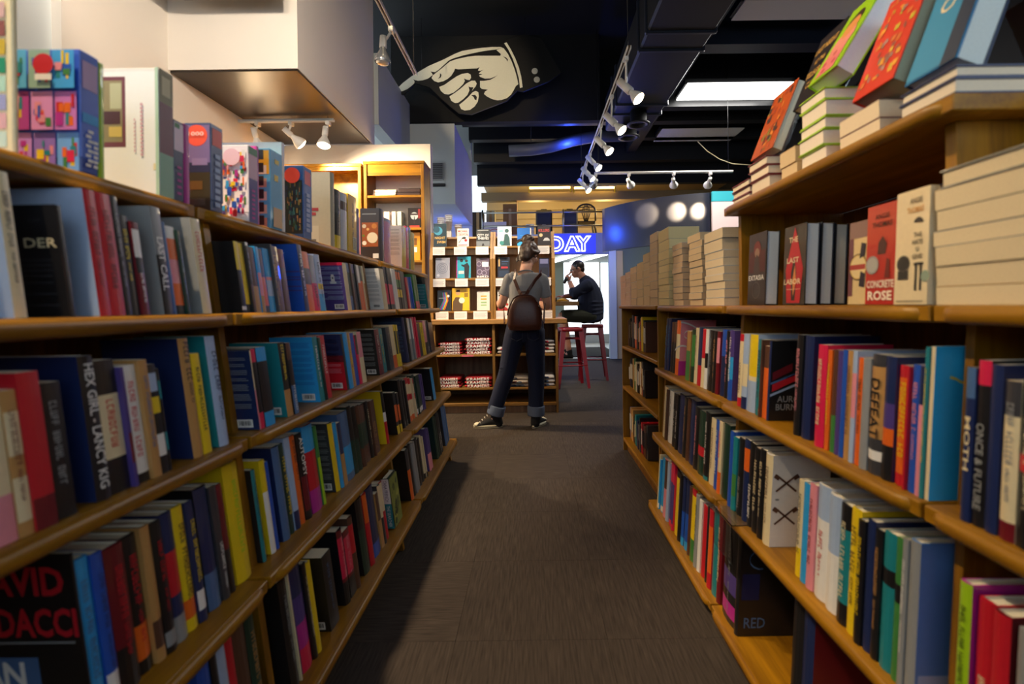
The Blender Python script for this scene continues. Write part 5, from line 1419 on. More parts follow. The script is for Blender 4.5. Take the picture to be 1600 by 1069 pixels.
for (a, b_, z), nm in zip(cards, bel):
    xa, xb = un(a, 440, 1, RY).x, un(b_, 440, 1, RY).x
    mb = MB().box((xa, RY-.003, z-.088), (xb, RY-.0008, z-.004), 'e8e2de')
    o = mb.build('shelf_card', M['print']); tag(o, 'small white note card hung below the '+nm, 'card', 'note cards on the display rack')
    mb = MB()
    for k in range(4): mb.add([(xa+.012, RY-.0034, z-.03-.013*k), (xb-.015-.01*(k % 2), RY-.0034, z-.03-.013*k), (xb-.015-.01*(k % 2), RY-.0034, z-.026-.013*k), (xa+.012, RY-.0034, z-.026-.013*k)], [[0, 1, 2, 3]], 'a8a4a8')
    mb.build('handwriting', M['print'], o, fix=False)
# paper cups stacked behind the rack
for k, (px, yt) in enumerate(((689, 341), (701, 337), (716, 352))):
    p = un(px, yt, 1, 5.40); n = 4; top = p.z; n = 2 if k == 2 else 4
    r = empty('cup_stack', (p.x, 5.40, 1.86)); tag(r, ('shorter white paper cup stack behind the NIGHT SWIM book', 'taller white paper cup stack behind the NIGHT SWIM book', 'lone white paper cups between two top ledge books')[k], 'cups')
    for i in range(n):
        z = top-.11-(n-1-i)*.022
        kids(MB().lathe([(.028, z), (.040, z+.108), (.043, z+.108), (.043, z+.113), (.0385, z+.113)], 16, 'e8e8ec', Matrix.Translation((p.x, 5.40, 0))).build('cup', M['paint']), r)
    zb_ = top-.11-(n-1)*.022
    kids(MB().box((p.x-.03, 5.375, 1.862), (p.x+.03, 5.425, zb_)).build('cup_sleeve', M['paint']), r)
kids(MB().box((RX0, RY+.17, 1.842), (RX1, RY+.32, 1.8615)).build('top_board', M['pale_back']), rk)

# ------------------------------------------------------------------ white wall shelves, left
def wall_unit(lab, x0, x1, top, shelves, back, mats, zheader):
    Y0, Y1 = 5.14, 5.44
    r = empty('wall_bookcase', ((x0+x1)/2, 5.3, 0)); tag(r, lab, 'bookcase', 'wall bookcases on the white partition')
    for x in (x0, x1-.035): kids(MB().box((x, Y0, 0), (x+.035, Y1, top), bev=.003).build('side_panel', mats[1]), r)
    kids(MB().box((x0-.006, Y0-.006, top), (x1+.006, Y1, top+.03), bev=.003).build('top_board', mats[0]), r)
    kids(MB().box((x0+.0355, Y0+.01, zheader), (x1-.0355, Y0+.03, top-.001)).build('header_rail', mats[0]), r)
    for z in shelves: kids(MB().box((x0+.0355, Y0+.004, z-.025), (x1-.0355, Y1-.012, z), bev=.002).build('shelf', mats[0]), r)
    if back: kids(MB().box((x0+.0355, Y1-.011, .05), (x1-.0355, Y1-.001, top-.001)).build('back_panel', M['oak_y']), r)
    return r
wall_unit('narrow oak wall bookcase at the end of the white partition', -1.775, -1.135, 2.62, (2.29, 1.945, 1.60, 1.2), False, (M['oak_x'], M['oak_z']), 2.5)
wall_unit('oak wall bookcase with a wooden back, half hidden by the yellow book', -2.65, -1.80, 2.60, (2.02, 1.6, 1.2), True, (M['oak_x'], M['oak_z']), 2.56)
gw = 'books lying in the narrow wall bookcase'
for i in range(3):
    o = flat_book(-1.70+.004*i, -1.46+.006*i, 5.2, 5.36, 2.2906+.024*i, 2.2906+.024*i+.0225, 'd87a5c', False, 'e8d8c8', 'far', 'paperback'); tag(o, ('lowest', 'middle', 'topmost')[i]+' of three coral paperbacks in the narrow wall bookcase', 'paperback', gw)
for i in range(2):
    o = flat_book(-1.44+.02*i, -1.19, 5.19, 5.36, 2.2906+.042*i, 2.2906+.042*i+.040, '2a2024', True, '3a2a2c', 'far', 'hardcover'); tag(o, ('lower', 'upper')[i]+' of two thick dark hardcovers in the narrow wall bookcase', 'hardcover', gw)
b = carton(-1, 1.2, 5.24, .03, .225, 1.945, .135, '1c1416', name='book'); tag(b['o'], 'black book with a pale shape and red glow standing in the narrow wall bookcase', 'book')
mb = MB(); D_(mb, b, .5, .62, .30, 'a8b8c0'); R_(mb, b, .1, .9, .0, .16, 'b83a2a'); R_(mb, b, .0, .2, .5, .95, '7a1c18'); P_(mb, b, [(.44, .25), (.56, .25), (.52, .6), (.48, .6)], '2a2024', .0016); R_(mb, b, .2, .8, .66, .74, '3a3034', .0018); mb.build('cover_art', M['print'], b['o'], fix=False)
for i, (x, c, lb) in enumerate(((1.40, 'c4d4d4', 'pale blue'), (1.46, 'e4d8d0', 'off white'), (1.53, 'e8dcd8', 'wide white'))):
    w_ = .05 if i < 2 else .14; b = carton(-1, x, 5.22, .14, .185, 1.945, w_-.004, c, name='book'); tag(b['o'], f'{lb} book standing in the narrow wall bookcase', 'book')
    MB().box((-.002, .004, .003), (-(w_-.006), .136, .1865), 'e9e0c8').build('page_block', M['paper'], b['o'])
b = carton(-1, 1.20, 5.2, .05, .30, 1.60, .33, 'e0941c', name='box'); tag(b['o'], 'orange box with a row of small pictures in the narrow wall bookcase', 'box')
mb = MB(); [R_(mb, b, .1+.28*k, .34+.28*k, .55, .8, ('7a4a10', 'f0c040', '5a3a20')[k]) for k in range(3)]; [R_(mb, b, .1+.28*k, .36+.28*k, .3, .48, ('f0e8d8', '8a4a20', 'f0e8d8')[k], .001) for k in range(3)]; mb.build('front_print', M['print'], b['o'], fix=False)
b = carton(-1, 1.88, 5.2, .16, .13, 2.02, .16, '3a2a1c', name='box'); tag(b['o'], 'small dark wooden box in the half hidden wall bookcase', 'box')
MB().box((.002, -.002, .10), (-.162, .162, .134), '4a3622').build('lid', M['cover'], b['o'])

# ------------------------------------------------------------------ pointing hand sign
hs = empty('hand_sign', (-.75, 6.55, 3.8)); tag(hs, 'large black cut-out sign of a white pointing hand hanging under the ceiling', 'sign')
HY = 6.55
def hp(pts, y): return [(lambda p: (p.x, y, p.z))(un(610+a/6.154, 60+b/6.154, 1, HY)) for a, b in pts]
def slab(pts, y0, y1, col, nm):
    A, B = hp(pts, y0), hp(pts, y1); n = len(pts)
    A = [(a[0], y0, a[2]) for a in A]; B = [(a[0], y1, a[2]) for a in A]
    mb = MB().add(A+B, [list(range(n)), list(range(n, 2*n))[::-1]]+[[i, (i+1) % n, n+(i+1) % n, n+i] for i in range(n)], col)
    return kids(mb.build(nm, M['paint']), hs)
HW = 'e9e9d6'
slab([(40, 500), (200, 350), (380, 260), (600, 140), (760, 85), (1080, 55), (1110, 20), (1280, -40), (1450, 0), (1640, 330), (1530, 410), (1280, 510), (1220, 500), (1120, 600), (960, 660), (780, 730), (660, 720), (560, 640), (470, 560), (380, 470), (240, 430), (130, 540), (60, 530)], HY, HY+.03, '0b0b0c', 'board')
F0, F1 = HY-.004, HY+.001
def white(pts, nm='hand_shape', c=HW): slab(pts, F0, F1, c, nm)
white([(62, 487), (120, 430), (205, 365), (240, 345), (290, 312), (365, 268), (440, 236), (500, 210), (560, 180), (620, 150), (690, 122), (780, 106), (880, 92), (980, 84), (1060, 84), (1078, 90), (1010, 108), (900, 122), (800, 142), (700, 164), (600, 194), (560, 214), (520, 252), (470, 298), (430, 326), (385, 318), (400, 336), (408, 352), (360, 388), (310, 404), (265, 408), (232, 400), (218, 392), (232, 412), (230, 432), (200, 460), (160, 490), (115, 508), (85, 510)], 'index_finger')
white([(575, 222), (640, 200), (740, 178), (820, 168), (1058, 168), (1062, 150), (1020, 112), (1076, 92), (1090, 96), (1130, 150), (1165, 220), (1195, 300), (1215, 370), (1230, 440), (1205, 460), (1185, 500), (1160, 540), (1120, 575), (1070, 592), (1030, 596), (980, 585), (930, 560), (900, 535), (910, 512), (938, 494), (880, 486), (862, 472), (862, 410), (900, 410), (960, 400), (1000, 378), (1035, 350), (1005, 368), (960, 386), (910, 388), (866, 372), (852, 358), (890, 346), (850, 340), (866, 322), (898, 300), (860, 314), (842, 310), (858, 275), (830, 290), (760, 292), (700, 296), (650, 298), (622, 292), (610, 320), (585, 360), (550, 390), (510, 412), (460, 424), (420, 410), (396, 382), (410, 356), (450, 324), (500, 285), (540, 250)], 'palm')
white([(470, 468), (520, 448), (580, 405), (640, 365), (690, 342), (745, 334), (772, 350), (776, 378), (762, 402), (735, 398), (708, 386), (716, 410), (700, 440), (660, 480), (610, 520), (560, 540), (520, 535), (485, 505)], 'middle_finger')
white([(568, 560), (620, 525), (680, 480), (730, 435), (780, 408), (815, 408), (830, 435), (820, 462), (795, 490), (785, 505), (800, 470), (770, 470), (752, 462), (760, 500), (740, 545), (700, 585), (650, 620), (620, 622), (585, 600)], 'ring_finger')
white([(662, 640), (700, 610), (745, 570), (790, 520), (822, 505), (846, 520), (850, 560), (840, 610), (810, 655), (765, 688), (715, 694), (680, 680)], 'little_finger')
slab([(778, 548), (815, 545), (832, 565), (828, 595), (812, 590), (800, 565)], F0-.003, F0, '0b0b0c', 'nail_mark')  # black mark drawn on the little finger
slab([(478, 336), (492, 352), (486, 376), (460, 390), (476, 368)], F0-.003, F0, '0b0b0c', 'finger_crease')
slab([(1086, 176), (1112, 186), (1130, 205), (1124, 226), (1116, 204)], F0-.003, F0, '0b0b0c', 'wrist_crease')
white([(1094, 48), (1118, 40), (1160, 110), (1200, 190), (1235, 280), (1258, 370), (1272, 470), (1246, 478), (1236, 390), (1210, 290), (1175, 195), (1135, 110)], 'cuff_band')
for u, v in ((1388, 315), (1408, 397)):
    p = hp([(u, v)], HY)[0]
    kids(MB().lathe([(.0, -.012), (.034, -.010), (.042, .0), (.036, .004)], 18, 'c4c4bc', Matrix.Translation((p[0], HY-.002, p[2])) @ Matrix.Rotation(-math.pi/2, 4, 'X') @ Matrix.Scale(-1, 4, (0, 0, 1))).build('cuff_button', M['paint']), hs)
for u in (300, 1300):
    p = hp([(u, 60 if u > 600 else 320)], HY)[0]
    kids(MB().tube([(p[0], HY+.015, p[2]), (p[0], HY+.015, CZ)], .003, 'K', 6).build('hanging_wire', M['black_duct']), hs)

# ------------------------------------------------------------------ neon DAY sign over the doorway
ns = empty('neon_sign', (.8, 9.9, 2.34)); tag(ns, 'blue lit sign reading DAY in white neon outline above the doorway', 'sign')
sx0, sx1 = .28, un(931, 380, 1, 9.88).x; sz0, sz1 = 2.155, 2.555
kids(MB().box((sx0, 9.885, sz0), (sx1, 9.93, sz1), '1018a0', bev=.004).build('backing', simple('blue lit sign face', '0a1490', .7, emit=(.035, .05, .85), es=.9)), ns)
kids(MB().box((sx0-.02, 9.93, sz0-.02), (1.56, 9.9495, sz1+.02), '8a8c94').build('mounting_plate', M['paint']), ns)
M['neon'] = simple('white neon tube', 'ffffff', .3, emit=(.92, .92, 1.0), es=3.2)
def neon_letter(ch, x0, x1, z0, z1):
    cu = bpy.data.curves.new('letter', 'FONT'); cu.body = ch; cu.fill_mode = 'NONE'; cu.bevel_depth = .027; cu.bevel_resolution = 1; cu.resolution_u = 5; cu.offset = .03
    ob = bpy.data.objects.new('letter', cu); COL.objects.link(ob)
    me = bpy.data.meshes.new_from_object(ob.evaluated_get(bpy.context.evaluated_depsgraph_get())); bpy.data.objects.remove(ob)
    xs = [v.co.x for v in me.vertices]; ys = [v.co.y for v in me.vertices]; a, b, c, d = min(xs), max(xs), min(ys), max(ys)
    for v in me.vertices:
        v.co = Vector((x0+(v.co.x-a)/(b-a)*(x1-x0), 9.868+v.co.z*.6, z0+(v.co.y-c)/(d-c)*(z1-z0)))
    me.materials.clear(); me.materials.append(M['neon']); o = bpy.data.objects.new('neon_letter', me); COL.objects.link(o); kids(o, ns)
lx = lambda px: un(px, 380, 1, 9.87).x
neon_letter('D', lx(857), lx(881), 2.19, 2.51); neon_letter('A', lx(881), lx(907), 2.19, 2.51); neon_letter('Y', lx(899), lx(924), 2.19, 2.51)

# ------------------------------------------------------------------ things stored on the mezzanine
ZM = 2.5605; YM = 10.45
def mx(px, y=YM): return un(px, 340, 1, y).x
def mz(py, y=YM): return un(840, py, 1, y).z
def cardboard(x0, x1, z1, lab, y=YM, flaps=True, col='8a6238'):
    r = empty('cardboard_box', ((x0+x1)/2, y+.15, ZM)); tag(r, lab, 'box', 'cartons on the mezzanine')
    kids(MB().box((x0, y, ZM), (x1, y+.32, z1), col, bev=.004).build('carton', M['paper']), r)
    if flaps:
        kids(MB().box((x0, y-.004, z1), (x1, y+.004, z1+.09), col, Matrix.Translation((0, 0, 0))).build('flap', M['paper']), r)
        kids(MB().box((x1-.006, y, z1), (x1+.002, y+.32, z1+.20), col).build('flap', M['paper']), r)
    kids(MB().box(((x0+x1)/2-.03, y-.0015, ZM+.02), ((x0+x1)/2+.03, y-.0002, z1-.01), 'b08a5c').build('tape', M['print']), r)
cardboard(mx(786), mx(808), mz(325), 'brown open carton with a raised flap behind the railing')
cardboard(mx(738), mx(755), mz(330), 'dark carton at the corner of the mezzanine', flaps=False, col='3a2c20')
cardboard(mx(757), mx(771), mz(322), 'pale carton standing at the mezzanine corner', YM+.4, False, 'b0a890')
o = MB().box((mx(755), YM-.25, ZM), (mx(792), YM-.235, mz(346, 10.2)), 'd8ccd0').build('picture_board', M['print']); tag(o, 'pale board with a red curve leaning behind the mezzanine railing', 'board')
mb = MB(); xa, xb = mx(764), mx(784)
for k in range(12):
    a0, a1 = math.pi*k/12, math.pi*(k+1)/12; cxx, rr = (xa+xb)/2, (xb-xa)/2
    mb.add([(cxx+rr*math.cos(a0), YM-.252, 2.63+.7*rr*math.sin(a0)), (cxx+rr*math.cos(a1), YM-.252, 2.63+.7*rr*math.sin(a1)), (cxx+rr*.85*math.cos(a1), YM-.252, 2.63+.6*rr*math.sin(a1)), (cxx+rr*.85*math.cos(a0), YM-.252, 2.63+.6*rr*math.sin(a0))], [[0, 1, 2, 3]], 'c04a48')
mb.build('printed_curve', M['print'], o, fix=False)
for i in range(3):
    z = ZM+.10*i; o = MB().box((mx(819)+.02*i, YM, z+.001*(i > 0)), (mx(834), YM+.25, z+.099), ('8aa890', 'c8c0a8', '9ab8b0')[i], bev=.004).build('storage_box', M['paint']); tag(o, ('lowest', 'middle', 'topmost')[i]+' small pale storage box behind the railing', 'box', 'pale boxes on the mezzanine')
    MB().box((mx(819)+.02*i-.004, YM-.004, z+.075), (mx(834)+.004, YM+.254, z+.0985), 'd8dcd0').build('lid', M['paint'], o)
def black_case(x0, x1, z1, lab, tagged):
    r = empty('black_case', ((x0+x1)/2, YM+.1, ZM)); tag(r, lab, 'case', 'black cases on the mezzanine')
    kids(MB().box((x0, YM, ZM+.03), (x1, YM+.24, z1), '141416', bev=.03).build('shell', M['black_plastic']), r)
    kids(MB().box((x0+.03, YM-.008, z1-.07), (x1-.03, YM+.248, z1-.05), '2a2a2c', bev=.004).build('rim', M['black_plastic']), r)
    for x in (x0+.05, x1-.05): kids(MB().box((x-.02, YM+.02, ZM), (x+.02, YM+.2, ZM+.031), '141416').build('foot', M['black_plastic']), r)
    kids(MB().tube([((x0+x1)/2-.06, YM+.12, z1-.01), ((x0+x1)/2-.06, YM+.12, z1+.03), ((x0+x1)/2+.06, YM+.12, z1+.03), ((x0+x1)/2+.06, YM+.12, z1-.01)], .01, 'K').build('handle', M['black_plastic']), r)
    if tagged: kids(MB().box(((x0+x1)/2-.04, YM-.003, ZM+.22), ((x0+x1)/2+.04, YM-.0005, ZM+.28), 'e8e4d8').build('label', M['print']), r)
black_case(mx(837), mx(863), mz(328), 'black hard case with a small white label on the mezzanine', True)
black_case(mx(879), mx(903), mz(328), 'plain black hard case beside the stacked chair', False)
def plastic_chair(x, y, lab):
    r = empty('plastic_chair', (x, y, ZM)); tag(r, lab, 'chair'); w, zt, zs = .21, ZM+.80, ZM+.42
    kids(MB().box((x-w, y-.22, zs-.02), (x+w, y+.22, zs), bev=.008).build('seat', M['black_plastic']), r)
    arch = [(x-w, y-.2, zs)]+[(x-w*math.cos(a), y-.24, zs+.20+.17*math.sin(a)) for a in [math.pi*k/10 for k in range(11)]]+[(x+w, y-.2, zs)]
    kids(MB().tube(arch, .02, 'K', 8).build('back_frame', M['black_plastic']), r)
    for k, hgt in ((-2, .30), (-1, .345), (0, .36), (1, .345), (2, .30)): kids(MB().tube([(x+k*.018, y-.2, zs), (x+k*.045, y-.235, zs+.18), (x+k*.03, y-.24, zs+hgt)], .011, 'K', 6).build('back_slat', M['black_plastic']), r)
    for k in (.22, .29): kids(MB().tube([(x-w*.93, y-.238, zs+k), (x, y-.245, zs+k+.025), (x+w*.93, y-.238, zs+k)], .010, 'K', 6).build('cross_slat', M['black_plastic']), r)
    for sx in (-1, 1):
        for sy in (-1, 1): kids(MB().tube([(x+sx*w*.9, y+sy*.19, zs-.01), (x+sx*w*1.1, y+sy*.24, ZM)], [.024, .018], 'K', 8).build('leg', M['black_plastic']), r)
plastic_chair(mx(919), YM+.62, 'black plastic slatted chair on the mezzanine above the neon sign')

# ------------------------------------------------------------------ red metal stools and the bar table
M['red_metal'] = simple('red enamelled steel', '7d0c1a', .32, var=.08, bscale=8.)
def stool(x, y, hgt, lab, rz=0.):
    r = empty('bar_stool', (x, y, 0)); r.rotation_euler.z = rz; tag(r, lab, 'bar stool', 'red metal bar stools')
    def add(mb, nm): mb.build(nm, M['red_metal'], r)
    s = .155
    prof = []
    def sq(h, z, c): return [Vector((px, py, z)) for px, py in [(h*math.copysign(min(1, abs(math.cos(t))**.28), math.cos(t)), h*math.copysign(min(1, abs(math.sin(t))**.28), math.sin(t))) for t in [2*math.pi*(k+.5)/24 for k in range(24)]]]
    add(MB().rings([sq(s+.006, hgt-.05, 0), sq(s+.004, hgt-.012, 0), sq(s-.006, hgt, 0), sq(s-.03, hgt-.004, 0), sq(.02, hgt-.008, 0)], 'R'), 'seat')
    for sx in (-1, 1):
        for sy in (-1, 1):
            t, b_ = Vector((sx*(s-.012), sy*(s-.012), hgt-.02)), Vector((sx*.215, sy*.215, 0))
            d = (b_-t); rs = []
            for q, w in ((0, .062), (.5, .046), (.92, .032), (1, .03)):
                p = t+d*q; a = w
                rs.append([Vector((p.x+sx*.006, p.y+sy*.006, p.z)), Vector((p.x-sx*a, p.y+sy*.006, p.z)), Vector((p.x-sx*a, p.y-sy*.000, p.z)), Vector((p.x, p.y, p.z)), Vector((p.x, p.y-sy*a, p.z)), Vector((p.x+sx*.006, p.y-sy*a, p.z))])
            add(MB().rings(rs, 'R', smooth=False), 'leg')
    k = .30; q = 1-k/hgt; e = s-.012+(.215-s+.012)*q
    for a, b_ in (((-e, -e), (e, -e)), ((e, -e), (e, e)), ((e, e), (-e, e)), ((-e, e), (-e, -e))):
        add(MB().tube([(a[0], a[1], k), (b_[0], b_[1], k)], .009, 'R', 8), 'foot_rail')
    for a, b_ in (((-e*.8, -e*.8), (e*.8, e*.8)), ((e*.8, -e*.8), (-e*.8, e*.8))): add(MB().box((-.012, -abs(a[0])*1.3, hgt-.16), (.012, abs(a[0])*1.3, hgt-.13), mtx=Matrix.Rotation(math.pi/4*(1 if a[0]*a[1] < 0 else -1), 4, 'Z')), 'cross_brace')
    return r
stool(.50, 6.62, .80, 'red metal bar stool nearest the counter, empty', .12)
stool(.88, 7.28, .815, 'red metal bar stool under the seated man', -.08)
bt = empty('bar_table', (.1, 7.2, 0)); tag(bt, 'high pale wood bar table before the seated man', 'table')
kids(MB().box((-.7, 6.95, 1.095), (.655, 7.55, 1.155), bev=.004).build('table_top', M['pale_x']), bt)
kids(MB().tube([(.0, 7.25, .02), (.0, 7.25, 1.096)], .04, 'K', 12).build('pedestal', M['black_plastic']), bt)
kids(MB().lathe([(.24, 0), (.24, .015), (.05, .03)], 20, 'K', Matrix.Translation((.0, 7.25, 0))).build('base_plate', M['black_plastic']), bt)
tr_ = empty('food_wrapper', (.45, 7.1, 1.156)); tag(tr_, 'crumpled yellow food wrapper on the bar table before the man', 'wrapper')
r = random.Random(3); mb = MB(); rs = []
for k in range(5):
    z = 1.1562+.012*k; rr = (.07, .085, .07, .05, .02)[k]
    rs.append([Vector((.44+rr*1.2*math.cos(t)*r.uniform(.8, 1.15), 7.1+rr*math.sin(t)*r.uniform(.8, 1.15), z+.003*math.sin(3*t))) for t in [2*math.pi*q/12 for q in range(12)]])
kids(mb.rings(rs, 'e0a020', smooth=False).build('paper', M['paper']), tr_)
kids(MB().box((.40, 7.0, 1.156), (.56, 7.2, 1.1585), 'd8d4cc').build('napkin', M['paper']), tr_)
o = MB().lathe([(.0, 0), (.03, 0), (.034, .02), (.034, .05), (.028, .06), (.0, .06)], 16, '15151a', Matrix.Translation((.31, 7.02, 1.1558))).build('sauce_pot', M['paint']); tag(o, 'small black sauce pot on the bar table', 'pot')
# ------------------------------------------------------------------ people
def loft(mb, pts, rad, side=Vector((1, 0, 0)), n=14, col='W', round_ends=True, dome=1.):
    """Closed tapering limb; rad entries r or (rx, ry), rx along side."""
    pts = [Vector(p) for p in pts]; rad = [(r, r) if not isinstance(r, tuple) else r for r in rad]
    P, R = [], []
    # smooth subdivision (Catmull-Rom)
    m = len(pts)
    for i in range(m-1):
        p0, p1, p2, p3 = pts[max(0, i-1)], pts[i], pts[i+1], pts[min(m-1, i+2)]
        for k in range(4):
            t = k/4
            P.append(.5*((2*p1)+(p2-p0)*t+(2*p0-5*p1+4*p2-p3)*t*t+(3*p1-p0-3*p2+p3)*t**3))
            R.append(tuple(rad[i][q]*(1-t)+rad[i+1][q]*t for q in (0, 1)))
    P.append(pts[-1]); R.append(rad[-1])
    if round_ends:
        d0, d1 = (P[0]-P[1]).normalized(), (P[-1]-P[-2]).normalized(); r0, r1 = min(R[0]), min(R[-1])
        pre = [(P[0]+d0*r0*dome*math.sin(a), tuple(x*math.cos(a) for x in R[0])) for a in (1.5, 1.1, .6)]
        post = [(P[-1]+d1*r1*dome*math.sin(a), tuple(x*math.cos(a) for x in R[-1])) for a in (.6, 1.1, 1.5)]
        P = [p for p, _ in pre]+P+[p for p, _ in post]; R = [r for _, r in pre]+R+[r for _, r in post]
    rs = []
    for i, p in enumerate(P):
        t = (P[min(i+1, len(P)-1)]-P[max(i-1, 0)]).normalized()
        u = side-t*side.dot(t)
        u = u.normalized() if u.length > .15 else (Vector((0, 1, 0))-t*t.y).normalized()
        w = t.cross(u)
        rs.append([p+u*R[i][0]*math.cos(2*math.pi*k/n)+w*R[i][1]*math.sin(2*math.pi*k/n) for k in range(n)])
    return mb.rings(rs, col)
def ellipsoid(mb, c, r, rot=None, col='W', n=16, m=10):
    c = Vector(c); rs = []
    for i in range(m+1):
        a = -math.pi/2+math.pi*(i+.02 if i == 0 else (i-.02 if i == m else i))/m
        ring = [Vector((r[0]*math.cos(a)*math.cos(2*math.pi*k/n), r[1]*math.cos(a)*math.sin(2*math.pi*k/n), r[2]*math.sin(a))) for k in range(n)]
        rs.append([c+(rot @ p if rot else p) for p in ring])
    return mb.rings(rs, col)
def fuse(mb, name, mat, voxel, smooth=3, parent=None, bumpy=None):
    """Join overlapping closed pieces into one continuous skin."""
    o = mb.build(name, mat, fix=True)
    md = o.modifiers.new('skin', 'REMESH'); md.mode = 'VOXEL'; md.voxel_size = voxel; md.use_smooth_shade = True
    if smooth: sm = o.modifiers.new('smooth', 'SMOOTH'); sm.iterations = smooth; sm.factor = .5
    dg = bpy.context.evaluated_depsgraph_get(); dg.update()
    me = bpy.data.meshes.new_from_object(o.evaluated_get(dg)); old = o.data; o.modifiers.clear(); o.data = me; bpy.data.meshes.remove(old)
    me.materials.clear(); me.materials.append(mat); me.name = name
    for p in me.polygons: p.use_smooth = True
    if parent is not None: kids(o, parent)
    return o
def skin_mat(name, c):
    m = simple(name, c, .5, bump=.08, bscale=120., var=.06); b = m.node_tree.nodes['Principled BSDF']
    b.inputs['Subsurface Weight'].default_value = .12; b.inputs['Subsurface Radius'].default_value = (.02, .008, .005); return m
def fabric(name, c, var=.1, bump=.25, scale=260., rough=.9):
    return simple(name, c, rough, bump=bump, bscale=scale, var=var)
M['skin_w'] = skin_mat('fair skin', 'd8a288'); M['skin_m'] = skin_mat('ruddy skin', 'c98a6c')
def hair_mat(name, c1, c2):
    m, nt, b = new_mat(name); tc = nt.nodes.new('ShaderNodeTexCoord'); mp = nt.nodes.new('ShaderNodeMapping'); mp.inputs['Scale'].default_value = (160, 60, 14)
    n = nt.nodes.new('ShaderNodeTexNoise'); n.inputs['Scale'].default_value = 1; n.inputs['Detail'].default_value = 4
    cr = nt.nodes.new('ShaderNodeValToRGB'); cr.color_ramp.elements[0].position = .35; cr.color_ramp.elements[1].position = .7
    cr.color_ramp.elements[0].color = (*lin(c1), 1); cr.color_ramp.elements[1].color = (*lin(c2), 1)
    nt.links.new(tc.outputs['Object'], mp.inputs['Vector']); nt.links.new(mp.outputs['Vector'], n.inputs['Vector']); nt.links.new(n.outputs['Fac'], cr.inputs['Fac']); nt.links.new(cr.outputs['Color'], b.inputs['Base Color'])
    bp = nt.nodes.new('ShaderNodeBump'); bp.inputs['Strength'].default_value = .6; bp.inputs['Distance'].default_value = .004
    nt.links.new(n.outputs['Fac'], bp.inputs['Height']); nt.links.new(bp.outputs['Normal'], b.inputs['Normal']); b.inputs['Roughness'].default_value = .42
    return m
M['hair_w'] = hair_mat('brown hair', '140b07', '43291a'); M['hair_m'] = hair_mat('dark brown hair', '120c0a', '33221a')

def hand(mb, wrist, palm_dir, out_dir, curl=.5, size=1., thumb_side=1):
    """Palm plus five separate curled fingers. palm_dir: wrist to knuckles; out_dir: back-of-hand normal."""
    w = Vector(wrist); d = Vector(palm_dir).normalized(); n = Vector(out_dir); n = (n-d*n.dot(d)).normalized(); s = d.cross(n)*thumb_side
    L = .085*size; k = w+d*L
    loft(mb, [w-d*.02, w+d*.02, w+d*L*.6, k], [(.024*size, .018*size), (.030*size, .016*size), (.039*size, .015*size), (.037*size, .012*size)], s, 12)
    for i, (off, ln) in enumerate(((.030, .072), (.010, .080), (-.011, .074), (-.030, .058))):
        p = k+s*off*size-d*.008; a = curl*.5; pts = [p-d*.02, p]; q = p
        for seg, fr in enumerate((.45, .32, .23)):
            dd = (d*math.cos(a)-n*math.sin(a)); q = q+dd*ln*fr*size; pts.append(q); a += curl*.85
        loft(mb, pts, [.0095*size, .0092*size, .0088*size, .008*size, .007*size], s, 8)
    t0 = w+d*.02+s*.022*size
    a1 = (s*.75+d*.65-n*.25).normalized(); p1 = t0+a1*.038*size; a2 = (d*.85+s*.25-n*.45*(.5+curl)).normalized(); p2 = p1+a2*.032*size; p3 = p2+(a2-n*.3*curl).normalized()*.024*size
    loft(mb, [t0-a1*.015, t0, p1, p2, p3], [.012*size, .0125*size, .0115*size, .010*size, .008*size], n, 8)
def head(mb, c, rot, k=1., nose=1.):
    """Skull, jaw, nose, brow, lips, ears; rot turns local (x right, y face forward, z up)."""
    T = lambda p: Vector(c)+rot @ (Vector(p)*k)
    ellipsoid(mb, T((0, -.012, .025)), (.074*k, .094*k, .092*k), rot); ellipsoid(mb, T((0, .022, -.035)), (.058*k, .064*k, .078*k), rot)
    ellipsoid(mb, T((0, .055, -.088)), (.026*k, .024*k, .020*k), rot)
    loft(mb, [T((0, .082, .012)), T((0, .098, -.014)), T((0, .108*nose, -.032))], [.009*k, .011*k, .014*k], rot @ Vector((1, 0, 0)), 8)
    loft(mb, [T((-.04, .07, .022)), T((0, .082, .027)), T((.04, .07, .022))], [.011*k, .012*k, .011*k], Vector((0, 0, 1)), 8)
    loft(mb, [T((-.02, .076, -.060)), T((0, .086, -.058)), T((.02, .076, -.060))], [.006*k, .009*k, .006*k], Vector((0, 0, 1)), 8)
    loft(mb, [T((-.018, .073, -.072)), T((0, .082, -.072)), T((.018, .073, -.072))], [.006*k, .008*k, .006*k], Vector((0, 0, 1)), 8)
    for sx in (-1, 1):
        ellipsoid(mb, T((sx*.046, .058, -.022)), (.022*k, .02*k, .022*k), rot)
        loft(mb, [T((sx*.074, -.006, .022)), T((sx*.083, -.018, .012)), T((sx*.081, -.016, -.012)), T((sx*.073, -.002, -.030))], [(.006*k, .010*k), (.006*k, .013*k), (.006*k, .010*k), (.005*k, .006*k)], rot @ Vector((1, 0, 0)), 8)
def eyes(c, rot, k, parent):
    T = lambda p: Vector(c)+rot @ (Vector(p)*k)
    for sx in (-1, 1):
        mb = MB(); ellipsoid(mb, T((sx*.031, .071, .004)), (.0125*k, .011*k, .009*k), rot, 'efeae6', 12, 8)
        ellipsoid(mb, T((sx*.031, .0795, .004)), (.0055*k, .004*k, .0055*k), rot, '2a1c14', 10, 6)
        kids(mb.build('eye', M['paint']), parent)

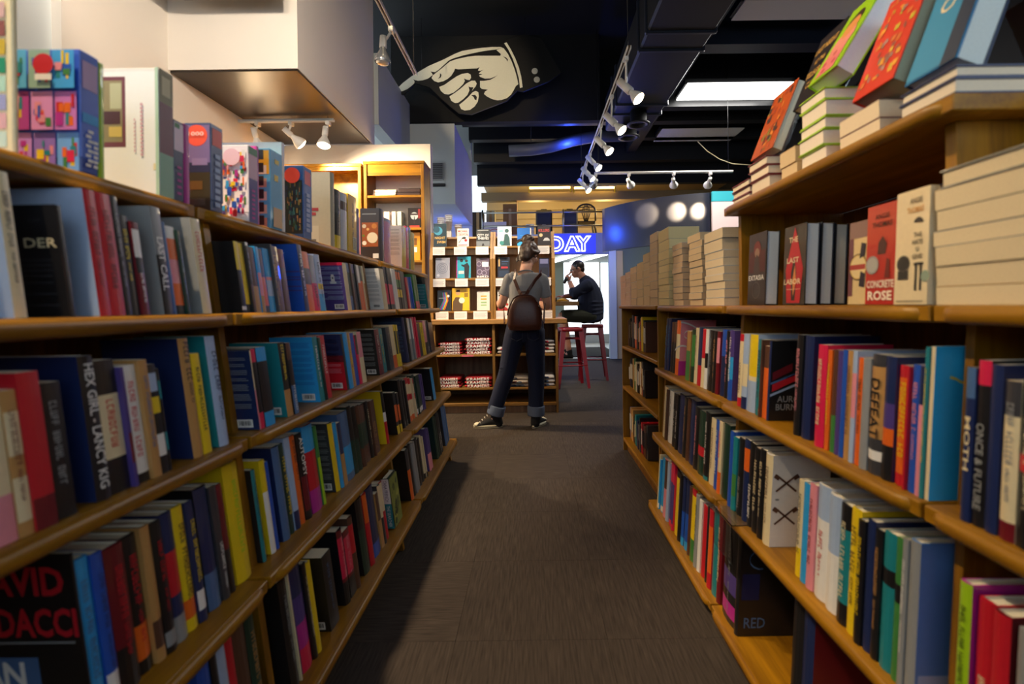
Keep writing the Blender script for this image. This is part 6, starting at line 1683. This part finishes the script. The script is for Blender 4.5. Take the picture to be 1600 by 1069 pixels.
# ---- woman with the leather backpack, seen from behind
wo = empty('person', (-.17, 4.42, 0)); tag(wo, 'woman in grey T-shirt and rolled dark jeans, brown bun, browsing the display rack', 'person')
Y0 = 4.42
sL, sR = (-.205, Y0+.02, 1.352), (.085, Y0+.02, 1.340)
eL, eR = (-.290, Y0+.05, 1.115), (.130, Y0+.10, 1.10)
wL, wR = (-.330, Y0+.275, 1.135), (.055, Y0+.30, 1.12)
hipL, hipR = (-.155, Y0, .90), (.005, Y0, .90)
knL, knR = (-.245, Y0-.02, .50), (.022, Y0-.02, .49)
anL, anR = (-.362, Y0+.01, .105), (.012, Y0, .095)
mb = MB(); X = Vector((1, 0, 0))
rotW = Matrix.Rotation(-.42, 3, 'Z') @ Matrix.Rotation(-.55, 3, 'X')
hc = Vector((-.028, Y0+.085, 1.575))
head(mb, hc, rotW, .98)
loft(mb, [(-.065, Y0+.01, 1.36), (-.066, Y0+.015, 1.42), (-.048, Y0+.05, 1.50)], [(.075, .06), (.053, .053), (.052, .054)], X)
loft(mb, [(-.075, Y0, .88), (-.08, Y0, 1.02), (-.08, Y0+.005, 1.12), (-.07, Y0+.01, 1.25), (-.06, Y0+.012, 1.355)], [(.155, .10), (.125, .088), (.122, .085), (.145, .095), (.12, .06)], X)
loft(mb, [(-.05, Y0+.015, 1.355), sL], [.052, .048], Vector((0, 1, 0))); loft(mb, [(-.06, Y0+.015, 1.355), sR], [.052, .048], Vector((0, 1, 0)))
for s_, e_, w_ in ((sL, eL, wL), (sR, eR, wR)): loft(mb, [s_, [(a+b)/2 for a, b in zip(s_, e_)], e_, [(a+b)/2 for a, b in zip(e_, w_)], w_], [.046, .043, .037, .035, .025], X)
hand(mb, wL, (.25, .9, .25), (-.9, .2, .2), .75, .9, -1); hand(mb, wR, (-.5, .85, .1), (.6, .3, .5), .8, .9, 1)
for h_, k_, a_ in ((hipL, knL, anL), (hipR, knR, anR)): loft(mb, [h_, [(a+b)/2 for a, b in zip(h_, k_)], k_, [(a*.62+b*.38) for a, b in zip(k_, a_)], a_], [(.088, .092), (.075, .08), (.055, .058), (.053, .056), .034], X)
loft(mb, [anL, (-.385, Y0, .065), (-.44, Y0-.008, .045)], [.030, (.026, .024), (.024, .012)], Vector((0, 1, 0))); loft(mb, [anR, (.018, Y0+.04, .065), (.034, Y0+.09, .045)], [.030, (.026, .024), (.024, .012)], X)
fuse(mb, 'body', M['skin_w'], .0058, 2, wo)
eyes(hc, rotW, .98, wo)
# hair: cap, bun, loose strands
mb = MB(); T = lambda p: hc+rotW @ Vector(p)
ellipsoid(mb, T((0, -.020, .032)), (.083, .100, .094), rotW); ellipsoid(mb, T((0, -.055, -.015)), (.074, .062, .085), rotW); ellipsoid(mb, T((0, -.060, -.065)), (.058, .042, .052), rotW)
for sx in (-1, 1): loft(mb, [T((sx*.045, .062, .075)), T((sx*.074, .02, .045)), T((sx*.078, -.02, .0)), T((sx*.05, -.07, -.02))], [.016, .018, .02, .018], X)
bun = T((-.012, -.075, .105))
for k in range(9):
    a = 2*math.pi*k/9; loft(mb, [bun+rotW @ Vector((.032*math.cos(a), .03*math.sin(a), -.02)), bun+rotW @ Vector((.048*math.cos(a+.6), .04*math.sin(a+.6), .015)), bun+rotW @ Vector((.03*math.cos(a+1.4), .028*math.sin(a+1.4), .042))], [.016, .019, .013], X, 8)
ellipsoid(mb, bun, (.050, .042, .046), rotW)
r = random.Random(5)
for k in range(7): 
    a = -2.6+k*.22; loft(mb, [bun+rotW @ Vector((-.03, .0, .01)), bun+rotW @ Vector((-.065, -.005, .01+.012*math.sin(k*2))), bun+rotW @ Vector((-.098-.006*(k % 3), -.01, -.012+.008*k-.02))], [.012, .009, .004], Vector((0, 0, 1)), 6)
for k in range(6): loft(mb, [T((-.06+.006*k, -.06, -.03)), T((-.078+.008*k, -.07, -.075)), T((-.09+.012*k, -.065, -.115-.01*(k % 3)))], [.009, .006, .003], X, 6)
for k in range(8): loft(mb, [T((-.05+.014*k, -.085, -.035)), T((-.045+.013*k, -.104, .02)), T((-.03+.007*k, -.088, .085))], [.010, .012, .010], X, 6)
fuse(mb, 'hair', M['hair_w'], .0055, 2, wo)
kids(MB().tube([bun+rotW @ Vector((.036*math.cos(a), .034*math.sin(a), -.026)) for a in [2*math.pi*k/14 for k in range(14)]], .006, '1a1210', 6, closed=True).build('hair_tie', M['paint']), wo)
# T-shirt
mb = MB()
loft(mb, [(-.078, Y0+.0, .95), (-.082, Y0-.004, 1.06), (-.08, Y0, 1.16), (-.066, Y0+.004, 1.27), (-.056, Y0+.01, 1.355), (-.06, Y0+.012, 1.392)], [(.160, .115), (.138, .106), (.140, .108), (.155, .114), (.135, .082), (.07, .060)], X, 20, dome=.15)
for s_, e_ in ((sL, eL), (sR, eR)):
    m1 = Vector(s_).lerp(Vector(e_), .30); m2 = Vector(s_).lerp(Vector(e_), .62)
    loft(mb, [Vector((-.055, Y0+.012, 1.35)).lerp(Vector(s_), .55), s_, m1, m2], [(.055, .058), (.058, .060), (.058, .058), (.061, .057)], X, 14, dome=.25)
    side = -1 if s_ is sL else 1
    for q in range(3): loft(mb, [Vector(s_).lerp(Vector(e_), .5+.03*q)+Vector((side*.0, -.05, 0)), Vector(s_).lerp(Vector(e_), .44+.05*q)+Vector((side*.045, -.03, .01))], [.010, .008], X, 6)
for q in range(5): loft(mb, [(-.20+.03*q, Y0-.095, 1.02+.03*q), (-.10+.02*q, Y0-.112, 1.05+.025*q), (.02, Y0-.098, 1.035+.03*q)], [.008, .010, .007], Vector((0, 0, 1)), 6)
fuse(mb, 'shirt', fabric('heather grey jersey', '9a9a9c', .12), .0075, 3, wo)
kids(MB().tube([(-.063+.066*math.cos(a), Y0+.012+.058*math.sin(a), 1.405-.016*math.sin(a)) for a in [2*math.pi*k/20 for k in range(20)]], .006, '84868b', 6, closed=True).build('collar', M['cloth']), wo)
# jeans
mb = MB()
loft(mb, [(-.075, Y0, .85), (-.076, Y0, .93), (-.078, Y0, 1.01)], [(.172, .125), (.170, .128), (.148, .108)], X, 20, dome=.3)
for h_, k_, a_ in ((hipL, knL, anL), (hipR, knR, anR)):
    h2 = Vector(h_); k2 = Vector(k_); a2 = Vector(a_)+Vector((0, 0, .055))
    loft(mb, [h2+Vector((0, 0, -.02)), h2.lerp(k2, .35), h2.lerp(k2, .7), k2, k2.lerp(a2, .5), a2], [(.098, .118), (.094, .106), (.083, .09), (.076, .08), (.072, .075), (.069, .070)], X, 18, dome=.3)
    for q in range(3): loft(mb, [k2+Vector((-.06, -.05, .05-.03*q)), k2+Vector((0, -.074, .055-.03*q)), k2+Vector((.06, -.05, .065-.03*q))], [.006, .008, .005], Vector((0, 0, 1)), 6)
for sx in (-.155, .005): ellipsoid(mb, (sx, Y0-.055, .86), (.085, .075, .085))
ellipsoid(mb, (-.075, Y0-.01, .835), (.075, .09, .085))
fuse(mb, 'jeans', fabric('dark indigo denim', '0b1736', .15, .3, 320.), .0075, 3, wo)
mb = MB()
for cx, dr in ((-.148, 1), (.0, -1)):
    pts = [(cx-.052, .90), (cx+.052, .90), (cx+.05, .815), (cx, .79), (cx-.05, .815)]
    ptsb = [(x, Y0-.140+.55*(x-(-.075))**2*2, z) for x, z in pts]
    for a, b_ in zip(ptsb, ptsb[1:]+ptsb[:1]): mb.tube([a, b_], .0022, '3a4257', 5)
kids(mb.build('pocket_stitching', M['cloth']), wo)
for a_, k_ in ((anL, knL), (anR, knR)):
    d = (Vector(k_)-Vector(a_)).normalized(); p = Vector(a_)+d*.012
    q = d.to_track_quat('Z', 'Y').to_matrix().to_4x4(); q.translation = p
    kids(MB().lathe([(.066, .0), (.0775, .002), (.0785, .012), (.078, .080), (.076, .088), (.069, .090), (.066, .05)], 24, '56627c', q, caps=False).build('jean_cuff', M['cloth']), wo)
# high-top shoes
def hightop(ank, toe_dir, ln, nm, patch):
    d = Vector(toe_dir).normalized(); s = Vector((-d.y, d.x, 0)); a = Vector((ank[0], ank[1], 0)); h = a-d*.065
    r = empty(nm, (a.x, a.y, 0)); kids(r, wo)
    mb = MB(); loft(mb, [h+d*.055+Vector((0, 0, .03)), h+d*.062+Vector((0, 0, .10)), h+d*.068+Vector((0, 0, .155))], [(.040, .056), (.040, .050), (.044, .050)], s, 16)
    loft(mb, [h+d*.04+Vector((0, 0, .045)), h+d*.12+Vector((0, 0, .052)), h+d*.19+Vector((0, 0, .036)), h+d*(ln-.035)+Vector((0, 0, .030))], [(.036, .034), (.041, .034), (.044, .022), (.036, .016)], s, 16)
    o = fuse(mb, 'canvas_upper', fabric('black canvas', '17171a', .1), .005, 2, None); kids(o, r)
    out = []
    for k in range(28):
        t = 2*math.pi*k/28; u = math.cos(t); v = math.sin(t); f = .5+.5*u
        out.append(h+d*(ln*f)+s*v*(.034+.016*math.sin(math.pi*min(1, f*.9))))
    rs = [[p+Vector((0, 0, z)) for p in out] for z in (.0005, .026)]; cen = h+d*ln*.5
    kids(MB().rings([[cen+(p-cen)*k+Vector((0, 0, z)) for p in out] for k, z in ((.97, .0006), (1.0, .006), (1.0, .024), (.95, .030))], 'cfc8b0').build('rubber_sole', M['paint']), r)
    kids(MB().rings([[cen+(p-cen)*k+Vector((0, 0, z)) for p in out] for k, z in ((1.012, .012), (1.012, .017))], '3a2a26', caps=False).build('sole_stripe', M['paint']), r)
    mb = MB(); ellipsoid(mb, h+d*(ln-.038)+Vector((0, 0, .030)), (.034, .034, .022), None, 'cfc8b0'); kids(mb.build('toe_cap', M['paint']), r)
    mb = MB()
    for k in range(6):
        f = .085+.022*k; z = .148-.017*k-.004*max(0, k-3)
        mb.tube([h+d*(f+.012)+s*.026+Vector((0, 0, z-.006)), h+d*(f+.020)+Vector((0, 0, z)), h+d*(f+.012)-s*.026+Vector((0, 0, z-.006))], .0035, 'd8d4cc', 6)
    o = kids(mb.build('laces', M['cloth']), r); o['kind'] = 'stuff'
    if patch:
        q = (s*patch).to_track_quat('Z', 'Y').to_matrix().to_4x4(); q.translation = h+d*.06+s*patch*.043+Vector((0, 0, .115))
        kids(MB().lathe([(.0, .0), (.02, .0), (.021, .002), (.0, .003)], 18, 'd8d2c4', q).build('ankle_patch', M['paint']), r)
hightop((anL[0]+.01, anL[1]), (-1, -.14, 0), .27, 'high_top_shoe', 0)
hightop((anR[0]-.002, anR[1]-.005), (.42, .9, 0), .27, 'high_top_shoe', 1)
# backpack
bp_ = empty('backpack', (-.082, Y0-.17, .90)); tag(bp_, 'small dark brown leather backpack on the back of the standing woman', 'backpack')
leather = simple('dark brown leather', '4a2216', .36, bump=.25, bscale=90., var=.18)
def bag_ring(z, w, dp, yc, n=28):
    return [Vector((-.074+w*.86*math.copysign(abs(math.cos(t))**.55, math.cos(t)), yc+dp*math.copysign(abs(math.sin(t))**.6, math.sin(t)), z)) for t in [2*math.pi*k/n for k in range(n)]]
yc = Y0-.195
prof = [(.888, .135, .045), (.897, .160, .060), (.94, .174, .066), (1.0, .176, .066), (1.06, .166, .064), (1.12, .140, .058), (1.165, .112, .048), (1.19, .07, .036), (1.198, .04, .02)]
kids(MB().rings([bag_ring(z, w, d_, yc) for z, w, d_ in prof], '3a1f18').build('bag_body', leather), bp_)
arc = [(1.02, .174), (1.07, .164), (1.12, .140), (1.165, .114), (1.188, .07), (1.199, .0)]
arc = [(z, w*.86) for z, w in arc]
seam = [Vector((-.074-w*1.0, yc-.03, z)) for z, w in arc]+[Vector((-.074+w*1.0, yc-.03, z)) for z, w in arc[::-1][1:]]
kids(MB().tube(seam, .0045, '24120e', 6).build('zip_seam', leather), bp_)
kids(MB().tube([Vector((-.11, yc+.01, 1.192)), Vector((-.105, yc, 1.222)), Vector((-.06, yc, 1.222)), Vector((-.055, yc+.01, 1.192))], .007, '2e1812', 8).build('carry_handle', leather), bp_)
for sx in (-1, 1): kids(MB().lathe([(.0, 0), (.008, .0), (.008, .004), (.0, .005)], 12, 'c8b48c', Matrix.Translation((-.074+sx*.128, yc-.052, 1.10)) @ Matrix.Rotation(math.pi/2, 4, 'X')).build('zip_pull', M['steel']), bp_)
for sx, top in ((-1, Vector((-.155, Y0-.06, 1.40))), (1, Vector((.075, Y0-.065, 1.385)))):
    path = [Vector((-.082+sx*.02, yc+.03, 1.195)), Vector((-.082+sx*.045, Y0-.128, 1.24)), Vector((-.082+sx*.085, Y0-.122, 1.31)).lerp(top, .3), top+Vector((0, -.016, .0)), top+Vector((sx*.004, .03, .026)), top+Vector((sx*.006, .085, .020)), top+Vector((sx*.008, .15, -.07)), Vector((-.082+sx*.19, Y0+.06, 1.12)), Vector((-.082+sx*.172, yc+.05, .95))]
    up = []
    rs = []
    for i, p in enumerate(path):
        t = (path[min(i+1, len(path)-1)]-path[max(0, i-1)]).normalized(); c = Vector((-.08, Y0+.01, p.z-.02 if i < 6 else p.z)); out = (p-c); out = (out-t*out.dot(t)).normalized(); w = t.cross(out)
        rs.append([p+w*a+out*b_ for a, b_ in ((-.014, -.003), (.014, -.003), (.014, .003), (-.014, .003))])
    kids(MB().rings(rs, '2e1812', smooth=False).build('shoulder_strap', leather), bp_)

# ---- man seated at the bar table
mn = empty('person', (.80, 7.28, .815)); tag(mn, 'man in a navy shirt and glasses seated on a red stool, hand raised to mouth', 'person')
Y1 = 7.28
hcM = Vector((.665, Y1, 1.635)); rotM = Matrix.Rotation(math.pi/2, 3, 'Z') @ Matrix.Rotation(-.22, 3, 'X')
mb = MB(); head(mb, hcM, rotM, 1.06, 1.05); YV = Vector((0, 1, 0))
loft(mb, [(.80, Y1, 1.45), (.755, Y1, 1.51), (.70, Y1, 1.58)], [(.085, .07), (.062, .062), (.06, .06)], YV)
loft(mb, [(.87, Y1, .98), (.88, Y1, 1.05), (.87, Y1, 1.22), (.835, Y1, 1.38), (.79, Y1, 1.45)], [(.15, .14), (.15, .15), (.16, .14), (.15, .10), (.085, .06)], YV)
sN, sF = (.80, Y1-.19, 1.39), (.80, Y1+.19, 1.39)
eN, wN = (.60, Y1-.20, 1.275), (.545, Y1-.07, 1.455)
eF, wF = (.66, Y1+.20, 1.255), (.47, Y1+.08, 1.235)
loft(mb, [(.80, Y1, 1.40), sN], [.07, .062], Vector((0, 0, 1))); loft(mb, [(.80, Y1, 1.40), sF], [.07, .062], Vector((0, 0, 1)))
for s_, e_, w_ in ((sN, eN, wN), (sF, eF, wF)): loft(mb, [s_, Vector(s_).lerp(Vector(e_), .5), e_, Vector(e_).lerp(Vector(w_), .45), w_], [.06, .054, .045, .043, .030], YV)
hand(mb, wN, (-.45, .35, .75), (-.6, -.75, .1), 1.0, 1.02, 1); hand(mb, wF, (-.95, -.2, .05), (0, .1, 1), .55, 1.02, -1)
hN, hF = (.86, Y1-.10, .935), (.86, Y1+.10, .935)
kN, kF = (.44, Y1-.13, .945), (.44, Y1+.12, .945)
aN, aF = (.52, Y1-.12, .42), (.50, Y1+.12, .42)
for h_, k_, a_ in ((hN, kN, aN), (hF, kF, aF)):
    loft(mb, [h_, Vector(h_).lerp(Vector(k_), .5), k_], [.09, .082, .064], YV); loft(mb, [k_, Vector(k_).lerp(Vector(a_), .35), a_], [.060, .058, .038], YV)
    loft(mb, [a_, (a_[0]-.04, a_[1], .365), (a_[0]-.15, a_[1], .345)], [.038, (.038, .032), (.036, .02)], YV)
fuse(mb, 'body', M['skin_m'], .007, 2, mn); eyes(hcM, rotM, 1.06, mn)
mb = MB(); T = lambda p: hcM+rotM @ (Vector(p)*1.06)
ellipsoid(mb, T((0, -.024, .046)), (.081*1.06, .093*1.06, .083*1.06), rotM); ellipsoid(mb, T((0, -.062, -.004)), (.068, .05, .066), rotM)
for sx in (-1, 1): loft(mb, [T((sx*.072, .012, .060)), T((sx*.078, .010, .02)), T((sx*.077, .008, -.012))], [.012, .010, .006], YV, 8)
fuse(mb, 'hair', M['hair_m'], .006, 2, mn)
gl = MB()
for sx in (-1, 1):
    gl.tube([T((sx*.034+.022*math.cos(a), .094-.004*abs(math.cos(a)), .004+.017*math.sin(a))) for a in [2*math.pi*k/14 for k in range(14)]], .0028, 'K', 6, closed=True)
    gl.tube([T((sx*.055, .090, .008)), T((sx*.082, .03, .012)), T((sx*.083, -.02, .008))], .0028, 'K', 6)
gl.tube([T((-.012, .096, .006)), T((0, .099, .009)), T((.012, .096, .006))], .0028, 'K', 6)
kids(gl.build('glasses', M['black_plastic']), mn)
mb = MB()
loft(mb, [(.885, Y1, .86), (.865, Y1, .98), (.86, Y1, 1.13), (.855, Y1, 1.26), (.83, Y1, 1.38), (.785, Y1, 1.465), (.765, Y1, 1.50)], [(.20, .165), (.20, .195), (.20, .20), (.195, .175), (.185, .135), (.12, .10), (.085, .082)], YV, 20, dome=.1)
loft(mb, [(.81, Y1, 1.43), (.775, Y1, 1.475), (.745, Y1, 1.515)], [(.10, .095), (.082, .080), (.073, .071)], YV, dome=.2)
for s_, e_, w_, q in ((sN, eN, wN, .30), (sF, eF, wF, .35)):
    m_ = Vector(e_).lerp(Vector(w_), q)
    loft(mb, [Vector((.81, Y1, 1.385)).lerp(Vector(s_), .6), s_, Vector(s_).lerp(Vector(e_), .5), e_, m_], [.095, .092, .082, .072, .060], YV, 16, dome=.3)
for q in range(4): loft(mb, [(.80-.03*q, Y1-.235, 1.30-.012*q), (.72-.03*q, Y1-.27, 1.27+.015*q)], [.012, .009], Vector((0, 0, 1)), 6)
for q in range(4): loft(mb, [(.78, Y1-.165, .98+.05*q), (.90, Y1-.20, .965+.06*q), (1.03, Y1-.12, .99+.05*q)], [.008, .012, .007], Vector((0, 0, 1)), 6)
fuse(mb, 'shirt', fabric('navy cotton shirt', '151b30', .12), .009, 3, mn)
mb = MB()
for h_, k_ in ((hN, kN), (hF, kF)): loft(mb, [(.90, h_[1], .930), Vector(h_).lerp(Vector(k_), .4), k_], [(.112, .104), (.103, .10), (.088, .088)], YV, 16, dome=.4)
ellipsoid(mb, (.89, Y1, .915), (.16, .19, .085))
fuse(mb, 'shorts', fabric('olive cotton', '2c2c1c', .15), .009, 3, mn)
for a_ in (aN, aF):
    mb = MB(); loft(mb, [(a_[0]+.025, a_[1], .345), (a_[0]-.07, a_[1], .35), (a_[0]-.18, a_[1], .335)], [(.04, .040), (.046, .042), (.042, .025)], YV, 14); loft(mb, [(a_[0], a_[1], .36), (a_[0]+.004, a_[1], .42)], [.048, .047], YV)
    o = fuse(mb, 'shoe', fabric('dark shoe leather', '14140f', .1), .006, 2, mn)
    kids(MB().box((a_[0]-.215, a_[1]-.042, .3095), (a_[0]+.062, a_[1]+.042, .322), '8a8478', bev=.006).build('shoe_sole', M['paint']), mn)
d = (Vector(wN)-Vector(eN)).normalized(); q = d.to_track_quat('Z', 'Y').to_matrix().to_4x4(); q.translation = Vector(wN)-d*.012
kids(MB().lathe([(.030, -.012), (.0345, -.010), (.0345, .010), (.030, .012)], 18, 'c8a860', q, caps=False).build('wrist_watch', M['steel']), mn)
bt_ = empty('dark_cup', (.50, 7.20, 1.42)); tag(bt_, 'small dark glass held in the raised hand of the seated man', 'cup')
q = Matrix.Translation(Vector(wN)+Vector((-.060, -.005, .015))) @ Matrix.Rotation(.5, 4, 'Y')
kids(MB().lathe([(.0, -.05), (.022, -.05), (.026, .05), (.023, .05), (.020, -.04), (.0, -.04)], 16, '0d0d10', q).build('glass_wall', M['black_plastic']), bt_)
# ------------------------------------------------------------------ lamps of the shop and added lights
WARM = (1.0, .76, .48)
def spot(loc, aim, power, col=WARM, ang=80, blend=.6, rad=.03):
    l = bpy.data.lights.new('spot', 'SPOT'); l.energy = power; l.color = col; l.spot_size = math.radians(ang); l.spot_blend = blend; l.shadow_soft_size = rad
    o = bpy.data.objects.new('spot', l); COL.objects.link(o); o.location = loc
    o.rotation_euler = (Vector(aim)-Vector(loc)).to_track_quat('-Z', 'Y').to_euler(); return o
def point(loc, power, col, rad=.05):
    l = bpy.data.lights.new('glow', 'POINT'); l.energy = power; l.color = col; l.shadow_soft_size = rad
    o = bpy.data.objects.new('glow', l); COL.objects.link(o); o.location = loc; return o
def track_lamp(rail_pt, head, aim, label, group, on=True, power=60, ang=80, can=False, col=WARM):
    """Lamp hanging from a track: adapter and arm at rail_pt, bulb body at head pointing to aim."""
    rail_pt, head, aim = Vector(rail_pt), Vector(head), Vector(aim)
    r = empty('track_lamp', rail_pt); tag(r, label, 'track lamp', group)
    kids(MB().box(rail_pt-Vector((.018, .03, .05)), rail_pt+Vector((.018, .03, -.012)), 'W', bev=.004).build('adapter', M['white_metal']), r)
    kids(MB().tube([rail_pt-Vector((0, 0, .04)), (rail_pt-Vector((0, 0, .05))+head)/2, head], .010, 'W', 8).build('arm', M['white_metal']), r)
    d = (aim-head).normalized(); q = d.to_track_quat('Z', 'Y').to_matrix().to_4x4(); q.translation = head
    if can:
        kids(MB().lathe([(.0, -.10), (.036, -.10), (.038, .06), (.030, .065)], 16, 'W', q).build('lamp_can', M['white_metal']), r)
        z0 = .065
    else:
        kids(MB().lathe([(.0, -.05), (.026, -.05), (.028, .035), (.022, .04)], 16, 'W', q).build('lamp_socket', M['white_metal']), r)
        z0 = .04
    kids(MB().lathe([(.022, z0), (.026, z0+.02), (.052, z0+.07), (.062, z0+.105), (.058, z0+.112)], 18, 'W', q, caps=False).build('bulb_reflector', M['white_metal'] if on else M['bulb_off']), r)
    kids(MB().lathe([(.058, z0+.108), (.045, z0+.122), (.02, z0+.13), (.0, z0+.131)], 18, 'W', q).build('bulb_face', M['bulb_on'] if on else M['bulb_off']), r)
    if on: spot(head+d*(z0+.17), aim, power, col, ang)
    return r
def rail(a, b, label, group=None):
    a, b = Vector(a), Vector(b); r = empty('track_rail', (a+b)/2); tag(r, label, 'track', group)
    t = (b-a).normalized(); n = t.cross(Vector((0, 0, 1))).normalized()
    for k, nm in ((-1, 'channel_side'), (1, 'channel_side')):
        kids(MB().sweep([a+n*.013*k, b+n*.013*k], [(-.004, -.014), (.004, -.014), (.004, .014), (-.004, .014)]).build(nm, M['white_metal']), r)
    kids(MB().sweep([a+Vector((0, 0, .010)), b+Vector((0, 0, .010))], [(-.010, -.004), (.010, -.004), (.010, .004), (-.010, .004)]).build('channel_web', simple('brass track web', '8a6a48', .4, metal=.5)), r)
    for p in (a+t*.06, b-t*.06):
        kids(MB().tube([p+Vector((0, 0, .014)), Vector((p.x, p.y, CZ))], .004, 'K', 6).build('hanger', M['black_duct']), r)
    return r
# right track over the aisle
rail((.85, 4.15, 3.3), (.85, 8.3, 3.3), 'white lamp track running down the shop over the right bookcases')
RT = [(980, 135, 4.42), (957, 187, 5.2), (940, 222, 6.02), (925, 250, 7.12), (917, 268, 7.65), (911, 286, 8.15)]
NAMES = ['nearest', 'second', 'third', 'fourth', 'fifth', 'sixth and last']
for k, (px, py, y) in enumerate(RT):
    h = un(px, py, 1, y)
    track_lamp((.85, y-.12, 3.3), (h.x-.01, y, h.z-.01), (h.x+.70, y-.45, h.z-.95), NAMES[k]+' white can lamp on the track over the right bookcases',
               'can lamps on the right track', True, 170, 62, can=True)
# left track, running on above the camera
rail((-1.08, -.6, 3.3), (-1.08, 4.58, 3.3), 'white lamp track ending just in front of the pointing hand sign')
h = un(611, 88, 1, 3.72)
track_lamp((-1.08, 3.80, 3.3), (-1.13, 3.75, h.z+.12), (-1.17, 3.72, 2.0), 'unlit silver reflector lamp on the track by the hand sign', 'lamps on the left track', False)
for y, ax, nm in ((.35, -.75, 'nearest'), (1.5, -.8, 'second'), (2.7, -.9, 'third')):
    track_lamp((-1.08, y, 3.3), (-1.06, y, 3.16), (ax, y+.35, 1.2), nm+' lit lamp on the left track, high above the puzzle boxes', 'lamps on the left track', True, 170, 56)
for y, aim, nm in ((1.05, (-2.5, 3.75, 3.2), 'added unseen lamp on the left track, turned to the white soffit'), (2.15, (-2.6, 3.75, 3.5), 'added unseen lamp on the left track, nearer to the white soffit'), (-.1, (-2.9, 2.2, 2.6), 'added unseen lamp on the left track, turned to the left wall')):  # three unseen lamps added to brighten the soffit and left wall
    track_lamp((-1.08, y, 3.3), (-1.10, y, 3.18), aim, nm, 'lamps on the left track', True, 55, 85, col=(1, .86, .7))
for y, aim, nm, pw, an in ((.75, (.72, 1.0, 1.3), 'added unseen lamp on the left track turned to the face-out books', 75, 46), (1.95, (.72, 1.5, 1.2), 'added unseen lamp on the left track turned to the white paperback stacks', 110, 46), (2.42, (-.75, 6.55, 4.1), 'added unseen lamp on the left track turned to the hand sign', 260, 26)):  # added out of view to light the books, stacks and hand sign
    track_lamp((-1.08, y, 3.3), (-1.04, y, 3.18), aim, nm, 'lamps on the left track', True, pw, an)
# soffit track
ra, rb = un(300, 187, 1, 4.65), un(522, 182, 1, 4.65)
rail((ra.x, 4.65, 2.90), (rb.x, 4.65, 2.90), 'short white lamp track under the dark soffit')
for k, px in enumerate((345, 398, 450, 508)):
    p = un(px, 205, 1, 4.65); x = p.x
    aim = ((x-.1, 5.4, 1.9), (x-.05, 5.4, 1.7), (-1.5, 5.4, 1.95), (x+.02, 4.2, 1.2))[k]
    track_lamp((x+.03, 4.65, 2.90), (x, 4.65, 2.79), aim, 'white reflector lamp under the soffit, ' + ('behind the box with mountain picture', 'above the box of bright dogs', 'above the blue cat box', 'glaring at the near end of its track')[k], 'lamps under the soffit', True, 180, 115)
# back track aimed at the curved fascia
ra, rb = un(920, 284, 1, 6.9), un(1145, 272, 1, 6.9)
rail((ra.x+.08, 6.9, 2.97), (rb.x, 6.9, 2.97), 'thin white lamp track across the shop before the curved fascia')
for k, px in enumerate((931, 983, 1053, 1110)):
    x = un(px, 288, 1, 6.9).x
    aim = [(x-.2, 8.9, 2.6), (2.05, 8.45, 2.55), (2.42, 8.12, 2.55), (2.68, 7.9, 2.55)][k]
    track_lamp((x, 6.9, 2.97), (x, 6.93, 2.86), aim, 'small ring lamp on the back track, ' + ('first from the can lamps', 'second from the can lamps', 'third from the can lamps', 'last by the raised shelf')[k], 'lamps on the back track', k > 0, 300, 22)
# unseen lamps added above the frame to light the display and counter
for x, y, ax, ay in ((-.75, 3.0, -.75, 5.2), (.1, 3.0, -.1, 5.2)):
    track_lamp((x, y, 4.30), (x, y+.03, 4.18), (ax, ay, 1.5), 'added unseen lamp high above the aisle, '+('over the shirts' if x < 0 else 'behind the standing woman'), 'added lamps lighting the counter', True, 400, 30, col=(1, .86, .68))
# bare blue lights added to tint ceiling, duct, fascia and bulkhead
point((.35, 6.82, 3.55), 5, (.06, .12, 1.0), .15)
point((1.12, 8.74, 2.42), 34, (.02, .09, 1.0), .12)
point((.65, 8.25, 3.80), 14, (.04, .10, 1.0), .05)
point((-1.3, 8.3, 2.2), 9, (.1, .15, 1.0), .1)
# mezzanine and room beyond
point((.1, 10.9, 3.2), 26, (1, .75, .35), .2)
point((1.6, 10.9, 3.2), 26, (1, .75, .35), .2)
l = bpy.data.lights.new('panel_glow', 'AREA'); l.shape = 'RECTANGLE'; l.size = 1.1; l.size_y = .5; l.energy = 60; l.color = (1, .97, .92)
o = bpy.data.objects.new('panel_glow', l); COL.objects.link(o); o.location = (2.7, 6.6, 3.98)
